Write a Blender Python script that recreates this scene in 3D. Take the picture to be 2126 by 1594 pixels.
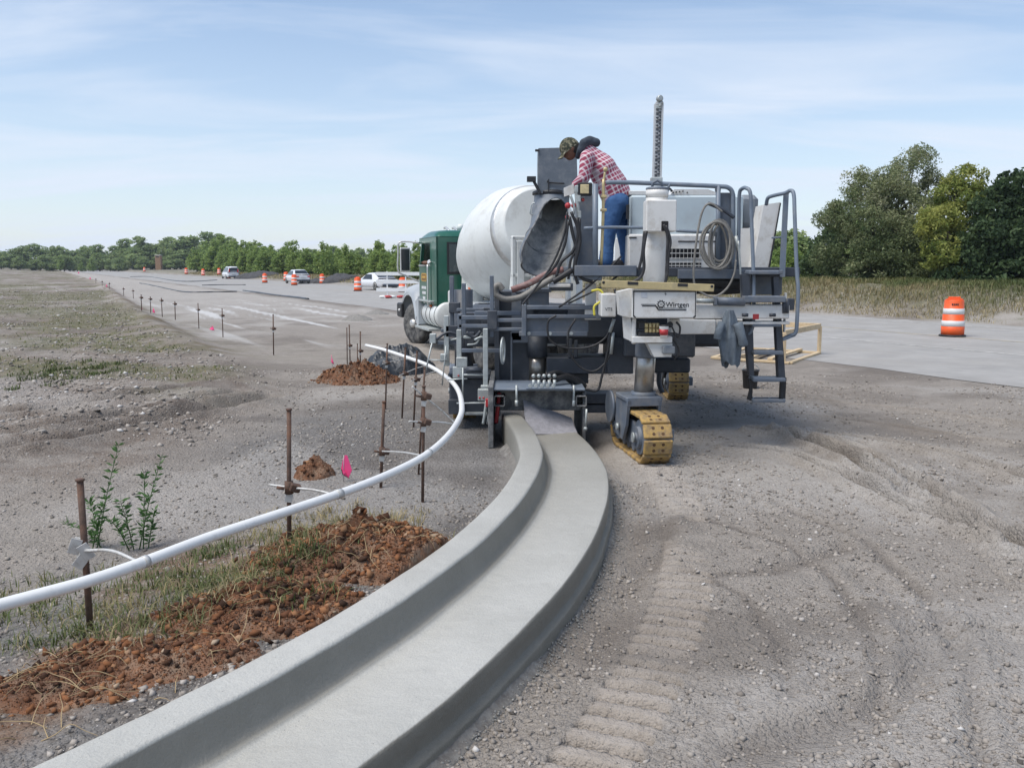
import bpy, bmesh, math, random
import numpy as np
from math import radians as R, sin, cos, pi
from mathutils import Vector, Matrix
random.seed(7); rng = np.random.default_rng(7)
S = bpy.context.scene; C = S.collection
for o in list(bpy.data.objects): bpy.data.objects.remove(o)

# ------------------------------------------------------------------ camera
F, H0, CX, CY, HOR = 1900., 1.9, 1063., 797., 552.
PIT = math.atan((CY-HOR)/F); CP, SP = cos(PIT), sin(PIT)
cam = bpy.data.cameras.new('camera'); camo = bpy.data.objects.new('camera', cam); C.objects.link(camo)
cam.sensor_fit = 'HORIZONTAL'; cam.sensor_width = 36; cam.lens = 36*F/2126
cam.clip_start = .05; cam.clip_end = 9000
camo.location = (0, 0, H0); camo.rotation_euler = (pi/2-PIT, 0, 0)
S.camera = camo

# ------------------------------------------------------------------ sky, sun, exposure
SUN_EL, SUN_AZ = 62., 240.        # degrees; azimuth clockwise from +Y (the view direction)
w = bpy.data.worlds.new('World'); S.world = w; w.use_nodes = True
nt = w.node_tree; nt.nodes.clear()
def wn(t, **k):
    n = nt.nodes.new(t)
    for a, v in k.items(): setattr(n, a, v)
    return n
wo = wn('ShaderNodeOutputWorld'); bg = wn('ShaderNodeBackground'); bg.inputs[1].default_value = .115
sk = wn('ShaderNodeTexSky', sky_type='NISHITA', sun_disc=False)
sk.sun_elevation = R(SUN_EL); sk.sun_rotation = R(SUN_AZ); sk.air_density = 1.0; sk.dust_density = .5; sk.ozone_density = 2.4; sk.altitude = 50
tc = wn('ShaderNodeTexCoord'); sx = wn('ShaderNodeSeparateXYZ')
nt.links.new(tc.outputs['Generated'], sx.inputs[0])
# flat cloud layer overhead: direction divided by its height
mx = wn('ShaderNodeMath', operation='MAXIMUM'); mx.inputs[1].default_value = 0.0
nt.links.new(sx.outputs[2], mx.inputs[0])
ad = wn('ShaderNodeMath', operation='ADD'); ad.inputs[1].default_value = .13; nt.links.new(mx.outputs[0], ad.inputs[0])
dv = wn('ShaderNodeVectorMath', operation='DIVIDE'); cb = wn('ShaderNodeCombineXYZ')
for i in range(3): nt.links.new(ad.outputs[0], cb.inputs[i])
nt.links.new(tc.outputs['Generated'], dv.inputs[0]); nt.links.new(cb.outputs[0], dv.inputs[1])
mp = wn('ShaderNodeMapping'); mp.inputs['Scale'].default_value = (.55, 1.5, 1); mp.inputs['Rotation'].default_value = (0, 0, R(-24)); mp.inputs['Location'].default_value = (1.3, .4, 0)
nt.links.new(dv.outputs[0], mp.inputs[0])
n1 = wn('ShaderNodeTexNoise'); n1.inputs['Scale'].default_value = 1.15; n1.inputs['Detail'].default_value = 7; n1.inputs['Roughness'].default_value = .55; n1.inputs['Distortion'].default_value = .5
nt.links.new(mp.outputs[0], n1.inputs['Vector'])
rp = wn('ShaderNodeValToRGB'); rp.color_ramp.elements[0].position = .44; rp.color_ramp.elements[1].position = .72
rp.color_ramp.elements[0].color = (0, 0, 0, 1); rp.color_ramp.elements[1].color = (.85, .85, .85, 1)
nt.links.new(n1.outputs[0], rp.inputs[0])
# thin veil thickening towards the horizon
hz = wn('ShaderNodeMapRange'); hz.inputs[1].default_value = .0; hz.inputs[2].default_value = .36; hz.inputs[3].default_value = .60; hz.inputs[4].default_value = .0
nt.links.new(mx.outputs[0], hz.inputs[0])
mxx = wn('ShaderNodeMath', operation='MAXIMUM'); nt.links.new(hz.outputs[0], mxx.inputs[0]); nt.links.new(rp.outputs[0], mxx.inputs[1])
av = wn('ShaderNodeMath', operation='ADD'); av.use_clamp = True; nt.links.new(hz.outputs[0], av.inputs[0])
ml = wn('ShaderNodeMath', operation='MULTIPLY'); ml.inputs[1].default_value = .66; nt.links.new(rp.outputs[0], ml.inputs[0]); nt.links.new(ml.outputs[0], av.inputs[1])
mixc = wn('ShaderNodeMix', data_type='RGBA'); mixc.inputs[7].default_value = (4.95, 5.5, 6.4, 1)
nt.links.new(av.outputs[0], mixc.inputs[0]); nt.links.new(sk.outputs[0], mixc.inputs[6])
nt.links.new(mixc.outputs[2], bg.inputs[0]); nt.links.new(bg.outputs[0], wo.inputs[0])
sun = bpy.data.lights.new('sun', 'SUN'); suno = bpy.data.objects.new('sun', sun); C.objects.link(suno)
sun.energy = 2.9; sun.angle = R(40); sun.color = (1, .945, .87)
suno.rotation_euler = (R(90-SUN_EL), 0, R(180-SUN_AZ)); suno.location = (0, 0, 30)
V = S.view_settings; V.view_transform = 'Standard'; V.look = 'None'; V.exposure = .46; V.gamma = 1; V.use_curve_mapping = False

# ------------------------------------------------------------------ pixel helpers (photo pixels give directions only)
def ray(px, py):
    a = (px-CX)/F; b = -(py-CY)/F
    return np.array([a, CP+b*SP, -SP+b*CP])
def G(px, py, z=0.):
    d = ray(px, py); t = (z-H0)/d[2]; return np.array([0, 0, H0])+d*t
def P(px, py, Y):
    d = ray(px, py); return np.array([0, 0, H0])+d*(Y/d[1])

# ------------------------------------------------------------------ mesh builder
def rotm(rx=0, ry=0, rz=0): return np.array(Matrix.Rotation(rz, 3, 'Z') @ Matrix.Rotation(ry, 3, 'Y') @ Matrix.Rotation(rx, 3, 'X'))
def frame(d):
    d = np.array(d, float); d /= np.linalg.norm(d)
    u = np.array([0, 0, 1.]) if abs(d[2]) < .95 else np.array([0, 1., 0])
    a = np.cross(u, d); a /= np.linalg.norm(a); return a, np.cross(d, a), d
class MB:
    def __init__(s): s.v = []; s.f = []; s.sm = []; s.n = 0
    def add(s, v, f, smooth=False):
        v = np.asarray(v, float); s.v.append(v); n = s.n
        for q in f: s.f.append(tuple(i+n for i in q)); s.sm.append(smooth)
        s.n += len(v); return s
    def box(s, c, d, m=None, b=.006):
        """chamfered box: centre, full size, rotation, bevel"""
        c = np.array(c, float); h = np.array(d, float)/2; b = min(b, h.min()*.45)
        vs = []; idx = {}
        for sx_ in (-1, 1):
            for sy_ in (-1, 1):
                for sz_ in (-1, 1):
                    for ax in range(3):
                        p = h-b; p[ax] = h[ax]; idx[(sx_, sy_, sz_, ax)] = len(vs); vs.append(p*np.array([sx_, sy_, sz_]))
        f = []
        for ax in range(3):
            o = [a for a in range(3) if a != ax]
            for sg in (-1, 1):
                q = []
                for (a, bb) in ((-1, -1), (1, -1), (1, 1), (-1, 1)):
                    k = [0, 0, 0]; k[ax] = sg; k[o[0]] = a; k[o[1]] = bb; q.append(idx[(*k, ax)])
                flip = (sg > 0) != (ax != 1)
                f.append(tuple(q[::-1]) if flip else tuple(q))
        for ax in range(3):                       # edge chamfers (edges along ax)
            o = [a for a in range(3) if a != ax]
            for a in (-1, 1):
                for bb in (-1, 1):
                    k0 = [0, 0, 0]; k0[o[0]] = a; k0[o[1]] = bb; k1 = list(k0); k0[ax] = -1; k1[ax] = 1
                    q = (idx[(*k0, o[0])], idx[(*k1, o[0])], idx[(*k1, o[1])], idx[(*k0, o[1])]); f.append(q)
        for k in [(a, bb, cc) for a in (-1, 1) for bb in (-1, 1) for cc in (-1, 1)]:
            f.append((idx[(*k, 0)], idx[(*k, 1)], idx[(*k, 2)]))
        V_ = np.array(vs)
        # make windings outward
        g = []
        for q in f:
            p0, p1, p2 = V_[q[0]], V_[q[1]], V_[q[2]]; nn = np.cross(p1-p0, p2-p0)
            cen = sum(V_[i] for i in q)/len(q); g.append(q if nn @ cen > 0 else q[::-1])
        if m is not None: V_ = V_ @ np.asarray(m).T
        return s.add(V_+c, g)
    def bb(s, lo, hi, b=.006):
        lo, hi = np.minimum(lo, hi), np.maximum(lo, hi); return s.box((lo+hi)/2, hi-lo, None, b)
    def bar(s, p, q, w_, h_, b=.004, roll=0):
        p, q = np.array(p, float), np.array(q, float); a, u, d = frame(q-p)
        if roll: a, u = a*cos(roll)+u*sin(roll), u*cos(roll)-a*sin(roll)
        return s.box((p+q)/2, (w_, h_, np.linalg.norm(q-p)), np.stack([a, u, d], 1), b)
    def tube(s, pts, r, seg=8, caps=True):
        pts = np.array(pts, float); n = len(pts); r = np.broadcast_to(np.array(r, float), (n,))
        t = np.gradient(pts, axis=0) if n > 2 else np.array([pts[1]-pts[0]]*2)
        t /= np.linalg.norm(t, axis=1)[:, None]+1e-12
        a, u, _ = frame(t[0]); vs = []
        for i in range(n):
            a = a-t[i]*(a @ t[i]); a /= np.linalg.norm(a); u = np.cross(t[i], a)
            for k in range(seg):
                th = 2*pi*k/seg; vs.append(pts[i]+r[i]*(cos(th)*a+sin(th)*u))
        f = [(i*seg+k, i*seg+(k+1) % seg, (i+1)*seg+(k+1) % seg, (i+1)*seg+k) for i in range(n-1) for k in range(seg)]
        n0 = s.n; s.add(vs, f, True)
        if caps:
            s.f.append(tuple(n0+k for k in range(seg))[::-1]); s.sm.append(False)
            s.f.append(tuple(n0+(n-1)*seg+k for k in range(seg))); s.sm.append(False)
        return s
    def cyl(s, p, q, r, r2=None, seg=20): return s.tube([p, q], [r, r if r2 is None else r2], seg)
    def lathe(s, prof, o=(0, 0, 0), d=(0, 0, 1), seg=24, smooth=True):
        """prof: (radius, height) along axis d"""
        a, u, d = frame(d); o = np.array(o, float); vs = []
        for (r, h) in prof:
            for k in range(seg):
                th = 2*pi*k/seg; vs.append(o+d*h+r*(cos(th)*a+sin(th)*u))
        f = [(i*seg+k, i*seg+(k+1) % seg, (i+1)*seg+(k+1) % seg, (i+1)*seg+k) for i in range(len(prof)-1) for k in range(seg)]
        n0 = s.n; s.add(vs, f, smooth); m = len(prof)
        s.f.append(tuple(n0+k for k in range(seg))[::-1]); s.sm.append(False)
        s.f.append(tuple(n0+(m-1)*seg+k for k in range(seg))); s.sm.append(False)
        return s
    def prism(s, poly, dvec):
        """closed 3D polygon extruded along dvec"""
        p = np.array(poly, float); n = len(p); dvec = np.array(dvec, float)
        nn = sum(np.cross(p[i]-p[0], p[(i+1) % n]-p[0]) for i in range(1, n-1))
        if nn @ dvec > 0: p = p[::-1]
        v = np.vstack([p, p+dvec])
        f = [tuple(range(n)), tuple(range(n, 2*n))[::-1]]+[(i, i+n, (i+1) % n+n, (i+1) % n) for i in range(n)]
        return s.add(v, f)
    def sph(s, c, r, seg=12, rings=8, sc=(1, 1, 1), m=None):
        vs = []; c = np.array(c, float)
        for i in range(rings+1):
            ph = pi*i/rings
            for k in range(seg):
                th = 2*pi*k/seg; vs.append(np.array([sin(ph)*cos(th)*sc[0], sin(ph)*sin(th)*sc[1], cos(ph)*sc[2]])*r)
        vs = np.array(vs)
        if m is not None: vs = vs @ np.asarray(m).T
        f = [(i*seg+k, (i+1)*seg+k, (i+1)*seg+(k+1) % seg, i*seg+(k+1) % seg) for i in range(rings) for k in range(seg)]
        return s.add(vs+c, f, True)
    def sheet(s, pts2, smooth=True):
        """grid of points [rows][cols]"""
        a = np.array(pts2, float); r, c = a.shape[:2]
        return s.add(a.reshape(-1, 3), [(i*c+j, i*c+j+1, (i+1)*c+j+1, (i+1)*c+j) for i in range(r-1) for j in range(c-1)], smooth)
    def jit(s, a):
        for v in s.v: v += rng.normal(0, a, v.shape)
        return s
def mesh_np(name, v, f, mat, parent=None, loc=(0, 0, 0), smooth=None, nv=None):
    """fast mesh from arrays; f (n,k)"""
    me = bpy.data.meshes.new(name); v = np.asarray(v, np.float32); f = np.asarray(f, np.int32)
    me.vertices.add(len(v)); me.vertices.foreach_set('co', v.ravel())
    k = f.shape[1]; me.loops.add(f.size); me.loops.foreach_set('vertex_index', f.ravel())
    me.polygons.add(len(f)); me.polygons.foreach_set('loop_start', np.arange(0, f.size, k, dtype=np.int32))
    me.polygons.foreach_set('loop_total', np.full(len(f), k, np.int32))
    if smooth: me.polygons.foreach_set('use_smooth', np.ones(len(f), bool))
    me.update(calc_edges=True)
    o = bpy.data.objects.new(name, me); C.objects.link(o); me.materials.append(mat); o.location = loc
    if parent: o.parent = parent
    return o
def build(name, mb, mat, parent=None, origin=None):
    """one mesh object; world-space vertices are stored relative to the root thing"""
    off = np.zeros(3)
    if parent is not None: off = np.array(parent.get('_o', (0, 0, 0)))
    elif origin is not None: off = np.array(origin, float)
    v = np.vstack(mb.v)-off
    me = bpy.data.meshes.new(name); me.from_pydata(v.tolist(), [], mb.f)
    me.polygons.foreach_set('use_smooth', np.array(mb.sm, bool)); me.update()
    o = bpy.data.objects.new(name, me); C.objects.link(o); me.materials.append(mat)
    o['_o'] = list(map(float, off))
    if parent is not None: o.parent = parent
    elif origin is not None: o.location = off
    return o
def thing(name, label, cat, loc=(0, 0, 0), group=None):
    o = bpy.data.objects.new(name, None); C.objects.link(o); o.location = loc; o['_o'] = [float(x) for x in loc]
    o.empty_display_size = .1
    return tag(o, label, cat, group)
def tag(o, label, cat, group=None, kind=None):
    o['label'] = label; o['category'] = cat
    if group: o['group'] = group
    if kind: o['kind'] = kind
    return o
def struct(o): o['kind'] = 'structure'; return o
def stuff(o): o['kind'] = 'stuff'; return o
def copy_tree(o, parent=None):
    c = o.copy(); C.objects.link(c); c.parent = parent
    for ch in o.children: copy_tree(ch, c)
    return c

# ------------------------------------------------------------------ materials
MATS = {}
def pmat(name, col, rough=.6, metal=0., var=.12, scale=6., bump=0., bscale=80., dirt=None, damt=.5, dscale=3., spec=.5, trans=0., coat=0.):
    if name in MATS: return MATS[name]
    m = bpy.data.materials.new(name); m.use_nodes = True; t = m.node_tree; N = t.nodes; L = t.links
    b = N['Principled BSDF']; b.inputs['Roughness'].default_value = rough; b.inputs['Metallic'].default_value = metal
    b.inputs['Specular IOR Level'].default_value = spec
    if trans: b.inputs['Transmission Weight'].default_value = trans
    if coat: b.inputs['Coat Weight'].default_value = coat; b.inputs['Coat Roughness'].default_value = .15
    t_ = N.new('ShaderNodeTexCoord'); n = N.new('ShaderNodeTexNoise'); n.inputs['Scale'].default_value = scale; n.inputs['Detail'].default_value = 6; n.inputs['Roughness'].default_value = .62
    L.new(t_.outputs['Object'], n.inputs['Vector'])
    c = np.array(col); mixn = N.new('ShaderNodeMix'); mixn.data_type = 'RGBA'
    cr = N.new('ShaderNodeMapRange'); cr.inputs[1].default_value = .3; cr.inputs[2].default_value = .7; L.new(n.outputs[0], cr.inputs[0])
    L.new(cr.outputs[0], mixn.inputs[0])
    mixn.inputs[6].default_value = (*(c*(1-var)), 1); mixn.inputs[7].default_value = (*np.clip(c*(1+var), 0, .95), 1)
    out = mixn.outputs[2]
    if dirt is not None:
        n2 = N.new('ShaderNodeTexNoise'); n2.inputs['Scale'].default_value = dscale; n2.inputs['Detail'].default_value = 9; n2.inputs['Roughness'].default_value = .7
        L.new(t_.outputs['Object'], n2.inputs['Vector'])
        mr = N.new('ShaderNodeMapRange'); mr.inputs[1].default_value = .62-.3*damt; mr.inputs[2].default_value = .82-.22*damt; mr.inputs[4].default_value = min(1, .35+damt)
        L.new(n2.outputs[0], mr.inputs[0]); m2 = N.new('ShaderNodeMix'); m2.data_type = 'RGBA'; L.new(mr.outputs[0], m2.inputs[0])
        L.new(out, m2.inputs[6]); m2.inputs[7].default_value = (*dirt, 1); out = m2.outputs[2]
        ra = N.new('ShaderNodeMix'); ra.data_type = 'FLOAT'; L.new(mr.outputs[0], ra.inputs[0]); ra.inputs[2].default_value = rough; ra.inputs[3].default_value = .85; L.new(ra.outputs[0], b.inputs['Roughness'])
    L.new(out, b.inputs['Base Color'])
    if bump:
        n3 = N.new('ShaderNodeTexNoise'); n3.inputs['Scale'].default_value = bscale; n3.inputs['Detail'].default_value = 5; L.new(t_.outputs['Object'], n3.inputs['Vector'])
        bp = N.new('ShaderNodeBump'); bp.inputs['Strength'].default_value = bump; bp.inputs['Distance'].default_value = .01; L.new(n3.outputs[0], bp.inputs['Height']); L.new(bp.outputs[0], b.inputs['Normal'])
    MATS[name] = m; return m

# ------------------------------------------------------------------ numpy noise
def _h(i, j, s): 
    n = (i.astype(np.int64)*374761393+j.astype(np.int64)*668265263+s*974634777) & 0x7fffffff
    n = ((n ^ (n >> 13))*1274126177) & 0x7fffffff
    n = n ^ (n >> 16); return (n % 100003)/100003.
def vnoise(x, y, s=0):
    i = np.floor(x); j = np.floor(y); u = x-i; v = y-j; u = u*u*(3-2*u); v = v*v*(3-2*v)
    a = _h(i, j, s); b = _h(i+1, j, s); c = _h(i, j+1, s); d = _h(i+1, j+1, s)
    return (a*(1-u)+b*u)*(1-v)+(c*(1-u)+d*u)*v
def fbm(x, y, o=4, s=0, g=.5):
    r = 0; a = 1; t = 0
    for k in range(o): r = r+a*vnoise(x*2**k+17.3*k, y*2**k-9.1*k, s+k); t += a; a *= g
    return r/t
def sstep(a, b, x): t = np.clip((x-a)/(b-a), 0, 1); return t*t*(3-2*t)
def catmull(p, n=12):
    p = np.array(p, float); q = np.vstack([2*p[0]-p[1], p, 2*p[-1]-p[-2]]); out = []
    for i in range(1, len(q)-2):
        for t in np.linspace(0, 1, n, endpoint=False):
            out.append(.5*((2*q[i])+(-q[i-1]+q[i+1])*t+(2*q[i-1]-5*q[i]+4*q[i+1]-q[i+2])*t*t+(-q[i-1]+3*q[i]-3*q[i+1]+q[i+2])*t**3))
    out.append(p[-1]); return np.array(out)
# ------------------------------------------------------------------ layout lines
HD = np.array([-.465, .885]); HD /= np.linalg.norm(HD); HN = np.array([HD[1], -HD[0]])      # highway heading and its right-hand normal
def hw(s, a): return HN*s+HD*a                                                        # lateral s, along a -> x, y
FLOW = catmull([(-3.3, .35), (-2.55, 1.05), (-1.88, 1.85), (-1.27, 2.75), (-.74, 3.69), (-.33, 4.66), (-.05, 5.55), (.16, 6.57), (.25, 7.38), (.26, 7.9), (.22, 8.6), (.14, 9.3), (.05, 10.0), (-.05, 10.7)], 14)
seg = np.r_[0, np.cumsum(np.linalg.norm(np.diff(FLOW, axis=0), axis=1))]
KS = np.arange(0, seg[-1], .035); KP = np.stack([np.interp(KS, seg, FLOW[:, 0]), np.interp(KS, seg, FLOW[:, 1])], 1)
KT = np.gradient(KP, axis=0); KT /= np.linalg.norm(KT, axis=1)[:, None]; KN = np.stack([KT[:, 1], -KT[:, 0]], 1)   # right-hand normal
def kerb_st(x, y):
    """along-distance and lateral offset (right positive, 0 at the kerb face) of points near the kerb"""
    s = np.full(x.shape, -1.); t = np.full(x.shape, 99.)
    near = (np.abs(x) < 9) & (y < 14) & (y > -3); q = np.stack([x[near], y[near]], 1)
    ss = np.empty(len(q)); tt = np.empty(len(q))
    for i in range(0, len(q), 20000):
        d = q[i:i+20000, None, :]-KP[None]; k = (d**2).sum(2).argmin(1); ar = np.arange(len(k))
        ss[i:i+20000] = KS[k]+(d[ar, k]*KT[k]).sum(1); tt[i:i+20000] = (d[ar, k]*KN[k]).sum(1)
    s[near] = ss; t[near] = tt; return s, t
def poly_d(x, y, pts):
    """distance to a polyline and signed side"""
    best = np.full(x.shape, 1e9); sg = np.zeros(x.shape)
    for (a, b) in zip(pts[:-1], pts[1:]):
        a = np.array(a[:2]); b = np.array(b[:2]); ab = b-a; L2 = ab @ ab
        u = np.clip(((x-a[0])*ab[0]+(y-a[1])*ab[1])/L2, 0, 1); dx = x-a[0]-u*ab[0]; dy = y-a[1]-u*ab[1]
        d = np.hypot(dx, dy); m = d < best; best = np.where(m, d, best); sg = np.where(m, np.sign(ab[0]*dy-ab[1]*dx), sg)
    return best, sg
# left edge of the graded road: foot of the field
EDGE = [G(-200, 1080), G(420, 1010), G(560, 905), G(640, 800), G(560, 755), G(420, 715), G(330, 665), G(265, 622), G(215, 588)]+[np.r_[hw(s, a), 0] for s, a in ((7.6, 150), (9, 240), (11, 420))]
RUTS = [([(1520, 935), (1640, 950), (1780, 1010), (1900, 1060), (2126, 1130)], .05, .05), ([(1560, 900), (1720, 925), (1850, 985), (1990, 1060), (2126, 1140)], .06, .06),
        ([(1700, 905), (1850, 930), (2000, 960), (2126, 1000)], .07, .05), ([(1620, 905), (1760, 960), (1850, 1020)], .05, .05), ([(1330, 1000), (1376, 1060), (1380, 1130), (1350, 1180)], .07, .06),
        ([(1760, 1130), (1600, 1180), (1480, 1190)], .08, .02), ([(1900, 1310), (2050, 1300), (2126, 1310)], .05, .022), ([(1500, 1594), (1800, 1490), (1900, 1400), (1930, 1290)], .10, .011),
        ([(1560, 1560), (1850, 1450), (1990, 1330)], .08, .011),
        ([(1440, 1000), (1600, 1035), (1780, 1110), (1920, 1220), (2010, 1380), (2040, 1594)], .045, .010), ([(1470, 1080), (1620, 1120), (1740, 1200), (1820, 1320), (1830, 1480)], .04, .009), ([(1420, 1180), (1540, 1230), (1620, 1330), (1640, 1450)], .04, .008), ([(1650, 860), (1850, 885), (2126, 930)], .06, .03), ([(1700, 830), (1900, 850), (2126, 880)], .06, .025), ([(0, 880), (250, 850), (480, 800)], .1, .03), ([(0, 960), (300, 900), (560, 830)], .12, .04), ([(0, 930), (260, 880), (500, 830)], .1, .03)]
RUTS = [([G(*q) for q in pts], w_, d_) for pts, w_, d_ in RUTS]
def terrain(x, y):
    """height and colour masks"""
    x = np.asarray(x, float); y = np.asarray(y, float); r = np.hypot(x, y)
    s_h = x*HN[0]+y*HN[1]; a_h = x*HD[0]+y*HD[1]
    de, sg = poly_d(x, y, EDGE); L = de*sg                                              # positive left of the edge
    z = (fbm(x*.35, y*.35, 3, 3)-.5)*.10*sstep(0, 6, r)+(fbm(x*1.3, y*1.3, 4, 11)-.5)*.05
    fine = fbm(x*7, y*7, 4, 21, .6)-.5
    lump = np.clip(fbm(x*3.1, y*3.1, 4, 31)-.52, 0, 1)
    z = z+fine*.03*np.exp(-r/14)
    # field on the left
    fld = sstep(-.2, 1.4, L)
    z = z+fld*(.10+.10*sstep(0, 25, L)+lump*.12*np.exp(-r/40)+(fbm(x*.9, y*.9, 4, 51)-.5)*.12)
    far_l = sstep(20, 330, y)*sstep(0, 30, L); z = z+far_l*.85
    fr = fld*sstep(8, 11, y)*np.exp(-y/60); z = z+fr*.10*np.abs(np.sin((L*2.1+1.4*fbm(x*.5, y*.5, 3, 171)*3)))*fbm(x*.7, y*.7, 3, 181)+fr*.10*(fbm(x*2.2, y*2.2, 4, 191, .65)-.5)
    brm = np.exp(-((L-.55)/.5)**2)*sstep(16, 24, y)*.22*(.6+.8*fbm(x*.8, y*.8, 3, 61)); z = z+brm
    # highway bed
    hb = sstep(12.2, 13.5, s_h)*sstep(29.6, 27.2, s_h); z = z*(1-hb)+hb*.03
    z = z-np.exp(-((s_h-13.0)/.35)**2)*.04*fbm(x*.5, y*.5, 3, 71)
    bank = sstep(27.0, 31.5, s_h); gentle = sstep(38, 75, a_h)                             # right-hand verge: steep where the trees are, flat further on
    z = z+bank*((1.15+(fbm(x*.7, y*.7, 3, 81)-.5)*.25)*(1-.55*gentle)+sstep(31, 60, s_h)*.25)
    # gravel heap behind the kerb
    hp = G(650, 940)[:2]; z = z+.16*np.exp(-(((x-hp[0])/.75)**2+((y-hp[1])/.9)**2))*(1+.5*fine)
    # ruts
    rut_m = np.zeros(x.shape); nr = r < 16
    for pts, w_, d_ in RUTS:
        d, _ = poly_d(x[nr], y[nr], pts); wv = w_*(.7+.6*vnoise(x[nr]*3, y[nr]*3, 5)); g = np.exp(-(d/wv)**2)
        z[nr] += 1.7*d_*(-g+.7*np.exp(-((d-2.0*wv)/wv)**2)); rut_m[nr] = np.maximum(rut_m[nr], g)
    # kerb surroundings
    ks, kt = kerb_st(x, y); kx = kt+.2                                                    # 0 at the kerb back
    nearK = sstep(1.8, .5, np.abs(kt)) 
    fill = sstep(7.2, 5.5, ks)                                                           # backfill against the kerb in the foreground only
    lft = sstep(.05, -.05, kx)
    tgt = .275*fill+(.02+.05*sstep(0, 2.5, -kx))*(1-fill)
    wl = lft*sstep(2.6, .3, -kx); z = z*(1-wl)+(tgt+fine*.045)*wl
    bench = lft*fill*sstep(3.2, .3, -kx); 
    rgt = sstep(.6, .75, kt)*sstep(2.6, .9, kt); z = z*(1-rgt*.8)+rgt*(fine*.03)
    ed = sstep(.50, .56, kt)*sstep(.95, .62, kt); z = z-ed*.02
    rutK = np.exp(-((kt-.80)/.13)**2)*sstep(4.2, 6.5, ks); z = z-.045*rutK; rut_m = np.maximum(rut_m, rutK*.8)
    # pad prints left by the rear crawler
    pr = sstep(.93, .97, kt)*sstep(1.29, 1.25, kt)*sstep(1.2, 2.2, ks)*np.maximum(sstep(.40, .52, fbm(x*1.3, y*1.3, 3, 91))*.75, sstep(5.6, 4.7, ks)*sstep(.25, .40, fbm(x*2.1, y*2.1, 3, 96)))*(ks < 9.4)
    ph = (ks/.125) % 1.; grv = sstep(.25, .13, np.abs(ph-.5+.10*(vnoise(x*5, y*5, 28)-.5))); z = z*(1-.6*pr)+pr*(.012-.105*grv*(.45+.8*vnoise(x*4, y*4, 8)))
    pr2 = sstep(3.0, 3.05, kt)*sstep(3.4, 3.35, kt)*(fbm(x*.9, y*.9, 3, 95) > .5)*(ks > 2)*(ks < 9); z = z+pr2*(.03*sstep(.3, .15, np.abs(ph-.5))-.016)
    prn = pr*(1-grv*.4)
    inside = sstep(-.19, -.12, kt)*sstep(.50, .44, kt)*(ks > .3); z = z*(1-inside)-.03*inside
    # masks
    n1_ = fbm(x*.5, y*.5, 5, 101); n2_ = fbm(x*1.6, y*1.6, 5, 111)
    grass = fld*sstep(.46, .60, fbm(x*.28+3, y*.45, 5, 121))*sstep(10, 17, y)*.9
    gb = np.exp(-((L-2.2)/2.2)**2)*sstep(17.5, 20, y)*sstep(60, 32, y); grass = np.clip(np.maximum(grass, gb*sstep(.35, .55, n2_)*1.1), 0, 1)
    vg = sstep(27.4, 30.5, s_h+(n2_-.5)*3.5)*(1-.35*gentle); grass = np.maximum(grass, vg)
    dist = sstep(190, 330, y); grass = np.maximum(grass, dist*.5*fld)
    red = np.clip(np.exp(-((L-.35)/.45)**2)*sstep(17, 22, y)*sstep(.42, .6, n2_)*.8, 0, 1)
    fg = lft*fill*sstep(-.15, -.4, kx)*sstep(-2.6, -1.7, kx)*sstep(.22, .42, fbm(x*.8+2, y*.8, 4, 131)); red = np.maximum(red, fg*.9)
    pale = np.clip(sstep(.50, .66, n1_)*.6+sstep(22, 50, y)*(1-fld)*sstep(13.6, 12.8, s_h)*.85, 0, 1)
    for pts, w_, d_ in RUTS[:4]+RUTS[7:9]:
        d, _ = poly_d(x[nr], y[nr], pts); pale[nr] = np.maximum(pale[nr], np.exp(-((d-.32)/.2)**2)*.75*sstep(.3, .55, n2_[nr]))
    lime = (1-fld)*sstep(3.5, 6, s_h)*sstep(13, 12, s_h)*sstep(.55, .68, fbm(s_h*1.9, a_h*.10, 4, 143))*sstep(20, 25, a_h)*sstep(58, 40, a_h)*.85
    dark = np.clip(rut_m*.8+sstep(.5, .68, fbm(x*.9+5, y*.9, 5, 151))*.65+np.exp(-((s_h-13.4)/.5)**2)*.8*(a_h > 10)*sstep(.3, .5, fbm(x*.4, y*.4, 3, 152)), 0, 1)  # rut floors carry painted shade in the colour; noise patches are damp soil
    stone = np.clip(lft*sstep(3.2, 1.5, -kx+(n2_-.5)*1.5)*(1-fg*.8)*sstep(14, 11, y)+np.exp(-(((x-hp[0])/1.0)**2+((y-hp[1])/1.2)**2)), 0, 1)   # blue-grey crushed stone
    return z, dict(grass=grass, red=red, pale=pale, lime=lime, dark=dark, stone=stone, field=fld, prnt=prn)

# ------------------------------------------------------------------ ground sheet (finer where the lens sees more of it)
def ring_angles():
    a = np.r_[np.linspace(-180, -60, 40, endpoint=False), np.linspace(-60, -36, 60, endpoint=False), np.linspace(-36, 36, 640, endpoint=False), np.linspace(36, 60, 60, endpoint=False), np.linspace(60, 180, 40, endpoint=False)]
    return np.radians(a)
AN = ring_angles(); RR = np.r_[np.geomspace(.6, 2.2, 40, endpoint=False), np.geomspace(2.2, 9, 330, endpoint=False), np.geomspace(9, 16, 150, endpoint=False), np.geomspace(16, 34, 80, endpoint=False), np.geomspace(34, 400, 90, endpoint=False), np.geomspace(400, 1500, 14)]
RG, AG = np.meshgrid(RR, AN, indexing='ij'); X = (RG*np.sin(AG)).ravel(); Y = (RG*np.cos(AG)).ravel()
Z, MK = terrain(X, Y)
nr_, na = len(RR), len(AN); ii, jj = np.meshgrid(np.arange(nr_-1), np.arange(na), indexing='ij'); j2 = (jj+1) % na
fc = np.stack([ii*na+jj, ii*na+j2, (ii+1)*na+j2, (ii+1)*na+jj], -1).reshape(-1, 4)[:, ::-1]
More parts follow.
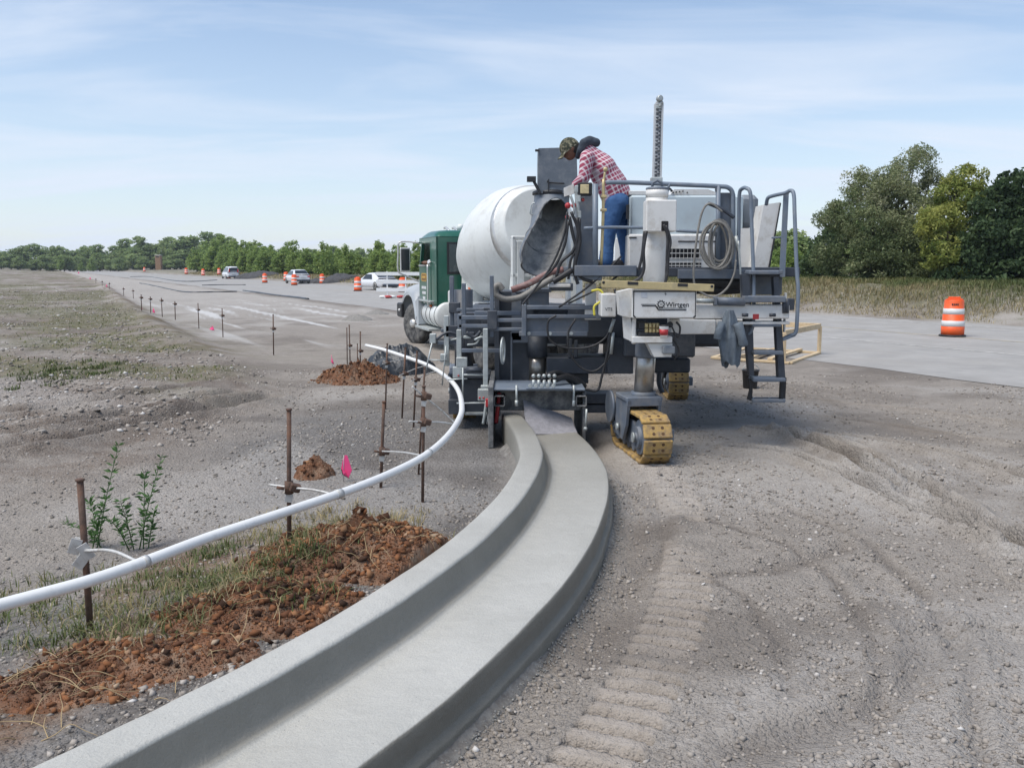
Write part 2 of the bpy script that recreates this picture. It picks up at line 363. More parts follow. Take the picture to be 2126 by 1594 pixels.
ctr = len(X); V3 = np.stack([X, Y, Z], 1)

def ground_mat():
    m = bpy.data.materials.new('ground_soil'); m.use_nodes = True; t = m.node_tree; N = t.nodes; L = t.links; b = N['Principled BSDF']
    b.inputs['Roughness'].default_value = .93; b.inputs['Specular IOR Level'].default_value = .2
    tcn = N.new('ShaderNodeTexCoord')
    def noise(sc, det=6, ro=.6):
        n = N.new('ShaderNodeTexNoise'); n.inputs['Scale'].default_value = sc; n.inputs['Detail'].default_value = det; n.inputs['Roughness'].default_value = ro; L.new(tcn.outputs['Object'], n.inputs['Vector']); return n.outputs[0]
    def mr(x, a, b_, c=0., d=1.):
        n = N.new('ShaderNodeMapRange'); L.new(x, n.inputs[0])
        for i, q in enumerate((a, b_, c, d)): n.inputs[i+1].default_value = q
        return n.outputs[0]
    def mix(f, a, b_):
        n = N.new('ShaderNodeMix'); n.data_type = 'RGBA'
        if isinstance(f, float): n.inputs[0].default_value = f
        else: L.new(f, n.inputs[0])
        for k, q in ((6, a), (7, b_)):
            if isinstance(q, tuple): n.inputs[k].default_value = (*q, 1)
            else: L.new(q, n.inputs[k])
        return n.outputs[2]
    def mul(a, b_):
        n = N.new('ShaderNodeMath'); n.operation = 'MULTIPLY'; L.new(a, n.inputs[0])
        if isinstance(b_, float): n.inputs[1].default_value = b_
        else: L.new(b_, n.inputs[1])
        return n.outputs[0]
    def at(nm): n = N.new('ShaderNodeAttribute'); n.attribute_name = nm; return n.outputs['Fac']
    big = mr(noise(.6, 7), .3, .7); mid = mr(noise(5, 7, .7), .3, .7); fin = mr(noise(38, 5, .7), .32, .68); vf = mr(noise(140, 3, .7), .3, .7)
    col = mix(mid, (.195, .172, .148), (.345, .31, .27))
    col = mix(mul(fin, .55), col, (.46, .42, .37))
    col = mix(mul(vf, .45), col, (.075, .064, .052))
    col = mix(mul(big, .25), col, (.40, .365, .325))
    fmask = mul(at('field'), .85); col = mix(mul(fmask, mr(noise(2.2, 8, .7), .36, .6)), col, (.165, .128, .10)); col = mix(mul(at('field'), mr(noise(24, 6, .75), .56, .66, 0., .7)), col, (.46, .44, .41))
    col = mix(mul(at('stone'), .8), col, mix(fin, (.07, .066, .063), (.23, .222, .212)))
    col = mix(mul(at('dark'), .62), col, (.115, .097, .082))
    col = mix(mul(at('pale'), .65), col, mix(fin, (.36, .33, .295), (.50, .485, .46)))
    col = mix(mul(at('lime'), .85), col, (.62, .62, .61)); col = mix(mul(at('prnt'), .5), col, mix(mid, (.285, .245, .205), (.38, .335, .29)))
    red = mr(noise(9, 7, .7), .3, .7); rc = mix(red, (.085, .048, .028), (.20, .10, .055)); rc = mix(mul(fin, .5), rc, (.27, .22, .165))
    rm = N.new('ShaderNodeMath'); rm.operation = 'MULTIPLY'; L.new(at('red'), rm.inputs[0]); L.new(mr(noise(4, 6, .7), .25, .5), rm.inputs[1]); rm.use_clamp = True
    col = mix(rm.outputs[0], col, rc)
    gc = mix(mid, (.055, .075, .028), (.20, .175, .095)); gm = mul(at('grass'), mr(noise(3, 8, .75), .34, .56)); col = mix(gm, col, gc)
    L.new(col, b.inputs['Base Color'])
    vo = N.new('ShaderNodeTexVoronoi'); vo.inputs['Scale'].default_value = 42; L.new(tcn.outputs['Object'], vo.inputs['Vector'])
    vo2 = N.new('ShaderNodeTexVoronoi'); vo2.inputs['Scale'].default_value = 95; L.new(tcn.outputs['Object'], vo2.inputs['Vector'])
    bp0 = N.new('ShaderNodeBump'); bp0.inputs['Strength'].default_value = .8; bp0.inputs['Distance'].default_value = .036; L.new(noise(14, 8, .7), bp0.inputs['Height'])
    bp = N.new('ShaderNodeBump'); bp.inputs['Strength'].default_value = .9; bp.inputs['Distance'].default_value = .017; bp.invert = True; L.new(vo.outputs[0], bp.inputs['Height']); L.new(bp0.outputs[0], bp.inputs['Normal'])
    bp2 = N.new('ShaderNodeBump'); bp2.inputs['Strength'].default_value = .8; bp2.inputs['Distance'].default_value = .006; bp2.invert = True; L.new(vo2.outputs[0], bp2.inputs['Height']); L.new(bp.outputs[0], bp2.inputs['Normal'])
    pm = mr(at('prnt'), 0., 1., .7, .3); L.new(pm, bp.inputs['Strength']); L.new(pm, bp0.inputs['Strength']); L.new(bp2.outputs[0], b.inputs['Normal']); return m
GM = ground_mat()
ground = struct(mesh_np('ground', V3, fc, GM, smooth=True))
for k, a in MK.items():
    at_ = ground.data.attributes.new(k, 'FLOAT', 'POINT'); at_.data.foreach_set('value', a.astype(np.float32))
_RL = np.log(RR)
def gz(x, y):
    """height of the ground mesh itself (bilinear on the polar grid)"""
    x = np.atleast_1d(np.asarray(x, float)); y = np.atleast_1d(np.asarray(y, float))
    r = np.hypot(x, y); a = np.arctan2(x, y); i = np.clip(np.searchsorted(RR, r)-1, 0, nr_-2); j = np.clip(np.searchsorted(AN, a)-1, 0, na-2)
    u = np.clip((r-RR[i])/(RR[i+1]-RR[i]), 0, 1); v = np.clip((a-AN[j])/(AN[j+1]-AN[j]), 0, 1); Zg = Z.reshape(nr_, na)
    return (Zg[i, j]*(1-v)+Zg[i, j+1]*v)*(1-u)+(Zg[i+1, j]*(1-v)+Zg[i+1, j+1]*v)*u
def g1(x, y): return float(gz(x, y)[0])
def onG(px, py):
    """pixel -> point on the uneven ground"""
    z = 0.
    for _ in range(12): p = G(px, py, z); z = .5*z+.5*g1(p[0], p[1])
    p = G(px, py, z); return np.array([p[0], p[1], g1(p[0], p[1])])

# ------------------------------------------------------------------ old highway: asphalt sheet with painted lines
asph = pmat('asphalt', (.32, .31, .292), .85, var=.16, scale=1.1, bump=.35, bscale=160, dirt=(.30, .285, .26), damt=.55, dscale=.35)
def hstrip(name, s0, s1, a0, a1, z, mat, parent=None, n=120, wob=0.):
    m = MB(); rows = []
    for a in np.linspace(a0, a1, n):
        rows.append([(*hw(s, a), z) for s in (s0+(wob*(fbm(np.array([a*.7]), np.array([1.]), 3, 5)[0]-.5)), s0+.35*(s1-s0), s0+.7*(s1-s0), s1)])
    m.sheet(rows); return build(name, m, mat, parent)
road = struct(hstrip('highway', 13.8, 27.3, -60, 520, .036, asph, n=300, wob=.9))
paint = pmat('road_paint_white', (.55, .54, .50), .7, var=.15, scale=6, dirt=(.26, .25, .23), damt=.7, dscale=5)
painty = pmat('road_paint_yellow', (.50, .43, .28), .7, var=.15, scale=6, dirt=(.26, .25, .23), damt=.75, dscale=5)
hstrip('edge_line', 18.36, 18.47, -40, 400, .0405, paint, road)
hstrip('shoulder_line', 21.52, 21.64, -40, 400, .0405, painty, road)
hstrip('outer_line', 25.9, 26.02, -40, 400, .0405, paint, road)

# ------------------------------------------------------------------ slip-formed kerb and gutter
conc = None
def conc_mat():
    m = bpy.data.materials.new('fresh_concrete'); m.use_nodes = True; t = m.node_tree; N = t.nodes; L = t.links; b = N['Principled BSDF']
    tcn = N.new('ShaderNodeTexCoord'); at = N.new('ShaderNodeAttribute'); at.attribute_name = 'wet_shade'
    def noise(sc, det=5, ro=.6):
        n = N.new('ShaderNodeTexNoise'); n.inputs['Scale'].default_value = sc; n.inputs['Detail'].default_value = det; n.inputs['Roughness'].default_value = ro; L.new(tcn.outputs['Object'], n.inputs['Vector']); return n.outputs[0]
    def mix(f, a, b_):
        n = N.new('ShaderNodeMix'); n.data_type = 'RGBA'
        L.new(f, n.inputs[0])
        for k, q in ((6, a), (7, b_)):
            if isinstance(q, tuple): n.inputs[k].default_value = (*q, 1)
            else: L.new(q, n.inputs[k])
        return n.outputs[2]
    def mr(x, a, b_, c=0., d=1.):
        n = N.new('ShaderNodeMapRange'); L.new(x, n.inputs[0])
        for i, q in enumerate((a, b_, c, d)): n.inputs[i+1].default_value = q
        return n.outputs[0]
    col = mix(mr(noise(1.7, 7), .3, .7), (.44, .434, .394), (.53, .523, .48))
    col = mix(mr(noise(150, 4, .75), .40, .72, 0, .42), col, (.28, .275, .25)); col = mix(mr(noise(6, 8, .75), .52, .72, 0, .35), col, (.36, .35, .315))
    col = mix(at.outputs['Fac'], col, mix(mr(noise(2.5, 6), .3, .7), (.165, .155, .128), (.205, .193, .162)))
    vo = N.new('ShaderNodeTexVoronoi'); vo.inputs['Scale'].default_value = 26; L.new(tcn.outputs['Object'], vo.inputs['Vector'])
    pit = mr(vo.outputs[0], .035, .075, 1, 0); col = mix(pit, col, (.16, .15, .14))
    L.new(col, b.inputs['Base Color']); b.inputs['Roughness'].default_value = .42; b.inputs['Specular IOR Level'].default_value = .4
    bp = N.new('ShaderNodeBump'); bp.inputs['Strength'].default_value = .7; bp.inputs['Distance'].default_value = .008; L.new(noise(75, 7, .7), bp.inputs['Height'])
    bp2 = N.new('ShaderNodeBump'); bp2.inputs['Strength'].default_value = .5; bp2.inputs['Distance'].default_value = .016; L.new(noise(11, 4, .5), bp2.inputs['Height']); L.new(bp.outputs[0], bp2.inputs['Normal']); L.new(bp2.outputs[0], b.inputs['Normal'])
    return m
conc = conc_mat()
PROF = [(-.2, -.06), (-.2, .1), (-.2, .29), (-.197, .312), (-.188, .325), (-.172, .331), (-.14, .333), (-.09, .334), (-.045, .333), (-.018, .3325), (-.009, .330), (-.003, .324), (.0, .314), (.006, .27), (.014, .235), (.022, .205), (.030, .190), (.042, .1815), (.056, .1785), (.062, .1815), (.068, .1785),
        (.085, .174), (.11, .173), (.18, .175), (.27, .180), (.36, .185), (.44, .190), (.50, .193), (.528, .1925), (.536, .189), (.540, .180), (.541, .13), (.541, .085), (.546, .068), (.565, .058), (.570, .045), (.572, -.06)]
pts = []; wet_shade = []
last = np.argmin(np.abs(KP[:, 1]-9.75))
for i in range(6, last):
    row = []
    for (o_, z_) in PROF:
        x, y = KP[i]+KN[i]*o_
        wob = (vnoise(np.array([KS[i]*2.3]), np.array([o_*9.]), 3)[0]-.5); wob2 = (vnoise(np.array([KS[i]*9.]), np.array([o_*25.]), 4)[0]-.5)
        zz = z_+(.007*wob+.0035*wob2 if z_ > .02 else 0)
        oo = .006*(vnoise(np.array([KS[i]*3.1]), np.array([z_*20.+1]), 6)[0]-.5)+(.006*wob2 if o_ > .54 and z_ < .09 else 0)
        row.append((x+KN[i][0]*oo, y+KN[i][1]*oo, zz))
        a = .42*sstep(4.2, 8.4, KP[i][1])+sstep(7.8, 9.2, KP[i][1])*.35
        wet_shade.append(float(min(1, max(1. if o_ > .5305 else 0, .85 if -.002 < o_ < .05 and z_ < .32 else .5 if .05 <= o_ < .08 else 0)+a)))  # face, its foot and outer gutter side darkened: painted shade plus real damp
    pts.append(row)
m = MB(); m.sheet(pts); npf = len(PROF)
m.f = [q[::-1] for q in m.f]
m.f.append(tuple(range(npf))); m.sm.append(False)
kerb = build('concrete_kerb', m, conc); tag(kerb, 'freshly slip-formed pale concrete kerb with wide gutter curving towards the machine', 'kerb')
a_ = kerb.data.attributes.new('wet_shade', 'FLOAT', 'POINT'); a_.data.foreach_set('value', np.array(wet_shade, np.float32))
# cement slurry smeared on the ground along the gutter edge
slur = pmat('cement_slurry', (.21, .20, .18), .85, var=.25, scale=14, bump=.9, bscale=45, dirt=(.13, .115, .10), damt=.75, dscale=22)
rows = []
for i in range(6, np.argmin(np.abs(KP[:, 1]-8.6))):
    wd = .565+.10*fbm(np.array([KS[i]*1.8]), np.array([2.]), 4, 9)[0]+.03*vnoise(np.array([KS[i]*5]), np.array([1.]), 2)[0]-.05*sstep(4.5, 7, KS[i])
    row = []
    for u in np.linspace(0, 1, 14):
        o_ = .55+(wd-.55)*u; x, y = KP[i]+KN[i]*o_; zb = g1(x, y); zz = zb+.045*(1-u)**2*(1-u)+.012*(1-u**4)-.012*(u > .98)+.004*(vnoise(np.array([KS[i]*6.]), np.array([u*5.]), 7)[0]-.5)*(1-u)
        row.append((x, y, zz))
    rows.append(row)
m = MB(); m.sheet(rows); m.f = [q[::-1] for q in m.f]; build('slurry_smear', m, slur, kerb)
rows = []
for i in range(np.argmin(np.abs(KP[:, 1]-6.6)), np.argmin(np.abs(KP[:, 1]-9.3))):
    wd = .05+.07*fbm(np.array([KS[i]*2.8]), np.array([4.]), 4, 19)[0]; row = []
    for u in np.linspace(0, 1, 6):
        o_ = -.195-wd*u; x, y = KP[i]+KN[i]*o_; row.append((x, y, g1(x, y)+.07*(1-u)**2+.02*(1-u**4)-.015*(u > .98)+.025*(vnoise(np.array([KS[i]*22.]), np.array([u*5.]), 17)[0]-.5)*(1-u)))
    rows.append(row)
m = MB(); m.sheet(rows); build('slurry_smear', m, slur, kerb)
CRUMB_S = KS[(KP[:, 1] > 2.2) & (KP[:, 1] < 8.8)]
# ------------------------------------------------------------------ shared materials
grime = (.23, .215, .20)
M_blue = pmat('machine_slate_paint', (.115, .138, .172), .45, var=.18, scale=5, dirt=(.20, .20, .20), damt=.52, dscale=6)
M_navy = pmat('machine_dark_paint', (.042, .050, .064), .5, var=.2, scale=5, dirt=(.13, .13, .13), damt=.35, dscale=5)
M_white = pmat('machine_cream_paint', (.66, .655, .63), .4, var=.05, scale=4, dirt=(.40, .36, .30), damt=.42, dscale=7)
M_hood = pmat('engine_cover_paint', (.50, .575, .60), .35, var=.05, scale=2, dirt=(.40, .42, .42), damt=.3, dscale=3)
M_gal = pmat('galvanised_steel', (.42, .45, .44), .45, metal=.35, var=.2, scale=12, dirt=(.25, .24, .23), damt=.35, dscale=9)
M_steel = pmat('polished_steel', (.38, .36, .33), .28, metal=.85, var=.25, scale=9, dirt=(.16, .14, .12), damt=.4, dscale=6)
M_black = pmat('black_rubber', (.018, .018, .02), .55, var=.3, scale=9, dirt=(.10, .10, .10), damt=.3, dscale=8)
M_grille = pmat('grille_black', (.008, .008, .009), .7)
M_pad = pmat('ochre_polyurethane', (.43, .275, .085), .6, var=.16, scale=9, bump=.25, bscale=60, dirt=(.16, .12, .085), damt=.66, dscale=11)
M_brass = pmat('brass', (.50, .40, .20), .35, metal=.6, var=.15, scale=20, dirt=(.25, .2, .12), damt=.4)
M_gold = pmat('anodised_gold', (.52, .42, .22), .42, metal=.25, var=.1, scale=12, dirt=(.32, .28, .2), damt=.35, dscale=10)
M_red = pmat('red_paint', (.42, .03, .035), .45, var=.15, scale=12, dirt=(.2, .12, .1), damt=.35)
M_hose = pmat('grey_hose', (.20, .19, .17), .6, var=.2, scale=20, bump=.3, bscale=120, dirt=(.33, .31, .28), damt=.4)
M_pinkhose = pmat('dusty_red_hose', (.20, .10, .09), .65, var=.2, scale=12, dirt=(.30, .26, .24), damt=.5, dscale=12)
M_mud = pmat('concrete_caked_lining', (.19, .19, .185), .7, var=.25, scale=6, bump=.25, bscale=40, dirt=(.37, .36, .33), damt=.7, dscale=7)
M_splash = pmat('concrete_splashed_steel', (.10, .105, .11), .75, var=.3, scale=9, bump=.6, bscale=60, dirt=(.27, .265, .25), damt=.62, dscale=9)
M_glass = pmat('dark_glass', (.02, .025, .03), .08, var=.1)
M_ink = pmat('black_print', (.02, .02, .022), .5)
M_yel = pmat('yellow_hose', (.62, .55, .06), .5, var=.1)
M_seatpad = pmat('weathered_grey_plastic', (.17, .19, .21), .5, var=.12, dirt=(.3, .3, .3), damt=.3)

class PB(MB):
    """mesh builder that also takes photo pixels plus a depth in metres"""
    def pbox(s, x0, y0, x1, y1, Yd, dep, b=.006):
        lo = P(x0, y1, Yd); hi = P(x1, y0, Yd)
        return s.bb((lo[0], Yd, lo[2]), (hi[0], Yd+dep, hi[2]), b)
    def ptube(s, pts, r, Yd, seg=8, n=6, smooth=True):
        p = np.array([P(q[0], q[1], q[2] if len(q) > 2 else Yd) for q in pts])
        if smooth and len(p) > 2: p = catmull(p, n)
        return s.tube(p, r, seg)
    def pbar(s, x0, y0, x1, y1, Yd, w_, h_, b=.004): return s.bar(P(x0, y0, Yd), P(x1, y1, Yd), w_, h_, b)
    def pprism(s, pts, Yd, dep): return s.prism([P(x, y, Yd) for x, y in pts], (0, dep, 0))
def part(name, mb, mat, parent, label=None, tol=.004, split=True):
    """one object for each separate piece (primitives whose boxes touch stay together); returns the largest"""
    lo = [v.min(0)-tol for v in mb.v]; hi = [v.max(0)+tol for v in mb.v]; n = len(lo); grp = list(range(n))
    def find(i):
        while grp[i] != i: i = grp[i]
        return i
    if split and n > 1:
        for i in range(n):
            for j in range(i): 
                if (lo[i] <= hi[j]).all() and (lo[j] <= hi[i]).all(): grp[find(i)] = find(j)
    roots = sorted({find(i) for i in range(n)}) if split else [0]
    if len(roots) == 1: objs = [build(name, mb, mat, parent)]
    else:
        st = np.cumsum([0]+[len(v) for v in mb.v]); objs = []
        fp = np.searchsorted(st, [f[0] for f in mb.f], side='right')-1
        pieces = []
        for r in roots:
            ids = [i for i in range(n) if find(i) == r]; q = MB(); mp_ = {}
            for i in ids: mp_[i] = q.n-st[i]; q.v.append(mb.v[i]); q.n += len(mb.v[i])
            for k, f in enumerate(mb.f):
                if fp[k] in mp_: q.f.append(tuple(x+mp_[fp[k]] for x in f)); q.sm.append(mb.sm[k])
            pieces.append((float(np.prod(np.vstack(q.v).max(0)-np.vstack(q.v).min(0)+.01)), q))
        pieces.sort(key=lambda t: -t[0])
        objs = [build(name, q, mat, parent) for _, q in pieces]
    if label: objs[0]['label'] = label
    return objs[0]
def text_mesh(txt, size, mat, parent, origin, right, up, name='lettering', extr=.0006, off=.0):
    cu = bpy.data.curves.new(name, 'FONT'); cu.body = txt; cu.size = size; cu.extrude = extr; cu.offset = off; cu.resolution_u = 3
    ob = bpy.data.objects.new('tmp_text', cu); C.objects.link(ob)
    bpy.context.view_layer.update()
    me = bpy.data.meshes.new_from_object(ob.evaluated_get(bpy.context.evaluated_depsgraph_get())); bpy.data.objects.remove(ob)
    r = np.array(right, float); u = np.array(up, float); n = np.cross(r, u); v = np.empty(len(me.vertices)*3); me.vertices.foreach_get('co', v); v = v.reshape(-1, 3)
    v = np.array(origin)-np.array(parent['_o'])+v[:, :1]*r+v[:, 1:2]*u+v[:, 2:]*n
    me.vertices.foreach_set('co', v.astype(np.float32).ravel()); me.materials.clear(); me.materials.append(mat); me.name = name; me.update()
    o = bpy.data.objects.new(name, me); C.objects.link(o); o.parent = parent; o['_o'] = parent['_o']; return o

# ------------------------------------------------------------------ slip-form kerb paver
paver = thing('slipform_paver', 'slate grey and white crawler machine laying the concrete kerb, man on its platform', 'paving machine', (.8, 10.2, 0.))
PM = paver
# --- crawlers
def stadium(L_, h, n):
    """points and tangents round a track loop, in the (y, z) plane"""
    r = h/2; st = L_-h; per = 2*st+2*pi*r; out = []
    for k in range(n):
        d = per*k/n
        if d < st: out.append((-st/2+d, 0., 0.))
        elif d < st+pi*r: a = (d-st)/r; out.append((st/2+r*sin(a), r-r*cos(a), a))
        elif d < 2*st+pi*r: out.append((st/2-(d-st-pi*r), h, pi))
        else: a = (d-2*st-pi*r)/r; out.append((-st/2-r*sin(a), h-(r-r*cos(a)), pi+a))
    return out
pad_mesh = None
def crawler(cx, cy, rz, L_=1.32, h=.49, n=20, wd=.26):
    global pad_mesh
    z0 = g1(cx, cy)+.004; rm = rotm(0, 0, rz)
    def W(v): return np.array([cx, cy, z0])+rm @ np.array(v, float)
    m = MB(); r = h/2
    # side frame, hubs, yoke
    for sx_ in (-1, 1):
        x = sx_*(wd/2-.045)
        m.prism([W((x-.012, y, z)) for y, z in ((-.40, .14), (-.36, .30), (-.12, .36), (.12, .36), (.40, .32), (.46, .2), (.40, .12))], rm @ np.array([.024, 0, 0]))
    for yy, rr in ((-L_/2+r, r-.075), (L_/2-r, r-.075)):
        m.cyl(W((-wd/2+.02, yy, r)), W((wd/2-.02, yy, r)), rr, seg=22); m.cyl(W((-wd/2-.012, yy, r)), W((wd/2+.012, yy, r)), rr*.62, seg=18); m.cyl(W((-wd/2-.03, yy, r)), W((wd/2+.03, yy, r)), rr*.28, seg=12)
    for yy in (-.27, -.09, .09, .27): m.cyl(W((-wd/2+.05, yy, .105)), W((wd/2-.05, yy, .105)), .06, seg=14)
    cr = part('crawler', m, M_blue, PM)
    m = MB(); m.box(W((0, 0.05, h+.085)), (wd+.10, .42, .05), rm, .012)
    for sx_ in (-1, 1):
        m.prism([W((sx_*(wd/2+.02)-.014, y, z)) for y, z in ((-.18, h+.08), (.28, h+.08), (.34, .40), (.26, .16), (.02, .14), (-.10, .30))], rm @ np.array([.028, 0, 0]))
    m.box(W((0, -.15, h+.06)), (wd+.08, .03, .09), rm)
    part('yoke', m, M_blue, cr)
    m = MB(); m.cyl(W((-wd/2-.05, .12, .26)), W((-wd/2-.075, .12, .26)), .035, seg=10); m.cyl(W((-wd/2-.05, -L_/2+r, r)), W((-wd/2-.036, -L_/2+r, r)), .05, seg=10); part('hub_cap', m, M_gal, cr)
    m = MB(); m.cyl(W((-wd/2-.04, L_/2-.2, .42)), W((-wd/2-.065, L_/2-.2, .42)), .17, seg=24); part('guard_disc', m, M_blue, cr)
    m = MB(); m.box(W((wd/2+.06, -.28, .24)), (.10, .16, .12), rm); m.cyl(W((wd/2, -.28, .28)), W((wd/2+.05, -.28, .28)), .06); part('drive_motor', m, M_blue, cr)
    # pads
    if pad_mesh is None:
        q = MB(); q.box((0, 0, -.012), (wd, .138, .036), None, .012); q.box((0, 0, -.036), (wd*.55, .08, .02), None, .004)
        nf = len(q.f)
        for ax in (-.055, -.015):
            pass
        for ax in (-.045, .045):
            for ay in (-.030, .030): q.lathe([(.015, 0.0065), (.017, .0069), (.006, .0071)], (ax, ay, 0), (0, 0, 1), 8)
        me = bpy.data.meshes.new('track_pad'); me.from_pydata(np.vstack(q.v).tolist(), [], q.f); me.materials.append(M_pad); me.materials.append(pmat('pad_bolt_rust', (.09, .045, .018), .7, var=.3))
        me.polygons.foreach_set('material_index', np.array([0]*nf+[1]*(len(q.f)-nf))); me.update(); pad_mesh = me
    for (y, z, a) in stadium(L_, h-.03, n):
        o = bpy.data.objects.new('track_pad', pad_mesh); C.objects.link(o); o.parent = cr
        # outward = away from the loop centre
        mt = Matrix.Translation(Vector(W((0, y, z+.0))-np.array(PM['_o'])))@Matrix.Rotation(rz, 4, 'Z')@Matrix.Rotation(a+pi, 4, 'X')
        o.matrix_basis = mt; o['_o'] = PM['_o']
    return cr
crawler(1.30, 9.2, R(8), wd=.28); crawler(2.36, 13.35, R(-2)); crawler(-.62, 11.75, R(3)); 
# --- rear right leg
m = PB(); LX = P(1336, 790, 9.2)[0]
m.cyl((LX, 9.2, .60), (LX+.03, 9.2, 1.16), .098, seg=28); part('leg_piston', m, M_steel, PM)
m = PB(); m.lathe([(.105, 0), (.112, .02), (.112, .14), (.125, .2)], (LX+.02, 9.2, .985), (0.03, 0, 1), 28); m.cyl((LX, 9.2, .585), (LX, 9.2, .64), .125, seg=26); part('leg_collar', m, M_blue, PM)
m = PB(); a, b = P(1355, 640, 9.2), P(1364, 408, 9.2); m.cyl(a, b, .108, seg=30); m.cyl(P(1364, 410, 9.2), P(1364.4, 395, 9.2), .112, seg=30)
LT = part('leg_housing', m, M_white, PM)
m = PB(); q = P(1364.5, 393, 9.2); m.lathe([(.112, -.012), (.112, .012), (.09, .02)], q, (0, 0, 1), 26); m.tube([q+np.array(v) for v in ((-.05, 0, .01), (-.045, 0, .06), (0, 0, .085), (.045, 0, .06), (.05, 0, .01))], .014, 8); m.ptube([(1385, 394), (1392, 382), (1380, 400)], .012, 9.15); part('lifting_eye', m, M_blue, LT)
m = PB(); m.pbox(1341, 415, 1406, 481, 9.0, .22, .01); bx = part('junction_box', m, M_white, LT)
m = PB(); m.pbox(1373, 459, 1388, 480, 8.992, .03); part('cable_socket', m, M_grille, LT)
m = PB(); m.ptube([(1378, 466), (1386, 490), (1385, 530), (1384, 570), (1380, 592)], .015, 8.97); m.ptube([(1383, 468), (1392, 500), (1388, 530), (1386, 575)], .013, 8.965); m.ptube([(1342, 480), (1336, 520), (1337, 555), (1330, 575), (1310, 588)], .016, 9.02); m.ptube([(1338, 480), (1333, 530), (1326, 560)], .014, 9.03)
part('cable', m, M_black, LT)
# --- rear control box carrying the name
m = PB(); m.pbox(1312, 598, 1447, 661, 8.72, .34, .012); sp = part('name_box', m, M_white, PM)
m = PB(); m.pprism([(1284, 606), (1311, 600), (1311, 660), (1288, 655)], 8.80, .24); part('side_cover', m, M_white, PM)
m = PB(); yp = 8.7165
for (x0, y0, x1, y1) in ((1314, 603.5, 1445.5, 606.5), (1314, 603.5, 1317, 656), (1442.5, 603.5, 1445.5, 656)): m.pbox(x0, y0, x1, y1, yp, .003, .0005)
m.pbar(1315, 655, 1320, 659.5, yp+.0015, .004, .013, .0005); m.pbar(1444.5, 655, 1439.5, 659.5, yp+.0015, .004, .013, .0005)
part('panel_border', m, M_ink, sp)
m = PB()
def pstripe(pl, wpx):
    for (a, b) in zip(pl[:-1], pl[1:]): m.bar(P(*a, yp+.0015), P(*b, yp+.0015), .0025, wpx*8.72/F, .0003)
pstripe([(1331, 632), (1360, 632), (1366, 640), (1425, 640)], 1.1); pstripe([(1333, 635), (1361, 635), (1367, 643.5), (1425, 643.5)], 2.2)
q = P(1372.5, 631.5, yp+.001); s_ = 8.72/F
for k in range(24):
    a0, a1 = 2*pi*k/24, 2*pi*(k+1)/24; m.bar(q+np.array([cos(a0)*6*s_, 0, sin(a0)*6*s_]), q+np.array([cos(a1)*6*s_, 0, sin(a1)*6*s_]), .0025, 1.6*s_, .0002)
for k in range(10):
    a0 = 2*pi*k/10; m.box(q+np.array([cos(a0)*7.6*s_, 0, sin(a0)*7.6*s_]), (2.2*s_, .0025, 2.2*s_), rotm(0, -a0, 0), .0002)
m.pprism([(1379.5, 610), (1382, 606), (1381.5, 609.5), (1384, 610), (1381.5, 614), (1382, 611)], yp, .003)
part('emblem', m, M_ink, sp)
text_mesh('Wirtgen', .066, M_ink, sp, P(1382, 637.2, yp+.001), (1, 0, 0), (0, 0, 1), off=.0006)
text_mesh('W', .026, M_ink, sp, P(1369.9, 633.6, yp+.001), (1, 0, 0), (0, 0, 1))
m = PB(); m.pbox(1331, 607, 1344, 618, yp, .003, .0005); part('warning_label', m, pmat('pale_decal', (.55, .57, .60), .5), sp)
# --- bracket, valve block, shelf under the box
m = PB(); m.pprism([(1293, 654), (1308, 655), (1318, 700), (1318, 712), (1296, 702)], 8.86, .06); m.pbox(1312, 661, 1321, 714, 8.84, .08); m.pbox(1313, 699, 1396, 712, 8.76, .36); m.pprism([(1344, 713), (1396, 713), (1394, 741), (1358, 741)], 8.8, .22)
m.pbox(1392, 662, 1412, 690, 8.95, .2); part('bracket', m, M_white, PM)
m = PB()
for i in range(4):
    for j in range(2): m.pbox(1339+i*7.6, 671+j*10.5, 1346+i*7.6, 681+j*10, 8.80, .05, .004); m.cyl(P(1342.5+i*7.6, 676+j*10.5, 8.80), P(1342.5+i*7.6, 676+j*10.5, 8.775), .011, seg=10)
part('valve_block', m, M_brass, PM)
m = PB(); m.pbox(1326, 668, 1344, 683, 8.82, .12); m.pbox(1326, 689, 1372, 698, 8.80, .16); m.cyl(P(1391, 674, 8.86), P(1391, 674, 8.83), .03); m.ptube([(1398, 690), (1408, 700), (1412, 680), (1404, 668)], .01, 8.8); m.ptube([(1392, 700), (1404, 712), (1410, 730), (1400, 745)], .012, 8.8); m.ptube([(1394, 676), (1402, 696), (1396, 706)], .008, 8.78); part('valve_fittings', m, M_black, PM)
m = PB(); m.pbox(1376, 719, 1402, 735, 8.74, .08, .01); part('sensor_unit', m, M_seatpad, PM)
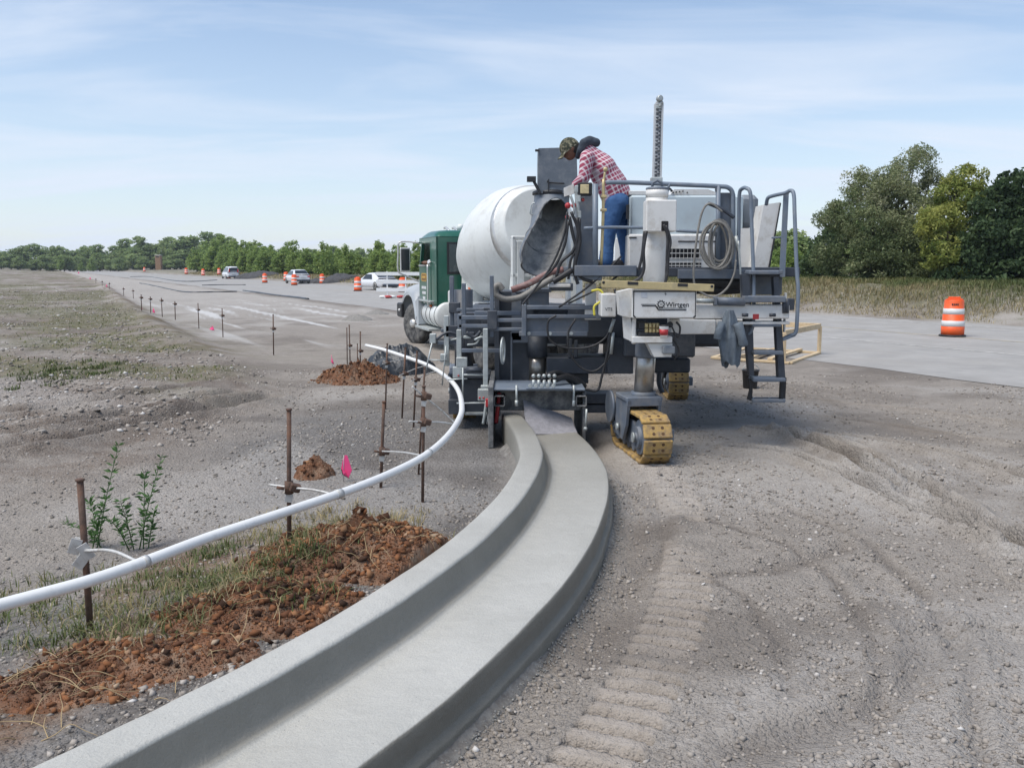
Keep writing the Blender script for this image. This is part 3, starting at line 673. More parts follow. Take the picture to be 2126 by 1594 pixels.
# --- white cross beams to the right
m = PB(); m.pbox(1444, 633, 1640, 662, 9.3, .26, .01); m.pbox(1410, 664, 1487, 694, 9.25, .22, .008); m.pbox(1487, 664, 1500, 692, 9.26, .18); m.pbox(1494, 668, 1640, 674, 9.32, .2); m.pbox(1628, 608, 1634, 690, 9.4, .05); part('cross_beam', m, M_white, PM)
m = PB(); m.ptube([(1440, 624), (1486, 625)], .024, 9.28); part('cylinder_rod', m, M_gal, PM)
m = PB(); m.ptube([(1485, 625), (1546, 627)], .042, 9.28, 16); m.pbox(1484, 617, 1490, 634, 9.22, .1); m.pbox(1544, 615, 1632, 628, 9.24, .1); part('steering_cylinder', m, M_blue, PM)
m = PB(); m.pbox(1563, 652, 1576, 663, 9.297, .01, .002); part('warning_plate', m, M_red, PM)
m = PB()
for x in (1541, 1598): m.ptube([(x, 654), (x+12, 654)], .018, 9.26, 10)
for x in (1628, 1634): m.ptube([(x, 620), (x, 650)], .02, 9.3)
m.pbox(1636, 620, 1650, 644, 9.4, .12); part('grab_fitting', m, M_navy, PM)
# --- chassis
m = PB(); m.pbox(1135, 742, 1290, 776, 10.3, .5, .01); m.pbox(1150, 776, 1222, 796, 10.5, .4); m.pbox(1262, 700, 1316, 776, 10.2, .6); m.pbox(1180, 640, 1300, 700, 10.25, .5); m.pbox(1296, 684, 1445, 742, 10.0, .7, .02); m.pbox(1354, 744, 1434, 774, 11.6, .5, .02)
m.bb((-.35, 10.6, 1.0), (2.55, 11.0, 1.42)); m.bb((-.55, 10.8, .95), (-.2, 13.6, 1.35)); m.bb((2.1, 10.8, .95), (2.5, 14.0, 1.35)); m.bb((-.5, 13.3, .95), (2.5, 13.7, 1.35))
m.cyl((2.36, 13.35, .5), (2.36, 13.35, 1.3), .12); m.cyl((-.62, 11.75, .5), (-.62, 11.75, 1.6), .12)
part('chassis', m, M_navy, PM)
m = PB(); m.pbox(1205, 818, 1271, 838, 10.4, .35); m.pbox(1205, 840, 1268, 857, 10.42, .3); part('scraper_blade', m, M_navy, PM)
m = PB(); m.pbox(1180, 703, 1188, 742, 10.25, .08); m.pbox(1192, 706, 1200, 742, 10.25, .08); m.pbox(1262, 690, 1275, 735, 10.18, .08); m.ptube([(1372, 745), (1368, 790), (1375, 815)], .035, 12.2); part('strut', m, M_navy, PM)
# --- deck
dk = 1.885
m = PB(); m.bb((.66, 9.75, dk-.10), (3.05, 12.6, dk), .01); part('deck', m, M_navy, PM)
m = PB(); m.pbox(1193, 551, 1322, 573, 9.70, .05); m.pbox(1408, 559, 1560, 579, 9.70, .05); m.pbox(1555, 561, 1626, 569, 9.55, .25); m.pbox(1540, 569, 1625, 612, 9.95, .05); m.pbox(1193, 573, 1250, 582, 9.74, .3); part('deck_fascia', m, M_blue, PM)
m = PB(); m.ptube([(1412, 586), (1470, 584), (1540, 588)], .07, 9.85, 12); m.ptube([(1430, 598), (1500, 600), (1550, 597)], .06, 9.9, 12); part('under_deck_duct', m, M_black, PM)
# --- engine cover
m = PB(); m.pbox(1306, 404, 1545, 512, 10.7, 1.5, .03); eng = part('engine_cover', m, M_hood, PM)
m = PB(); m.pprism([(1400, 393), (1470, 393), (1500, 405), (1392, 405)], 10.72, 1.3); m.pbox(1306, 396, 1345, 405, 10.72, 1.3); part('cover_top', m, M_white, eng)
m = PB(); m.pbox(1304, 486, 1488, 561, 10.62, 1.4, .02); part('cover_lower', m, M_white, eng)
m = PB(); m.pbox(1304, 400, 1306.5, 560, 10.66, .04); m.pbox(1486, 404, 1490, 560, 10.6, .06); m.pbox(1408, 500, 1488, 502.5, 10.612, .01, .002); m.pbox(1306, 492, 1322, 494.5, 10.612, .01, .002); part('cover_trim', m, M_ink, eng)
m = PB(); m.pbox(1370, 516, 1452, 536, 10.612, .02, .002); m.pbox(1370, 545, 1456, 557, 10.612, .02, .002); lv = part('air_grille', m, M_grille, eng)
m = PB()
for k in range(11): m.pbox(1370+k*8.1, 515, 1371.6+k*8.1, 558, 10.60, .01, .001)
for y in (515, 525, 535.5, 544, 550.5, 557): m.pbox(1369, y, 1457, y+1.6, 10.603, .01, .001)
part('grille_bars', m, M_white, lv)
m = PB(); m.pbox(1300, 425, 1307, 455, 10.60, .03, .002); part('cover_handle', m, M_ink, eng)
m = PB()
for i, x in enumerate((1393, 1398, 1404, 1411, 1418, 1427)): m.sph(P(x, 397+((i*7) % 4), 10.71), .009, 8, 5)
m.ptube([(1385, 400), (1390, 392), (1396, 398)], .012, 10.7); part('cover_bolts', m, M_ink, eng)
# --- operator side: tank, covers
m = PB(); m.pbox(1534, 404, 1577, 472, 10.9, .5, .06); part('fluid_tank', m, M_seatpad, PM)
m = PB(); m.pprism([(1538, 474), (1588, 474), (1580, 560), (1536, 560)], 10.55, .45); m.pprism([(1586, 425), (1621, 420), (1596, 560), (1562, 560)], 10.35, .35); part('console_cover', m, M_white, PM)
m = PB(); m.pprism([(1620, 422), (1622, 422), (1598, 560), (1595, 560)], 10.33, .4); part('cover_seal', m, M_ink, PM)
# --- rails (each stretch of pipe its own piece)
rail = lambda pts, r=.021, Yd=9.75: part('guard_rail', PB().ptube(pts, r, Yd, 10, 6), M_seatpad_rail, PM)
M_seatpad_rail = pmat('rail_blue_grey_paint', (.16, .195, .24), .45, var=.1, scale=8, dirt=(.28, .28, .28), damt=.3, dscale=9)
rail([(1258, 379), (1300, 379), (1400, 383), (1490, 387), (1512, 390), (1521, 402), (1522, 430), (1522, 560)], .024)
rail([(1212, 474), (1270, 472), (1345, 473)], .017); rail([(1404, 479), (1440, 481), (1488, 482)], .017)
rail([(1236, 382), (1236, 560)], .03); rail([(1491, 385), (1491, 560)], .026); rail([(1345, 476), (1345, 478)], .012)
rail([(1532, 560, 9.8), (1534, 470, 9.75), (1535, 405, 9.7), (1541, 392, 9.65), (1550, 391, 9.55), (1558, 402, 9.5), (1560, 450, 9.5), (1564, 560, 9.45), (1565, 640, 9.4), (1562, 680, 9.4), (1553, 694, 9.42), (1540, 693, 9.45)], .02)
rail([(1591, 425, 9.9), (1594, 412, 9.85), (1604, 407, 9.8), (1630, 401, 9.65), (1641, 396, 9.6), (1648, 404, 9.55), (1650, 450, 9.5), (1654, 560, 9.45), (1657, 600, 9.42), (1655, 660, 9.4), (1652, 690, 9.4), (1640, 697, 9.42), (1627, 703, 9.45)], .02)
m = PB(); m.pprism([(1628, 402), (1638, 400), (1630, 575), (1619, 575)], 9.7, .03); m.pbar(1602, 494, 1628, 492, 9.75, .02, .02); m.pprism([(1625, 702), (1652, 690), (1652, 698), (1627, 708)], 9.4, .02); part('rail_plate', m, M_seatpad_rail, PM)
m = PB(); m.pbox(1486, 400, 1524, 562, 9.79, .03); m.pbox(1480, 480, 1497, 490, 9.73, .05); m.pbox(1486, 386, 1497, 398, 9.73, .05); m.pbox(1492, 425, 1499, 470, 9.76, .035); part('rail_bracket', m, M_blue, PM)
# --- ladder
m = PB(); m.pprism([(1540, 570), (1556, 570), (1564, 694), (1566, 780), (1556, 780), (1548, 690)], 9.4, .10); m.pprism([(1606, 575), (1617, 575), (1631, 790), (1617, 790)], 9.4, .10); lad = part('ladder', m, M_navy, PM)
for (x0, x1, y) in ((1556, 1618, 562), (1556, 1621, 614), (1562, 1623, 671), (1565, 1627, 729), (1564, 1632, 785)):
    part('ladder_step', PB().pbox(x0, y, x1, y+8, 9.32, .20, .008), M_blue, lad)
m = PB(); m.pprism([(1554, 786), (1564, 788), (1562, 822), (1564, 834), (1553, 830), (1558, 810)], 9.4, .06); m.pprism([(1622, 788), (1633, 784), (1630, 836), (1620, 832)], 9.4, .06); part('strap', m, M_black, lad)
m = PB(); m.pbox(1562, 829, 1630, 836, 9.30, .03); m.pbox(1562, 825, 1630, 828, 9.46, .03); m.bar(P(1562, 832, 9.31), P(1564, 826, 9.48), .02, .02); m.bar(P(1629, 832, 9.31), P(1627, 826, 9.48), .02, .02); m.bar(P(1597, 832, 9.31), P(1597, 826, 9.48), .02, .02); part('ladder_step', m, M_blue, lad)
m = PB(); m.ptube([(1533, 500), (1537, 560), (1540, 620)], .012, 9.6); m.ptube([(1528, 490), (1533, 520)], .02, 9.62); part('gas_spring', m, M_gal, PM)
# --- sensor mast
m = PB()
for x0, x1 in ((1354, 1357.4), (1369, 1373)):
    m.pprism([(x0+1, 372), (x1+1, 372), (x1+5, 216), (x0+5, 216)], 10.1, .05)
for k in range(20):
    y = 369-k*8.0; xo = (372-y)*.027
    m.pbar(1356+xo, y, 1371+xo, y-4 if k % 2 else y+4, 10.11, .012, .02); m.pbar(1357+xo, y-4, 1371+xo, y-4, 10.135, .012, .016)
m.pprism([(1357, 372), (1371, 372), (1375.5, 216), (1361.5, 216)], 10.125, .012); mast = part('perforated_mast', m, pmat('pale_zinc', (.56, .57, .57), .5, metal=.1, var=.1, dirt=(.4, .4, .4), damt=.3), PM)
m = PB()
for k in range(19):
    y = 365-k*8.0; xo = (372-y)*.027
    m.lathe([(.012, 0), (.012, .003)], P(1362+xo, y, 10.098), (0, -1, 0), 8); m.lathe([(.012, 0), (.012, .003)], P(1367+xo, y-4, 10.098), (0, -1, 0), 8)
part('mast_bolt', m, M_navy, mast)
m = PB(); m.pbox(1362, 218, 1374, 226, 10.09, .07); m.ptube([(1370, 222), (1373, 214), (1376, 212)], .02, 10.1); m.lathe([(.02, -.03), (.034, -.02), (.034, .02), (.025, .03)], P(1369.5, 205, 10.1), (.3, -1, .1), 14); part('mast_head', m, M_gal, mast)
m = PB(); m.pbox(1352, 368, 1376, 384, 10.08, .09); part('mast_foot', m, M_gal, mast)
# --- console column with valves and lamp
m = PB(); m.pbox(1196, 402, 1240, 566, 10.05, .30, .02); m.pbox(1190, 470, 1200, 560, 9.98, .06); col_ = part('console_column', m, M_blue, PM)
m = PB(); m.pprism([(1171, 390), (1191, 382), (1192, 402), (1172, 408)], 9.85, .07); part('control_box', m, M_white, col_)
m = PB(); m.pbox(1199, 379, 1230, 406, 9.80, .10, .01); part('lamp_housing', m, M_ink, col_)
m = PB(); m.pbox(1205, 383, 1223, 402, 9.79, .02, .006); part('lamp_lens', m, pmat('amber_lens', (.55, .45, .25), .25, var=.2, scale=30), col_)
m = PB(); m.ptube([(1196, 392), (1198, 420), (1203, 452)], .02, 9.82); m.ptube([(1184, 405), (1192, 430), (1190, 448)], .014, 9.8); m.pbox(1193, 385, 1201, 400, 9.8, .06); m.pbox(1197, 405, 1206, 420, 9.8, .05); m.pbox(1200, 438, 1207, 453, 9.8, .05); part('valve_stack', m, M_gal, col_)
m = PB(); m.sph(P(1179, 427, 9.78), .032); m.sph(P(1178, 451, 9.78), .024); m.sph(P(1191, 427, 9.82), .028); m.sph(P(1210, 415, 9.84), .02); part('red_valve_cap', m, M_red, col_)
m = PB(); m.ptube([(1253, 372), (1252, 450), (1248, 550)], .016, 9.78, 10); part('pole_lower', m, M_gold, PM); 
m = PB(); m.ptube([(1256, 358), (1254, 375), (1253, 410)], .012, 9.78, 10); m.sph(P(1257, 352, 9.78), .026); m.pbox(1248, 405, 1260, 411, 9.75, .05); m.pbox(1247, 433, 1260, 439, 9.75, .05); part('pole_top', m, M_gold, PM)
for pts, r in (([(1178, 440), (1174, 475), (1160, 520), (1140, 560), (1110, 600), (1085, 632)], .012), ([(1182, 450), (1190, 490), (1197, 520), (1192, 560), (1200, 590)], .018), ([(1186, 440), (1200, 480), (1190, 520), (1165, 545), (1155, 575)], .016),
               ([(1198, 452), (1204, 500), (1194, 550), (1205, 575), (1230, 585)], .02), ([(1180, 460), (1172, 510), (1150, 555), (1120, 585)], .014), ([(1204, 455), (1200, 510), (1185, 540), (1180, 580)], .014),
               ([(1290, 532), (1262, 560), (1215, 600), (1160, 638)], .011), ([(1300, 560), (1250, 595), (1180, 630)], .010), ([(1188, 560), (1165, 575), (1148, 585)], .032)):
    part('hydraulic_hose', PB().ptube(pts, r, 9.75, 8), M_black, PM)
for pts, r in (([(1155, 655), (1138, 668), (1142, 705), (1175, 722), (1225, 720), (1258, 700), (1270, 668)], .011), ([(1195, 662), (1180, 690), (1182, 730), (1205, 762), (1235, 770), (1262, 745), (1270, 712)], .011), ([(1276, 600), (1282, 630), (1278, 655)], .013), ([(1278, 640), (1270, 690), (1250, 780), (1240, 810), (1215, 808)], .013)):
    part('hydraulic_hose', PB().ptube(pts, r, 9.6, 8, 8), M_black, PM)
m = PB(); m.ptube([(1275, 662), (1266, 690)], .018, 9.58, 8); m.ptube([(1273, 690), (1268, 735)], .018, 9.6, 8); part('hose_fitting', m, M_gal, PM)
part('suction_hose', PB().ptube([(1044, 602), (1036, 592), (1027, 598), (1030, 612), (1050, 621), (1080, 617), (1110, 600), (1150, 576)], .034, 10.2, 12, 8), M_hose, PM)
part('suction_hose', PB().ptube([(1062, 602), (1100, 588), (1140, 567), (1170, 560)], .036, 10.25, 12, 8), M_pinkhose, PM)
# --- left side hopper tower and leg above the mould
m = PB(); m.pbox(1031, 604, 1110, 804, 10.5, .5, .01); m.pbox(1027, 596, 1037, 800, 10.35, .2); tw = part('mould_tower', m, M_navy, PM)
m = PB(); m.pbox(1098, 604, 1140, 636, 10.3, .3); m.pbox(1094, 600, 1145, 607, 10.26, .36); m.pbox(1140, 588, 1190, 604, 10.3, .3); part('leg_box', m, M_blue, PM)
m = PB(); m.pbox(1140, 590, 1185, 597, 10.2, .4); m.pbox(1215, 588, 1238, 660, 9.95, .05); m.pbox(1214, 640, 1248, 664, 9.9, .03); part('pale_bracket', m, M_white, PM)
m = PB(); m.pprism([(1062, 602), (1082, 620), (1082, 706), (1062, 706)], 10.42, .05); m.pbox(1060, 700, 1064, 800, 10.4, .03); m.pbox(1060, 690, 1110, 712, 10.42, .06); part('tower_plate', m, M_blue, tw)
m = PB(); m.pbox(1248, 610, 1280, 658, 9.35, .3, .01); vb = part('valve_box', m, M_white, PM)
text_mesh('VT5', .045, M_ink, vb, P(1256, 645, 9.348), (1, 0, 0), (0, 0, 1))
part('yellow_cable', PB().ptube([(1228, 604), (1244, 602), (1252, 612), (1246, 626), (1234, 636), (1234, 655)], .012, 9.5, 8, 8), M_yel, PM)
m = PB(); q = P(1116, 700, 10.45); m.cyl((q[0], 10.45, P(0, 740, 10.45)[2]), (q[0], 10.45, P(0, 696, 10.45)[2]), .115, seg=26); part('leg_sleeve', m, M_navy, PM)
m = PB(); m.cyl((q[0], 10.45, P(0, 792, 10.45)[2]), (q[0], 10.45, P(0, 735, 10.45)[2]), .095, seg=26); part('leg_piston', m, M_steel, PM)
# slate frame in front of the leg
m = PB(); m.pbox(1083, 660, 1222, 690, 9.95, .16); m.pbox(1078, 688, 1220, 698, 9.93, .2); arm_ = part('offset_arm', m, M_blue, PM)
m = PB()
for y0, y1 in ((634, 643), (653, 661)): m.pbox(1088, y0, 1246, y1, 9.88, .06)
m.pbox(1083, 632, 1093, 698, 9.87, .07); m.pbox(1238, 634, 1248, 662, 9.87, .07); m.cyl(P(1088, 632, 9.9), P(1088, 628, 9.9), .02); part('arm_frame', m, M_blue, arm_)
m = PB()
for x in (1098, 1142, 1186): m.lathe([(.02, 0), (.02, .015)], P(x, 692, 9.93), (0, -1, 0), 8)
part('arm_bolt', m, M_gal, arm_)
# string-line sensor arms on the left
m = PB()
for (x0, y0, x1, y1) in ((952, 655, 1015, 664), (952, 673, 1015, 681), (1015, 661, 1084, 669), (1015, 680, 1084, 687), (950, 652, 959, 684)): m.pbox(x0, y0, x1, y1, 10.0, .05)
m.pbox(985, 646, 1082, 655, 10.25, .05); m.pbox(948, 640, 1005, 647, 10.45, .05); m.pbox(958, 724, 1045, 732, 10.1, .06); m.pbox(915, 682, 955, 690, 10.5, .06); m.pbox(908, 708, 960, 716, 10.45, .05)
sa = part('sensor_arm', m, M_blue, PM)
for (x, y0, y1, Yd) in ((1021, 572, 700, 10.02), (963, 588, 700, 10.3), (938, 573, 690, 10.55)):
    m = PB(); m.pbox(x-4, y0, x+4, y1, Yd, .05); part('sensor_post', m, M_blue, sa)
for (x, y0, y1, Yd) in ((1008, 682, 808, 9.95), (953, 684, 745, 10.2), (927, 655, 760, 10.4)):
    m = PB(); m.pbox(x-5, y0, x+5, y1, Yd, .05); part('pale_post', m, M_gal, sa)
m = PB(); m.pbox(992, 808, 1021, 832, 9.9, .08); m.pbox(998, 800, 1014, 812, 9.92, .06); m.pbox(947, 742, 970, 762, 10.1, .08); m.pbox(940, 762, 960, 785, 10.1, .08); m.pbox(892, 693, 905, 713, 10.4, .07); m.pbox(914, 735, 928, 752, 10.3, .07); part('sensor_box', m, M_gal, sa)
m = PB()
for x in (1004, 996, 952): m.sph(P(x, 826 if x > 990 else 780, 9.9 if x > 990 else 10.09), .012, 8, 5)
m.sph(P(1019, 838, 9.88), .014, 8, 5); part('sensor_lamp', m, M_red, sa)
m = PB(); m.ptube([(948, 837), (1027, 836)], .009, 9.86, 8); m.ptube([(961, 763), (961, 835)], .009, 9.9, 8); m.ptube([(880, 788), (897, 712)], .009, 10.3, 8); m.ptube([(926, 718), (918, 800)], .007, 10.3); m.ptube([(888, 747), (930, 748)], .008, 10.3); m.ptube([(930, 788), (970, 786)], .008, 10.05); m.ptube([(1020, 830), (1026, 840), (1022, 815)], .008, 9.86); part('feeler_rod', m, M_gal, sa)
m = PB(); q = P(1044, 728, 10.0); th = np.linspace(0, 2*pi, 25); m.tube([q+np.array([.02*sin(t), .11*sin(t), .14*cos(t)]) for t in th], .012, 8); m.bar(q+np.array([0, 0, -.14]), q+np.array([0, 0, .14]), .012, .012); m.bar(q+np.array([0, -.11, 0]), q+np.array([0, .11, 0]), .012, .012); part('hand_wheel', m, M_gal, sa)
m = PB(); m.ptube([(968, 768), (1000, 768)], .03, 10.05); m.pbox(925, 676, 950, 700, 10.4, .1); m.pbox(932, 628, 955, 650, 10.5, .1); m.pbox(1012, 645, 1032, 684, 9.97, .1); m.ptube([(968, 690), (985, 700), (998, 688)], .02, 10.2); m.ptube([(905, 705), (930, 690), (955, 696)], .015, 10.4); m.pbox(970, 690, 985, 716, 10.3, .1); part('arm_clamp', m, M_navy, sa)
m = PB(); m.ptube([(970, 716), (990, 712), (1000, 690)], .012, 10.2); m.ptube([(985, 706), (1000, 700), (1010, 706)], .015, 10.15); m.ptube([(936, 706), (960, 700)], .01, 10.3); m.pbox(962, 697, 978, 703, 10.2, .05); m.ptube([(960, 778), (1012, 779)], .012, 10.05); part('arm_fitting', m, M_gal, sa)
# --- trimmer box left of the mould (front face of the grading head)
m = PB(); m.pbox(933, 784, 1016, 858, 10.5, .9, .02); m.pbox(930, 776, 1018, 786, 10.45, .5); m.pbox(931, 830, 960, 860, 10.4, .1); tr = part('trimmer_housing', m, M_navy, PM)
m = PB(); m.pbox(965, 856, 1012, 862, 10.45, .6); part('trimmer_lip', m, M_gal, tr)
# --- mould
xl, xr = KP[last-1][0]-.26, KP[last-1][0]+.66
zt = P(1120, 806, 9.7)[2]
m = MB(); m.bb((xl, 9.72, .36), (xr, 9.78, zt-.02)); m.bb((xl+.0, 9.72, .30), (xl+.05, 9.76, zt)); m.bb((xl, 9.78, zt-.08), (xr, 10.7, zt-.03)); mould = part('mould', m, M_splash, PM, 'concrete splashed dark mould')
m = MB(); m.bb((xl-.075, 9.35, .02), (xl-.02, 10.9, zt+.06)); m.bb((xr, 9.55, .02), (xr+.035, 10.9, zt-.02)); part('mould_side', m, M_splash, mould)
m = MB(); m.bb((xl-.03, 9.5, zt), (xr+.02, 10.2, zt+.025)); m.bb((xl+.32, 9.42, zt+.027), (xl+.80, 9.75, zt+.045)); part('mould_top', m, M_seatpad_rail, mould)
for xx in (xl+.04, xr-.02):
    m = MB(); c_ = np.array([xx, 9.55, zt-.11]); t_ = .052
    for dx, dz, w_, h_ in ((-t_, 0, .012, .116), (t_, 0, .012, .116), (0, t_, .116, .012), (0, -t_, .116, .012)): m.bb(c_+np.array([dx-w_/2, -.05, dz-h_/2]), c_+np.array([dx+w_/2, .25, dz+h_/2]), .002)
    part('square_tube', m, M_splash, mould)
m = MB()
for k in range(5): m.cyl((xl+.40+k*.055, 9.55, zt+.03), (xl+.40+k*.055, 9.55, zt+.11), .017, seg=10); m.cyl((xl+.36+k*.06, 9.47, zt+.06), (xl+.36+k*.06, 9.42, zt+.06), .018, seg=10); m.sph((xl+.4+k*.055, 9.56, zt+.15), .022, 8, 6)
part('hose_coupling', m, M_gal, mould)
m = MB(); m.tube(catmull([(xl+.5, 9.6, zt+.1), (xl+.62, 9.8, zt+.14), (xl+.85, 9.9, zt+.08), (xr+.05, 10.0, zt-.02)], 6), .035, 10); m.tube(catmull([(xl+.6, 9.56, zt+.1), (xl+.75, 9.7, zt+.12), (xl+.9, 9.9, zt+.02)], 6), .03, 10); m.tube(catmull([(xl+.48, 9.55, zt+.12), (xl+.66, 9.7, zt+.17), (xl+.82, 9.8, zt+.05)], 6), .026, 10); part('hose_bundle', m, M_black, mould)
m = MB()
for xx in (xl+.22, xr-.10): m.cyl((xx, 9.5, zt-.16), (xx, 9.5, zt+.06), .012, seg=8); m.cyl((xx, 9.5, zt-.16), (xx, 9.5, zt-.10), .018, seg=8)
m.cyl((xr+.02, 9.42, .22), (xr+.03, 9.42, zt-.18), .011, seg=8); m.sph((xr+.02, 9.42, .215), .022); part('adjusting_rod', m, M_gal, mould)
# wet concrete held back against the mould
m = MB(); rows = []
for u in np.linspace(0, 1, 12):
    ys = 9.30+.36*u; rows.append([(KP[np.argmin(np.abs(KP[:, 1]-ys))][0]+.02+.52*v, ys, .18+.30*u*(1-.65*v)*(.9+.2*vnoise(np.array([v*5.]), np.array([u*4.]), 3)[0])*(1 if u > 0 else .9)) for v in np.linspace(0, 1, 14)])
m.sheet(rows); part('fresh_mix', m, pmat('wet_concrete_mix', (.235, .23, .245), .7, var=.2, scale=20, bump=.7, bscale=70), mould)
m = PB(); m.ptube([(1031, 815), (1024, 850), (1028, 880)], .018, 9.7); part('hydraulic_hose', m, M_black, PM)
m = PB(); m.ptube([(1037, 815), (1033, 850), (1030, 878)], .022, 9.65, 10); m.pbox(1008, 828, 1020, 845, 9.8, .05); part('red_cylinder', m, M_red, PM)
m = PB(); m.ptube([(1010, 832), (1006, 862), (1003, 880)], .016, 9.85); m.ptube([(1018, 845), (1012, 880)], .012, 9.8); part('trim_rod', m, M_gal, PM)
# spirit level, cup, jacket, hose coil, bucket: loose things
o = build('spirit_level', PB().pbar(1249, 589, 1482, 598, 8.70, .028, .070, .004), M_gold, None, P(1365, 594, 8.7)); tag(o, 'long gold spirit level lying on top of the white name box', 'spirit level')
lv_ = o
m = PB()
for (x0, x1, y) in ((1303, 1325, 587.7), (1407, 1428, 591.3)): m.pbar(x0, y, x1, y+.8, 8.684, .006, .03, .002)
m.sph(P(1253, 586.4, 8.684), .014, 8, 6, (1, .3, 1)); m.sph(P(1478, 594.6, 8.684), .014, 8, 6, (1, .3, 1)); o = build('vial_window', m, M_ink, lv_)
m = PB(); c0 = P(1378, 702, 8.70); m.lathe([(.034, 0), (.045, .11), (.047, .115)], c0, (0, 0, 1), 20); o = build('drink_cup', m, pmat('white_foam', (.75, .74, .72), .6, var=.04), None, c0); tag(o, 'small white and red drink cup on the white bracket under the name box', 'cup')
m = MB(); m.lathe([(.0385, .03), (.0435, .085)], c0, (0, 0, 1), 20); build('red_band', m, M_red, o); m = MB(); m.lathe([(.047, .114), (.049, .122), (.03, .125)], c0, (0, 0, 1), 20); build('lid', m, M_ink, o)
# jacket draped over the beam
jm = pmat('slate_jacket_cloth', (.115, .14, .165), .85, var=.25, scale=14, bump=.5, bscale=40)
rows = []
for v in np.linspace(0, 1, 26):
    row = []; z_ = 644+114*v
    for u in np.linspace(0, 2*pi, 40):
        cx_ = 1515-4*v+6*v*v; half = (7+16*min(1, v*2.2))*(1-.42*max(0, v-.62)*2)
        fold = 1+.16*sin(5*u+3*v)+.10*sin(9*u-4*v+1)
        px_ = cx_+half*cos(u)*fold; yy = 9.17-.10*sin(u)*(.35+.8*min(1, v*2))*fold
        hem = (12*sin(u*2+.6)+7*sin(5*u))*max(0, v-.55)
        row.append(P(px_, z_+hem, yy))
    rows.append(row)
m = MB(); m.sheet(rows); jk = build('work_jacket', m, jm, None, P(1513, 644, 9.2)); tag(jk, 'blue grey work jacket hung over the white beam beside the ladder', 'jacket')
m = MB(); m.tube(catmull([P(1532, 672, 9.1), P(1540, 700, 9.06), P(1543, 716, 9.08)], 5), [.05]*4+[.045]*4+[.05]*3, 10); build('sleeve', m, jm, jk)
m = MB(); m.tube(catmull([P(1498, 672, 9.1), P(1492, 690, 9.05), P(1489, 704, 9.05)], 5), [.04]*11, 10); build('sleeve', m, jm, jk)
# coil of hose on the rail
pts_ = []
for k in range(6*26):
    a = 2*pi*k/26; w1 = .75+.28*sin(k*.11)+.08*sin(k*.031); pts_.append(P(1491+(33*w1)*sin(a)+3*sin(k*.05), 505-(50*(.82+.2*sin(k*.017+1)))*cos(a)+4*sin(k*.023), 9.62+.05*sin(k*.061)))
m = MB(); m.tube(pts_, .0125, 8); hc = build('hose_coil', m, M_hose, None, P(1491, 505, 9.62)); tag(hc, 'loose coil of thin grey hose hung on the guard rail', 'hose')
m = PB(); m.ptube([(1500, 440), (1475, 423), (1458, 440), (1446, 500), (1440, 570), (1448, 600), (1480, 616), (1508, 600), (1524, 570), (1528, 540)], .0115, 9.58, 8, 10); build('hose_tail', m, M_hose, hc)
m = PB(); m.ptube([(1470, 422), (1500, 435), (1524, 452)], .02, 9.6); build('hose_nozzle', m, M_navy, hc)
# ------------------------------------------------------------------ concrete mixer truck
TH = R(18.); TF = np.array([-sin(TH), cos(TH), 0]); TL = np.array([-cos(TH), -sin(TH), 0]); UPV = np.array([0, 0, 1.])
g_ = G(857, 711); TO = np.array([g_[0], g_[1], 0])-TL*1.06; TO[2] = g1(TO[0], TO[1])-.01
TRM = np.stack([TF, TL, UPV], 1)                                                          # columns: forward, left, up
def TW(u, v, z): return TO+TF*u+TL*v+UPV*z
M_green = pmat('green_cab_paint', (.014, .105, .068), .3, var=.08, scale=3, dirt=(.07, .14, .11), damt=.25, dscale=3, coat=.4)
M_fend = pmat('pale_grey_fender', (.42, .45, .47), .4, var=.08, dirt=(.28, .27, .25), damt=.35)
M_drum = pmat('drum_white_paint', (.68, .70, .68), .38, var=.05, scale=2, dirt=(.46, .46, .43), damt=.42, dscale=3)
M_tyre = pmat('tyre_rubber', (.040, .040, .042), .8, var=.25, scale=12, dirt=(.20, .195, .18), damt=.72, dscale=6)
M_rim = pmat('dusty_alloy', (.60, .60, .58), .35, metal=.5, var=.2, scale=12, dirt=(.30, .28, .25), damt=.35)
M_win = pmat('cab_glass', (.16, .20, .20), .06, var=.05, trans=.6)
M_hop = pmat('hopper_grey_paint', (.125, .145, .17), .5, var=.15, scale=4, dirt=(.25, .25, .25), damt=.4, dscale=4)
truck = thing('mixer_truck', 'green cabbed concrete mixer truck with a white drum ahead of the paving machine', 'truck', TW(-3.5, 0, 0))
class TB(MB):
    def tb(s, u0, u1, v0, v1, z0, z1, b=.02):
        return s.box(TW((u0+u1)/2, (v0+v1)/2, (z0+z1)/2), (abs(u1-u0), abs(v1-v0), abs(z1-z0)), TRM, b)
    def tt(s, pts, r, seg=8, n=6, sm=True):
        p = np.array([TW(*q) for q in pts]); return s.tube(catmull(p, n) if sm and len(p) > 2 else p, r, seg)
    def tp(s, poly, v0, v1): return s.prism([TW(u, v0, z) for u, z in poly], TL*(v1-v0))
def tp(name, mb, mat, parent=truck, label=None): return part(name, mb, mat, parent, label)
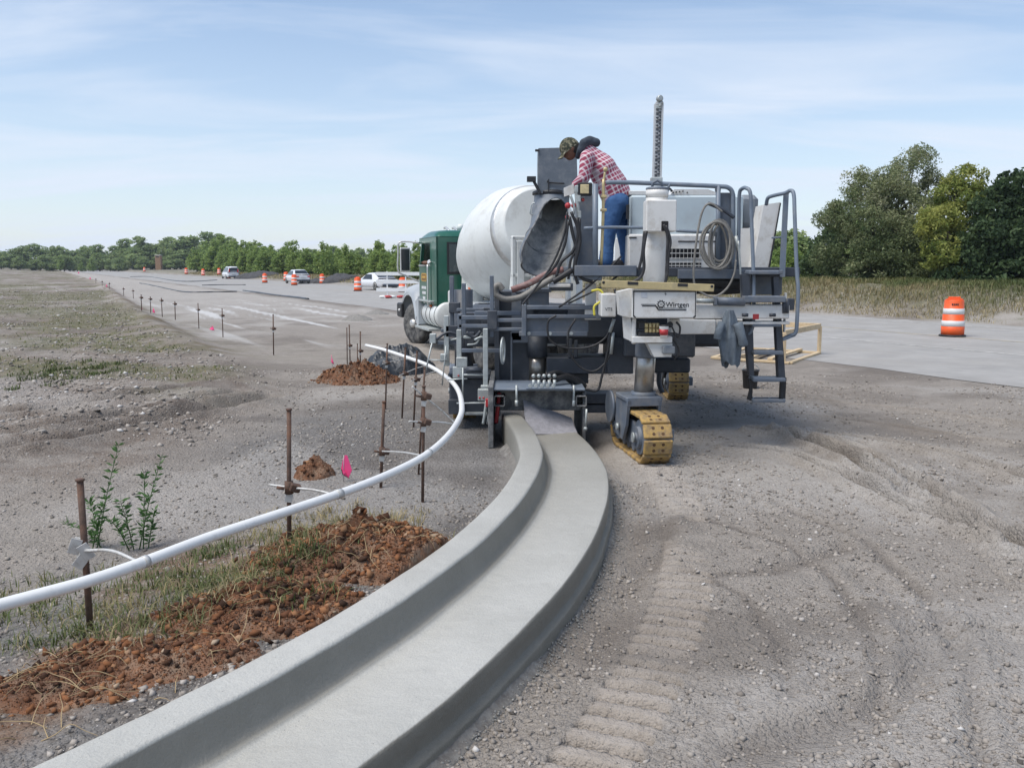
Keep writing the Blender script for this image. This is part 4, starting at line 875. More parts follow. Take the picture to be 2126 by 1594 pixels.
def wheel(u, v, r=.515, wd=.30, steer=0., front=True, side=1):
    d = TL*cos(steer)+(-TF)*sin(steer)*1.; d = d*side; c = TW(u, v, r-.01)
    m = MB(); m.lathe([(r*.58, -wd/2), (r*.72, -wd/2-.01), (r*.9, -wd/2+.01), (r*.985, -wd/2+.05), (r, -wd/2+.10), (r, wd/2-.10), (r*.985, wd/2-.05), (r*.9, wd/2-.01), (r*.72, wd/2+.01), (r*.58, wd/2)], c, d, 44)
    a, u_, dd = frame(d)
    w_ = tp('wheel', m, M_tyre)
    m = MB(); m.lathe([(r*.6, wd/2-.11), (r*.6, wd/2-.005), (r*.56, wd/2-.02), (r*.5, wd/2-.09), (r*.30, wd/2-.07 if front else wd/2-.2), (r*.22, wd/2-.02 if front else wd/2-.18), (r*.2, wd/2+.03), (r*.08, wd/2+.05)], c, d, 36)
    for k in range(10):
        t = 2*pi*k/10; q = c+(a*cos(t)+u_*sin(t))*r*.33+dd*(wd/2-.07); m.cyl(q, q+dd*.045, .018, seg=8)
    part('rim', m, M_rim, w_)
    # tread grooves as raised blocks would vanish at this size: four ring grooves
    m = MB()
    for k in (-.07, 0, .07): m.lathe([(r+.001, k-.006), (r+.0025, k), (r+.001, k+.006)], c, d, 44)
    part('tread_groove', m, M_ink, w_)
    return w_
wheel(0, .92, steer=R(20)); wheel(0, -.92, side=-1, steer=R(20))
for uu in (-4.9, -6.2):
    for sd in (1, -1): wheel(uu, sd*.86, wd=.52, front=False, side=sd)
# chassis
m = TB(); m.tb(.9, -7.3, .30, .44, .80, 1.05); m.tb(.9, -7.3, -.44, -.30, .80, 1.05); m.tb(-.2, .2, -.8, .8, .42, .56); m.tb(-4.8, -5.0, -.7, .7, .42, .6); m.tb(-6.1, -6.3, -.7, .7, .42, .6); m.tb(-7.3, -7.15, -.9, .9, .75, 1.05); m.tb(-2.4, -7.0, .28, .46, 1.05, 1.22); m.tb(-2.4, -7.0, -.46, -.28, 1.05, 1.22)
tp('chassis', m, M_fend)
# bumper
m = TB(); m.tb(1.0, 1.2, -1.22, 1.22, .62, .98, .03); m.tb(1.02, .62, 1.14, 1.22, .62, .98, .02); bp_ = tp('bumper', m, M_ink)
m = TB(); m.sph(TW(.8, 1.225, .80), .04, 10, 6); part('marker_lamp', m, M_rim, bp_)
# bonnet and fenders
m = TB(); m.tp([(1.05, 1.0), (1.0, 1.75), (.75, 1.88), (-.75, 2.02), (-.75, 1.05)], -.62, .62); hood = tp('bonnet', m, M_drum)
m = TB()
for k in range(6): m.tb(.92, 1.01, .625, .632, 1.28+k*.07, 1.32+k*.07, .003)
m.tb(.55, .95, .62, .628, 1.26, 1.72, .003); part('side_grille', m, M_ink, hood)
m = TB(); rows = []
for sd in (1, -1):
    prof = [(.86, .80), (.86, 1.0), (.78, 1.20), (.60, 1.34), (.32, 1.42), (0, 1.44), (-.32, 1.38), (-.55, 1.22), (-.70, 1.0), (-.78, .80)]
    for lay in (0, 1):
        rows = []
        for (u, z) in prof:
            k = 1.0 if not lay else .94
            rows.append([TW(u*k, sd*v, (z-.5)*k+.5+dz) for v, dz in ((.55, .10), (.75, .07), (.95, .03), (1.08, -.03), (1.14, -.10), (1.145, -.17))])
        q = MB(); q.sheet(rows); m.add(np.vstack(q.v), [t[::-1] for t in q.f] if (lay == 0) == (sd == 1) else q.f, True)
fd = tp('front_fender', m, M_fend)
m = TB(); m.tp([(-.60, 1.06), (-.62, .62), (-.86, .50), (-1.0, .55), (-.98, 1.2)], .70, 1.12); part('mud_flap_panel', m, M_fend, fd)
m = TB()
for u in (.72,): m.sph(TW(u, 1.02, 1.22), .10, 12, 8, (1, 1, .8))
part('headlight', m, M_rim, hood)
# cab: shell with real openings on the driver side
cz0, cz1 = 1.02, 2.58; cu0, cu1 = -2.48, -.72; hv = 1.02
m = TB()
m.tb(cu0, cu1, -hv, hv, cz0, cz0+.08); m.tb(cu0, cu1, -hv, -hv+.05, cz0, cz1)                      # floor, far side
# rear wall round its window: window v from .18..-.9 (kept generous)
m.tb(cu0, cu0+.05, -hv, hv, cz0, 1.78); m.tb(cu0, cu0+.05, -hv, hv, 2.42, cz1); m.tb(cu0, cu0+.05, .74, hv, 1.76, 2.44); m.tb(cu0, cu0+.05, -hv, -.58, 1.76, 2.44)
# driver side pillar behind the door, firewall
m.tb(cu0, -1.95, hv-.05, hv, cz0, cz1); m.tb(cu1-.05, cu1, -hv, hv, cz0, 1.95); m.tb(-1.97, cu1, hv-.05, hv, 2.44, cz1, .01)
m.tp([(cu1+.0, 1.93), (cu1-.07, 1.93), (cu1-.30, 2.5), (cu1-.22, 2.5)], hv-.07, hv); m.tp([(cu1, 1.93), (cu1-.07, 1.93), (cu1-.30, 2.5), (cu1-.22, 2.5)], -hv, -hv+.07)
cab = tp('cab', m, M_green)
m = TB(); rr_ = []
for u, zc in ((cu0-.005, .0), (cu0+.05, .10), (cu0+.25, .155), (-1.6, .17), (-1.2, .14), (-.98, .07), (-.92, .0)):
    rr_.append([TW(u, v, cz1-.01+zc*k) for v, k in ((hv+.005, 0), (hv-.02, .4), (hv-.09, .8), (hv-.3, .97), (0, 1.05), (-hv+.3, .97), (-hv+.09, .8), (-hv+.02, .4), (-hv-.005, 0))])
m.sheet(rr_); m.tb(cu0, -.92, -hv, hv, cz1-.03, cz1, .005); roof = part('roof', m, M_green, cab)
m = TB()
for v in (.75, .4, 0, -.4, -.75): m.sph(TW(-1.05, v, cz1+.14), .04, 8, 6, (1, 1, .6))
m.tt([(-1.4, .45, cz1+.15), (-1.1, .45, cz1+.24), (-.95, .45, cz1+.24)], .03); m.tt([(-1.4, .25, cz1+.15), (-1.1, .25, cz1+.24), (-.95, .25, cz1+.24)], .03); part('air_horn', m, M_rim, roof)
m = TB(); m.lathe([(.09, 0), (.09, .10), (.06, .14)], TW(-1.9, .3, cz1+.15), (0, 0, 1), 16); part('beacon', m, M_drum, roof)
# door
m = TB(); m.tb(-1.94, cu1-.01, hv-.045, hv+.012, 1.04, 1.93, .015); m.tb(-1.94, -1.88, hv-.04, hv+.008, 1.92, 2.44, .01); dr = part('door', m, M_green, cab)
m = TB(); m.prism([TW(-1.25+cos(a)*.30*(1.0 if k % 3 else 1.0), hv+.0125, 1.66+sin(a)*.155) for k, a in enumerate([0, R(38), R(142), pi, R(218), R(322)])], TL*.004); part('door_emblem', m, pmat('emblem_gold', (.55, .33, .06), .5), dr)
m = TB(); m.prism([TW(-1.25+cos(a)*.25, hv+.0165, 1.66+sin(a)*.12) for a in [0, R(38), R(142), pi, R(218), R(322)]], TL*.002); part('door_emblem', m, pmat('emblem_brown', (.20, .10, .02), .5), dr)
m = TB(); m.tb(-1.44, -1.06, hv+.0185, hv+.021, 1.64, 1.69, .001); part('door_emblem', m, pmat('emblem_gold', (.55, .33, .06), .5), dr)
m = TB()
for z, seq in ((1.42, (.10, .06, .09, .05, .08)), (1.30, (.07, .09, .05, .10)), (1.18, (.09, .05, .08)), (1.09, (.05, .06))):
    u = -1.25+sum(seq)/2+.02*len(seq)/2
    for q in seq: m.tb(u-q, u, hv+.0125, hv+.016, z-.032, z+.032, .001); u -= q+.02
part('door_markings', m, pmat('white_decal', (.7, .7, .7), .5), dr)
m = TB(); m.tt([(-1.98, hv+.09, 1.95), (-2.0, hv+.09, 1.5), (-2.0, hv+.09, 1.05), (-1.98, hv+.02, .98)], .02); m.tt([(-1.98, hv+.0, 2.02), (-1.98, hv+.09, 1.97)], .02); m.tb(-1.9, -.75, hv+.012, hv+.03, 1.92, 1.95, .005); part('grab_handle', m, M_rim, dr)
m = TB(); m.tb(cu0-.012, cu0-.001, -.60, .78, 1.74, 2.45, .01); rw = part('rear_window', m, M_ink, cab)
m = TB(); m.tb(cu0-.022, cu0-.013, -.54, .73, 1.79, 2.40, .03); part('pane', m, M_win, rw)
m = TB(); m.tp([(cu1-.03, 1.95), (cu1-.05, 1.95), (cu1-.27, 2.5), (cu1-.25, 2.5)], -hv+.07, hv-.07); part('windscreen', m, M_win, cab)
m = TB(); m.tb(-2.2, -1.5, .25, .85, 1.1, 1.5); m.tb(-2.25, -2.1, .25, .85, 1.5, 2.2); m.tb(-.95, -.8, -.9, .9, 1.6, 1.95); part('driver_seat', m, M_ink, cab)
# mirror
m = TB(); m.tb(-.70, -.62, hv+.22, hv+.46, 1.78, 2.36, .03); mir = tp('mirror', m, M_rim)
m = TB(); m.tb(-.712, -.701, hv+.24, hv+.44, 1.82, 2.32, .01); part('mirror_glass', m, M_glass, mir)
m = TB(); m.tt([(-.75, hv, 2.47), (-.66, hv+.3, 2.50), (-.64, hv+.48, 2.46), (-.64, hv+.50, 2.2), (-.64, hv+.50, 1.8), (-.66, hv+.3, 1.68), (-.72, hv+.02, 1.55)], .02); part('mirror_arm', m, M_rim, mir)
# fuel tank with steps
m = TB(); m.lathe([(.05, 0), (.26, .005), (.30, .03), (.30, 1.55), (.26, 1.575), (.05, 1.58)], TW(-1.05, .78, .82), -TF, 28); ft = tp('fuel_tank', m, M_drum)
m = TB()
for u in (-1.15, -1.6, -2.0, -2.45): m.lathe([(.298, -.02), (.306, -.015), (.306, .015), (.298, .02)], TW(u, .78, .82), -TF, 28)
part('tank_strap', m, M_ink, ft)
m = TB(); m.tb(-.9, -2.2, .78, 1.12, 1.10, 1.14, .01); m.tb(-.85, -2.3, .80, 1.18, .46, .52, .01); part('step', m, M_gal, ft)
m = TB(); m.sph(TW(-1.95, 1.03, 1.0), .05, 8, 6); m.sph(TW(-3.6, .55, 1.45), .05, 8, 6); m.sph(TW(-4.0, .5, 1.45), .04, 8, 6); tp('marker_lamp', m, pmat('amber_lamp', (.75, .16, .03), .3))
# drum pedestal, water tank, frames
m = TB(); m.tp([(-2.6, 1.05), (-2.75, 1.95), (-3.0, 1.95), (-3.2, 1.05)], -.5, .5); m.tp([(-6.4, 1.05), (-6.75, 2.35), (-7.0, 2.35), (-7.0, 1.05)], -.62, -.5); m.tp([(-6.4, 1.05), (-6.75, 2.35), (-7.0, 2.35), (-7.0, 1.05)], .5, .62); m.tb(-3.0, -4.2, .42, .9, 1.12, 1.4, .03); m.tb(-6.98, -6.9, .64, .72, 1.0, 2.45); m.tb(-6.98, -6.9, .30, .72, 2.38, 2.45); m.tb(-6.98, -6.9, .30, .72, 1.72, 1.79); m.tb(-6.98, -6.9, .28, .36, 1.0, 2.45)
tp('pedestal', m, M_drum)
m = TB(); m.tp([(-4.2, .95), (-4.2, 1.20), (-6.9, 1.20), (-6.9, .95)], .55, 1.10); tp('rear_fender', m, M_fend)
# drum
tilt = R(12.5); dax = -TF*cos(tilt)+UPV*sin(tilt); d0 = TW(-3.42, 0, 1.98)
m = MB(); m.lathe([(.0, -.02), (.35, -.02), (.62, .03), (.78, .16), (.93, .5), (1.03, .95), (1.08, 1.4), (1.09, 1.75), (1.06, 2.05), (.98, 2.4), (.88, 2.7), (.79, 2.95), (.73, 3.08), (.68, 3.12)], d0, dax, 64)
drum = tp('drum', m, M_drum)
m = MB(); m.lathe([(.84, 2.76), (.865, 2.765), (.83, 2.88), (.80, 2.885)], d0, dax, 48); part('roller_ring', m, M_rim, drum)
m = MB()
for h_, r_ in ((.5, .931), (1.4, 1.081), (2.05, 1.061), (2.4, .981)): m.lathe([(r_-.004, h_-.012), (r_+.004, h_), (r_-.006, h_+.012)], d0, dax, 64)
part('weld_seam', m, M_drum, drum)
# rear: charge hopper, collar, chute
he = d0+dax*4.2; HY = 16.0
m = PB(); th_ = .02
hop = [(1118, 308), (1197, 306), (1200, 402), (1117, 402)]
m.pprism(hop, HY, .03); m.pprism([(1118, 308), (1118.2, 308), (1117.2, 402), (1117, 402)], HY, .7); m.pprism([(1196.8, 306), (1197, 306), (1200, 402), (1199.8, 402)], HY, .7); m.pprism([(1118, 308), (1197, 306), (1200, 402), (1117, 402)], HY+.7, .03)
hp_ = tp('charge_hopper', m, M_hop)
m = PB(); m.pbox(1111, 310, 1120, 314, HY-.05, .1); m.pbox(1094, 366, 1113, 377, HY-.1, .14); m.pbar(1108, 376, 1122, 402, HY-.05, .05, .05); m.ptube([(1137, 375), (1140, 379), (1172, 381)], .012, HY-.03); m.pbar(1139, 372, 1139, 400, HY-.03, .02, .02); part('hopper_bracket', m, M_ink, hp_)
cc = P(1148, 402, HY); ax_ = np.array([.0, -.25, -1.]); ax_ /= np.linalg.norm(ax_)
m = MB(); hc0 = P(1146, 399, HY+.30); m.lathe([(.31, -.02), (.345, 0), (.345, .05), (.315, .06)], hc0, (0, 0, -1), 30); part('collar_ring', m, M_ink, hp_)
# open scoop: half-shell that leans out and down towards the paver
rows = []; rows_i = []
scoop = [((1146, 402), .31, 1.0, 16.30), ((1145, 420), .31, 1.0, 16.25), ((1143, 433), .31, .985, 16.18), ((1141, 442), .315, .80, 16.1), ((1139, 456), .30, .68, 16.0), ((1136, 480), .31, .60, 15.8), ((1129, 506), .34, .56, 15.6), ((1120, 534), .345, .50, 15.45), ((1114, 557), .26, .42, 15.35)]
scv = np.array([np.r_[P(*c, Yd), r, o] for c, r, o, Yd in scoop]); sc_ = catmull(scv, 8)
axd = np.gradient(sc_[:, :3], axis=0); axd /= np.linalg.norm(axd, axis=1)[:, None]
for i in range(len(sc_)):
    d = axd[i]; side = np.cross(d, np.array([.55, -1., .15])); side /= np.linalg.norm(side); back = np.cross(side, d)   # opening faces the paver
    if back @ np.array([0, 1., 0]) < 0: back = -back
    row = []; hf = pi*sc_[i, 4]
    for t in np.linspace(-hf, hf, 33): row.append(sc_[i, :3]+sc_[i, 3]*(back*cos(t)+side*sin(t)))
    rows.append(row)
rows = np.array(rows); ctr_ = sc_[:, None, :3]; inn = ctr_+(rows-ctr_)*.955
m = MB(); m.sheet(rows); q = MB(); q.sheet(inn)
chute = tp('discharge_chute', m, M_hop)
part('chute_lining', q, M_mud, chute)
m = MB()
rim_pts = [rows[i][0] for i in range(26, len(rows))]+[rows[-1][k] for k in range(33)]+[rows[i][-1] for i in range(len(rows)-1, 25, -1)]
m.tube(rim_pts, .016, 6); k_ = int(len(rows)*.72); m.tube(rows[k_]*.985+ctr_[k_]*.015, .016, 6); part('chute_rim', m, M_splash, chute)
m = PB(); m.ptube([(1111, 421), (1104, 425), (1101, 443), (1108, 446)], .012, 15.9); m.pbar(1103, 470, 1108, 480, 15.75, .03, .03); part('chute_handle', m, M_gal, chute)
m = TB(); m.tt([(-7.1, .3, 1.2), (-7.1, .3, 2.2), (-7.0, .2, 3.0)], .05); m.tt([(-7.1, -.3, 1.2), (-7.1, -.3, 2.2), (-7.0, -.2, 3.0)], .05); tp('chute_post', m, M_drum)
# ------------------------------------------------------------------ people
def cloth_mat(name, kind, c1, c2=None, c3=None):
    m = bpy.data.materials.new(name); m.use_nodes = True; t = m.node_tree; N = t.nodes; L = t.links; b = N['Principled BSDF']; b.inputs['Roughness'].default_value = .9; b.inputs['Specular IOR Level'].default_value = .2
    tcn = N.new('ShaderNodeTexCoord'); sp_ = N.new('ShaderNodeSeparateXYZ')
    if kind == 'plaid':
        mp_ = N.new('ShaderNodeMapping'); mp_.inputs['Rotation'].default_value = (0, R(28), 0); L.new(tcn.outputs['Object'], mp_.inputs[0]); L.new(mp_.outputs[0], sp_.inputs[0])
        def band(axis, per, w_, add=None):
            src = sp_.outputs[axis]
            if add is not None:
                a = N.new('ShaderNodeMath'); a.operation = 'ADD'; L.new(src, a.inputs[0]); L.new(sp_.outputs[add], a.inputs[1]); src = a.outputs[0]
            d = N.new('ShaderNodeMath'); d.operation = 'DIVIDE'; d.inputs[1].default_value = per; L.new(src, d.inputs[0])
            f = N.new('ShaderNodeMath'); f.operation = 'FRACT'; L.new(d.outputs[0], f.inputs[0])
            l = N.new('ShaderNodeMath'); l.operation = 'LESS_THAN'; l.inputs[1].default_value = w_; L.new(f.outputs[0], l.inputs[0]); return l.outputs[0]
        def mix(f, a, c):
            n = N.new('ShaderNodeMix'); n.data_type = 'RGBA'; L.new(f, n.inputs[0])
            for k, q in ((6, a), (7, c)):
                if isinstance(q, tuple): n.inputs[k].default_value = (*q, 1)
                else: L.new(q, n.inputs[k])
            return n.outputs[2]
        b1, b2 = band(0, .052, .32, 1), band(2, .052, .32); col = mix(b1, c1, c3); col = mix(b2, col, c3)
        an = N.new('ShaderNodeMath'); an.operation = 'MULTIPLY'; L.new(b1, an.inputs[0]); L.new(b2, an.inputs[1]); col = mix(an.outputs[0], col, c2)
        L.new(col, b.inputs['Base Color'])
    else:
        n = N.new('ShaderNodeTexNoise'); n.inputs['Scale'].default_value = 26 if kind == 'camo' else 9; n.inputs['Detail'].default_value = 3 if kind == 'camo' else 7; L.new(tcn.outputs['Object'], n.inputs['Vector'])
        r = N.new('ShaderNodeValToRGB'); r.color_ramp.interpolation = 'CONSTANT' if kind == 'camo' else 'LINEAR'
        e = r.color_ramp.elements; e[0].color = (*c1, 1); e[1].color = (*(c2 or c1), 1); e[0].position = .3; e[1].position = .5 if kind == 'camo' else .7
        if c3: q = e.new(.58); q.color = (*c3, 1)
        L.new(n.outputs[0], r.inputs[0]); L.new(r.outputs[0], b.inputs['Base Color'])
    n3 = N.new('ShaderNodeTexNoise'); n3.inputs['Scale'].default_value = 16; n3.inputs['Detail'].default_value = 5; L.new(tcn.outputs['Object'], n3.inputs['Vector'])
    bp = N.new('ShaderNodeBump'); bp.inputs['Strength'].default_value = .6; bp.inputs['Distance'].default_value = .02; L.new(n3.outputs[0], bp.inputs['Height']); L.new(bp.outputs[0], b.inputs['Normal']); return m
skin = pmat('brown_skin', (.16, .075, .045), .55, var=.12, scale=14)
hairm = pmat('black_hair', (.012, .010, .009), .7)
plaid = cloth_mat('red_white_plaid', 'plaid', (.33, .07, .115), (.70, .66, .66), (.56, .42, .46))
denim = cloth_mat('blue_denim', 'plain', (.035, .085, .20), (.075, .16, .33))
camo = cloth_mat('camouflage_cloth', 'camo', (.05, .055, .04), (.16, .15, .10), (.25, .24, .18))
hoodm = cloth_mat('dark_slate_fleece', 'plain', (.045, .055, .07), (.075, .09, .11))
bootm = pmat('work_boot_leather', (.05, .045, .045), .6, var=.3, scale=12, dirt=(.25, .24, .22), damt=.5)
wsleeve = cloth_mat('white_cotton', 'plain', (.50, .53, .58), (.62, .64, .67))
def blob(name, mb, mat, parent, voxel=.016, sm=4, fac=.6):
    o = build(name, mb, mat, parent); md = o.modifiers.new('remesh', 'REMESH'); md.mode = 'VOXEL'; md.voxel_size = voxel; md.use_smooth_shade = True
    s_ = o.modifiers.new('smooth', 'SMOOTH'); s_.iterations = sm; s_.factor = fac; return o
def chain(mb, pts, rad, seg=12):
    for k in range(len(pts)-1): mb.tube([pts[k], pts[k+1]], [rad[k], rad[k+1]], seg)
    for p, r in zip(pts, rad): mb.sph(p, r, seg, 8)
    return mb
def hand(mb, w, d, up, sc=1.):
    """palm plus five curled fingers; w wrist, d pointing direction, up = back of the hand"""
    d = np.array(d, float)/np.linalg.norm(d); up = np.array(up, float); up -= d*(up @ d); up /= np.linalg.norm(up); sd = np.cross(d, up)
    mb.box(w+d*.05*sc, (.082*sc, .03*sc, .10*sc), np.stack([sd, up, d], 1), .012)
    for k, (o_, l_) in enumerate(((-.032, .072), (-.011, .082), (.011, .076), (.032, .06))):
        a = w+d*.095*sc+sd*o_*sc; b = a+(d*.8-up*.45)*l_*.5*sc; c = b+(d*.2-up*.95)*l_*.45*sc; chain(mb, [a, b, c], [.0095*sc, .009*sc, .0075*sc], 8)
    a = w+d*.03*sc-sd*.038*sc; b = a+(d*.6-sd*.7-up*.2)*.045*sc; c = b+(d*.85-up*.4)*.035*sc; chain(mb, [a, b, c], [.012*sc, .011*sc, .009*sc], 8)
# --- the man leaning over on the platform
man = thing('person', 'person in plaid shirt, blue jeans and camouflage cap bending forward on the machine platform', 'person', (P(1283, 548, 10.9)[0], 10.9, dk))
pel = P(1281, 416, 10.9); wai = P(1272, 388, 10.9); che = P(1246, 346, 10.9); nb = P(1213, 312, 10.9); hc_ = P(1184, 309, 10.9)
legs = {}
for nm, dy, hx, kx_, kyy, ax, ay in (('L', -.10, 1278, 1264, 484, 1258, 541), ('R', .10, 1288, 1294, 482, 1304, 540)):
    legs[nm] = (P(hx, 424, 10.9+dy), P(kx_, kyy, 10.9+dy*1.15), P(ax, ay, 10.9+dy*1.1))
arms = {}
for nm, dy in (('L', -.19), ('R', .19)):
    arms[nm] = (P(1219, 328, 10.9+dy), P(1213, 369, 10.9+dy*1.15), P(1192, 386, 10.9+dy*.8))
fdir = np.array([-.80, 0, -.60]); fup = np.array([-.60, 0, .80]); fsd = np.array([0, 1., 0])
m = MB(); chain(m, [pel, wai, che, nb], [.15, .13, .16, .07]); chain(m, [nb, nb*.45+hc_*.55, hc_], [.065, .06, .07])
m.sph(hc_, .105, 18, 14, (1, .76, 1.12), np.stack([fdir, fsd, fup], 1)); m.sph(hc_+fdir*.045-fup*.055, .062, 14, 10, (1, .85, 1.0)); m.sph(hc_+fdir*.11-fup*.02, .017, 8, 6, (1.2, .8, 1.5), np.stack([fdir, fsd, fup], 1))
m.box(hc_+fdir*.088-fup*.068, (.02, .05, .014), np.stack([fdir, fsd, fup], 1), .004)
for s_ in (-1, 1): m.sph(hc_+fsd*s_*.082-fdir*.012-fup*.012, .03, 10, 8, (.8, .3, 1.1)); m.sph(hc_+fsd*s_*.03+fdir*.085+fup*.012, .013, 8, 6)
for nm in arms:
    chain(m, list(arms[nm]), [.055, .042, .03]); hand(m, arms[nm][2], (-1, 0, -.35), (-.3, 0, 1.)) 
for nm in legs: chain(m, list(legs[nm]), [.085, .058, .045]); chain(m, [legs[nm][2], legs[nm][2]+np.array([-.12, 0, -.05])], [.045, .035])
blob('body', m, skin, man, .009, 2, .5)
m = MB(); chain(m, [pel+np.array([-.02, 0, .045]), wai, che, nb+np.array([.03, 0, -.03])], [.170, .185, .165, .11], 16); m.sph(P(1252, 352, 10.9), .165, 14, 10, (1, 1.2, 1)); m.sph(P(1288, 402, 10.9), .135, 14, 10, (.9, 1.2, 1.1))
chain(m, [P(1219, 327, 10.72), P(1219, 327, 11.08)], [.085, .085]); m.sph(P(1276, 400, 10.9), .165, 14, 10, (1, 1.1, 1.15)); m.sph(P(1266, 418, 10.88), .09, 12, 8, (1, 1.4, 1.2))
for nm in arms: a, e, w_ = arms[nm]; chain(m, [a, a*.5+e*.5, e, w_*.85+e*.15], [.085, .078, .070, .05], 14)
shirt = blob('plaid_shirt', m, plaid, man, .014, 3, .5)
m = MB()
for nm in legs:
    h_, k_, a_ = legs[nm]; chain(m, [h_, h_*.5+k_*.5, k_, k_*.5+a_*.5, a_+np.array([.0, 0, .0])], [.125, .105, .085, .078, .085], 14)
    for z_ in (.06, .12, .2): m.lathe([(.07, -.012), (.088, 0), (.07, .012)], a_*(1-z_*1.5)+k_*z_*1.5, k_-a_, 12)
chain(m, [pel+np.array([0, -.07, -.03]), pel+np.array([0, .07, -.03])], [.145, .145], 14); blob('jeans', m, denim, man, .014, 2, .5)
for nm in legs:
    a_ = legs[nm][2]; m = MB(); fz = dk+.045; chain(m, [np.array([a_[0]+.035, a_[1], fz]), np.array([a_[0]-.09, a_[1], fz]), np.array([a_[0]-.17, a_[1], fz-.005])], [.05, .048, .04]); chain(m, [a_, np.array([a_[0], a_[1], fz])], [.055, .055]); blob('boot', m, bootm, man, .014, 2, .4)
# cap, hair, hood
m = MB(); hm = np.stack([fdir, fsd, fup], 1); rows = []
for ph in np.linspace(0, pi*.56, 10): rows.append([hc_+fup*.012+hm @ np.array([.119*sin(ph)*cos(t), .092*sin(ph)*sin(t), .122*cos(ph)]) for t in np.linspace(0, 2*pi, 25)])
m.sheet(rows); cap = part('cap', m, camo, man)
m = MB(); rows = []
for k, t in enumerate(np.linspace(-1.05, 1.05, 13)): rows.append([hc_+fup*(.02-.03*u-.02*t*t)+fdir*(.108*cos(t*.8)+.085*u*cos(t*.75))+fsd*.09*sin(t)*(1-.12*u) for u in np.linspace(0, 1, 5)])
m.sheet(rows); part('cap_brim', m, camo, cap)
m = MB(); m.sph(hc_-fdir*.03-fup*.03, .098, 14, 10, (1, .82, .8), hm); blob('hair', m, hairm, man, .012, 1, .3)
m = MB(); q = P(1216, 303, 10.9); chain(m, [P(1204, 313, 10.82), P(1212, 297, 10.80), P(1224, 292, 10.86), P(1238, 296, 10.9), P(1238, 297, 10.96), P(1224, 293, 11.0), P(1212, 298, 11.0)], [.04, .052, .055, .05, .05, .055, .05]); m.sph(P(1228, 297, 10.92), .075, 12, 8, (1.15, 1.5, .55)); chain(m, [P(1204, 312, 10.80), P(1199, 325, 10.86), P(1200, 326, 10.94), P(1204, 313, 11.0)], [.035, .03, .03, .035]); blob('hood', m, hoodm, man, .013, 3, .5)
# --- the driver with an elbow out of the cab window
drv = thing('person', 'person in a pale shirt driving the truck, arm on the window sill', 'person', TW(-1.75, .58, 1.5))
pv, ch, nk, hd = TW(-1.78, .56, 1.55), TW(-1.72, .58, 1.92), TW(-1.70, .58, 2.10), TW(-1.66, .58, 2.25)
sh, el, wr = TW(-1.70, .80, 2.02), TW(-1.55, 1.08, 1.99), TW(-1.30, 1.03, 2.01)
m = MB(); chain(m, [pv, ch, nk, hd], [.14, .16, .06, .09]); m.sph(hd, .11, 14, 10, (1, .85, 1.15)); m.sph(hd+TF*.1, .02, 8, 6); chain(m, [sh, el, wr], [.055, .045, .035]); hand(m, wr, TF, (0, 0, 1)); chain(m, [TW(-1.7, .34, 2.02), TW(-1.5, .3, 1.75), TW(-1.2, .4, 1.85)], [.055, .045, .035]); chain(m, [TW(-1.75, .46, 1.5), TW(-1.3, .46, 1.55), TW(-1.2, .46, 1.2)], [.08, .06, .05]); chain(m, [TW(-1.75, .68, 1.5), TW(-1.3, .68, 1.55), TW(-1.2, .68, 1.2)], [.08, .06, .05]); blob('body', m, skin, drv, .014, 2, .5)
m = MB(); chain(m, [pv, ch, nk+np.array([0, 0, -.04])], [.17, .19, .10]); chain(m, [sh, sh*.4+el*.6], [.085, .07]); chain(m, [sh, TW(-1.70, .36, 2.02)], [.085, .085]); blob('shirt', m, wsleeve, drv, .018, 2, .5)
m = MB(); m.sph(hd+np.array([0, 0, .03]), .115, 12, 8, (1, .9, .95)); blob('hair', m, hairm, drv, .016, 1, .3)
m = TB(); m.lathe([(.2, -.012), (.215, 0), (.2, .012)], TW(-1.12, .58, 1.92), TF+UPV*.5, 20); part('steering_wheel', m, M_ink, cab)
# ------------------------------------------------------------------ guide pipe on stakes
M_pvc = pmat('white_pvc', (.74, .74, .72), .35, var=.04, scale=5, dirt=(.5, .48, .44), damt=.22, dscale=8)
M_rust = pmat('rusty_steel', (.095, .058, .042), .8, var=.35, scale=25, bump=.3, bscale=120, dirt=(.19, .085, .045), damt=.45, dscale=12)
M_zinc = pmat('dull_zinc', (.52, .52, .50), .5, metal=.2, var=.15, scale=30, dirt=(.25, .2, .15), damt=.4, dscale=20)
pipe_px = [(-330, 1355), (-150, 1300), (0, 1256), (180, 1207), (300, 1166), (440, 1113), (600, 1060), (740, 1012), (830, 974), (885, 944), (925, 910), (950, 876), (959, 848), (952, 812), (930, 785), (890, 759), (845, 742), (800, 727), (760, 717)]
pp = catmull([G(x, y, .62-.0*i) for i, (x, y) in enumerate(pipe_px)], 10)
m = MB(); m.tube(pp, .0255, 14); pipe = build('guide_pipe', m, M_pvc, None, pp[100]); tag(pipe, 'long bent white plastic guide pipe carried on the stakes beside the kerb', 'pipe')
for (x, y) in ((300, 1166), (702, 1026), (889, 941)):
    k = np.argmin([np.hypot(*(q[:2]-G(x, y, .62)[:2])) for q in pp]); m = MB(); m.tube([pp[k-1]*.4+pp[k]*.6, pp[k]*.6+pp[k+1]*.4], .028, 14); build('pipe_joint', m, M_zinc, pipe)
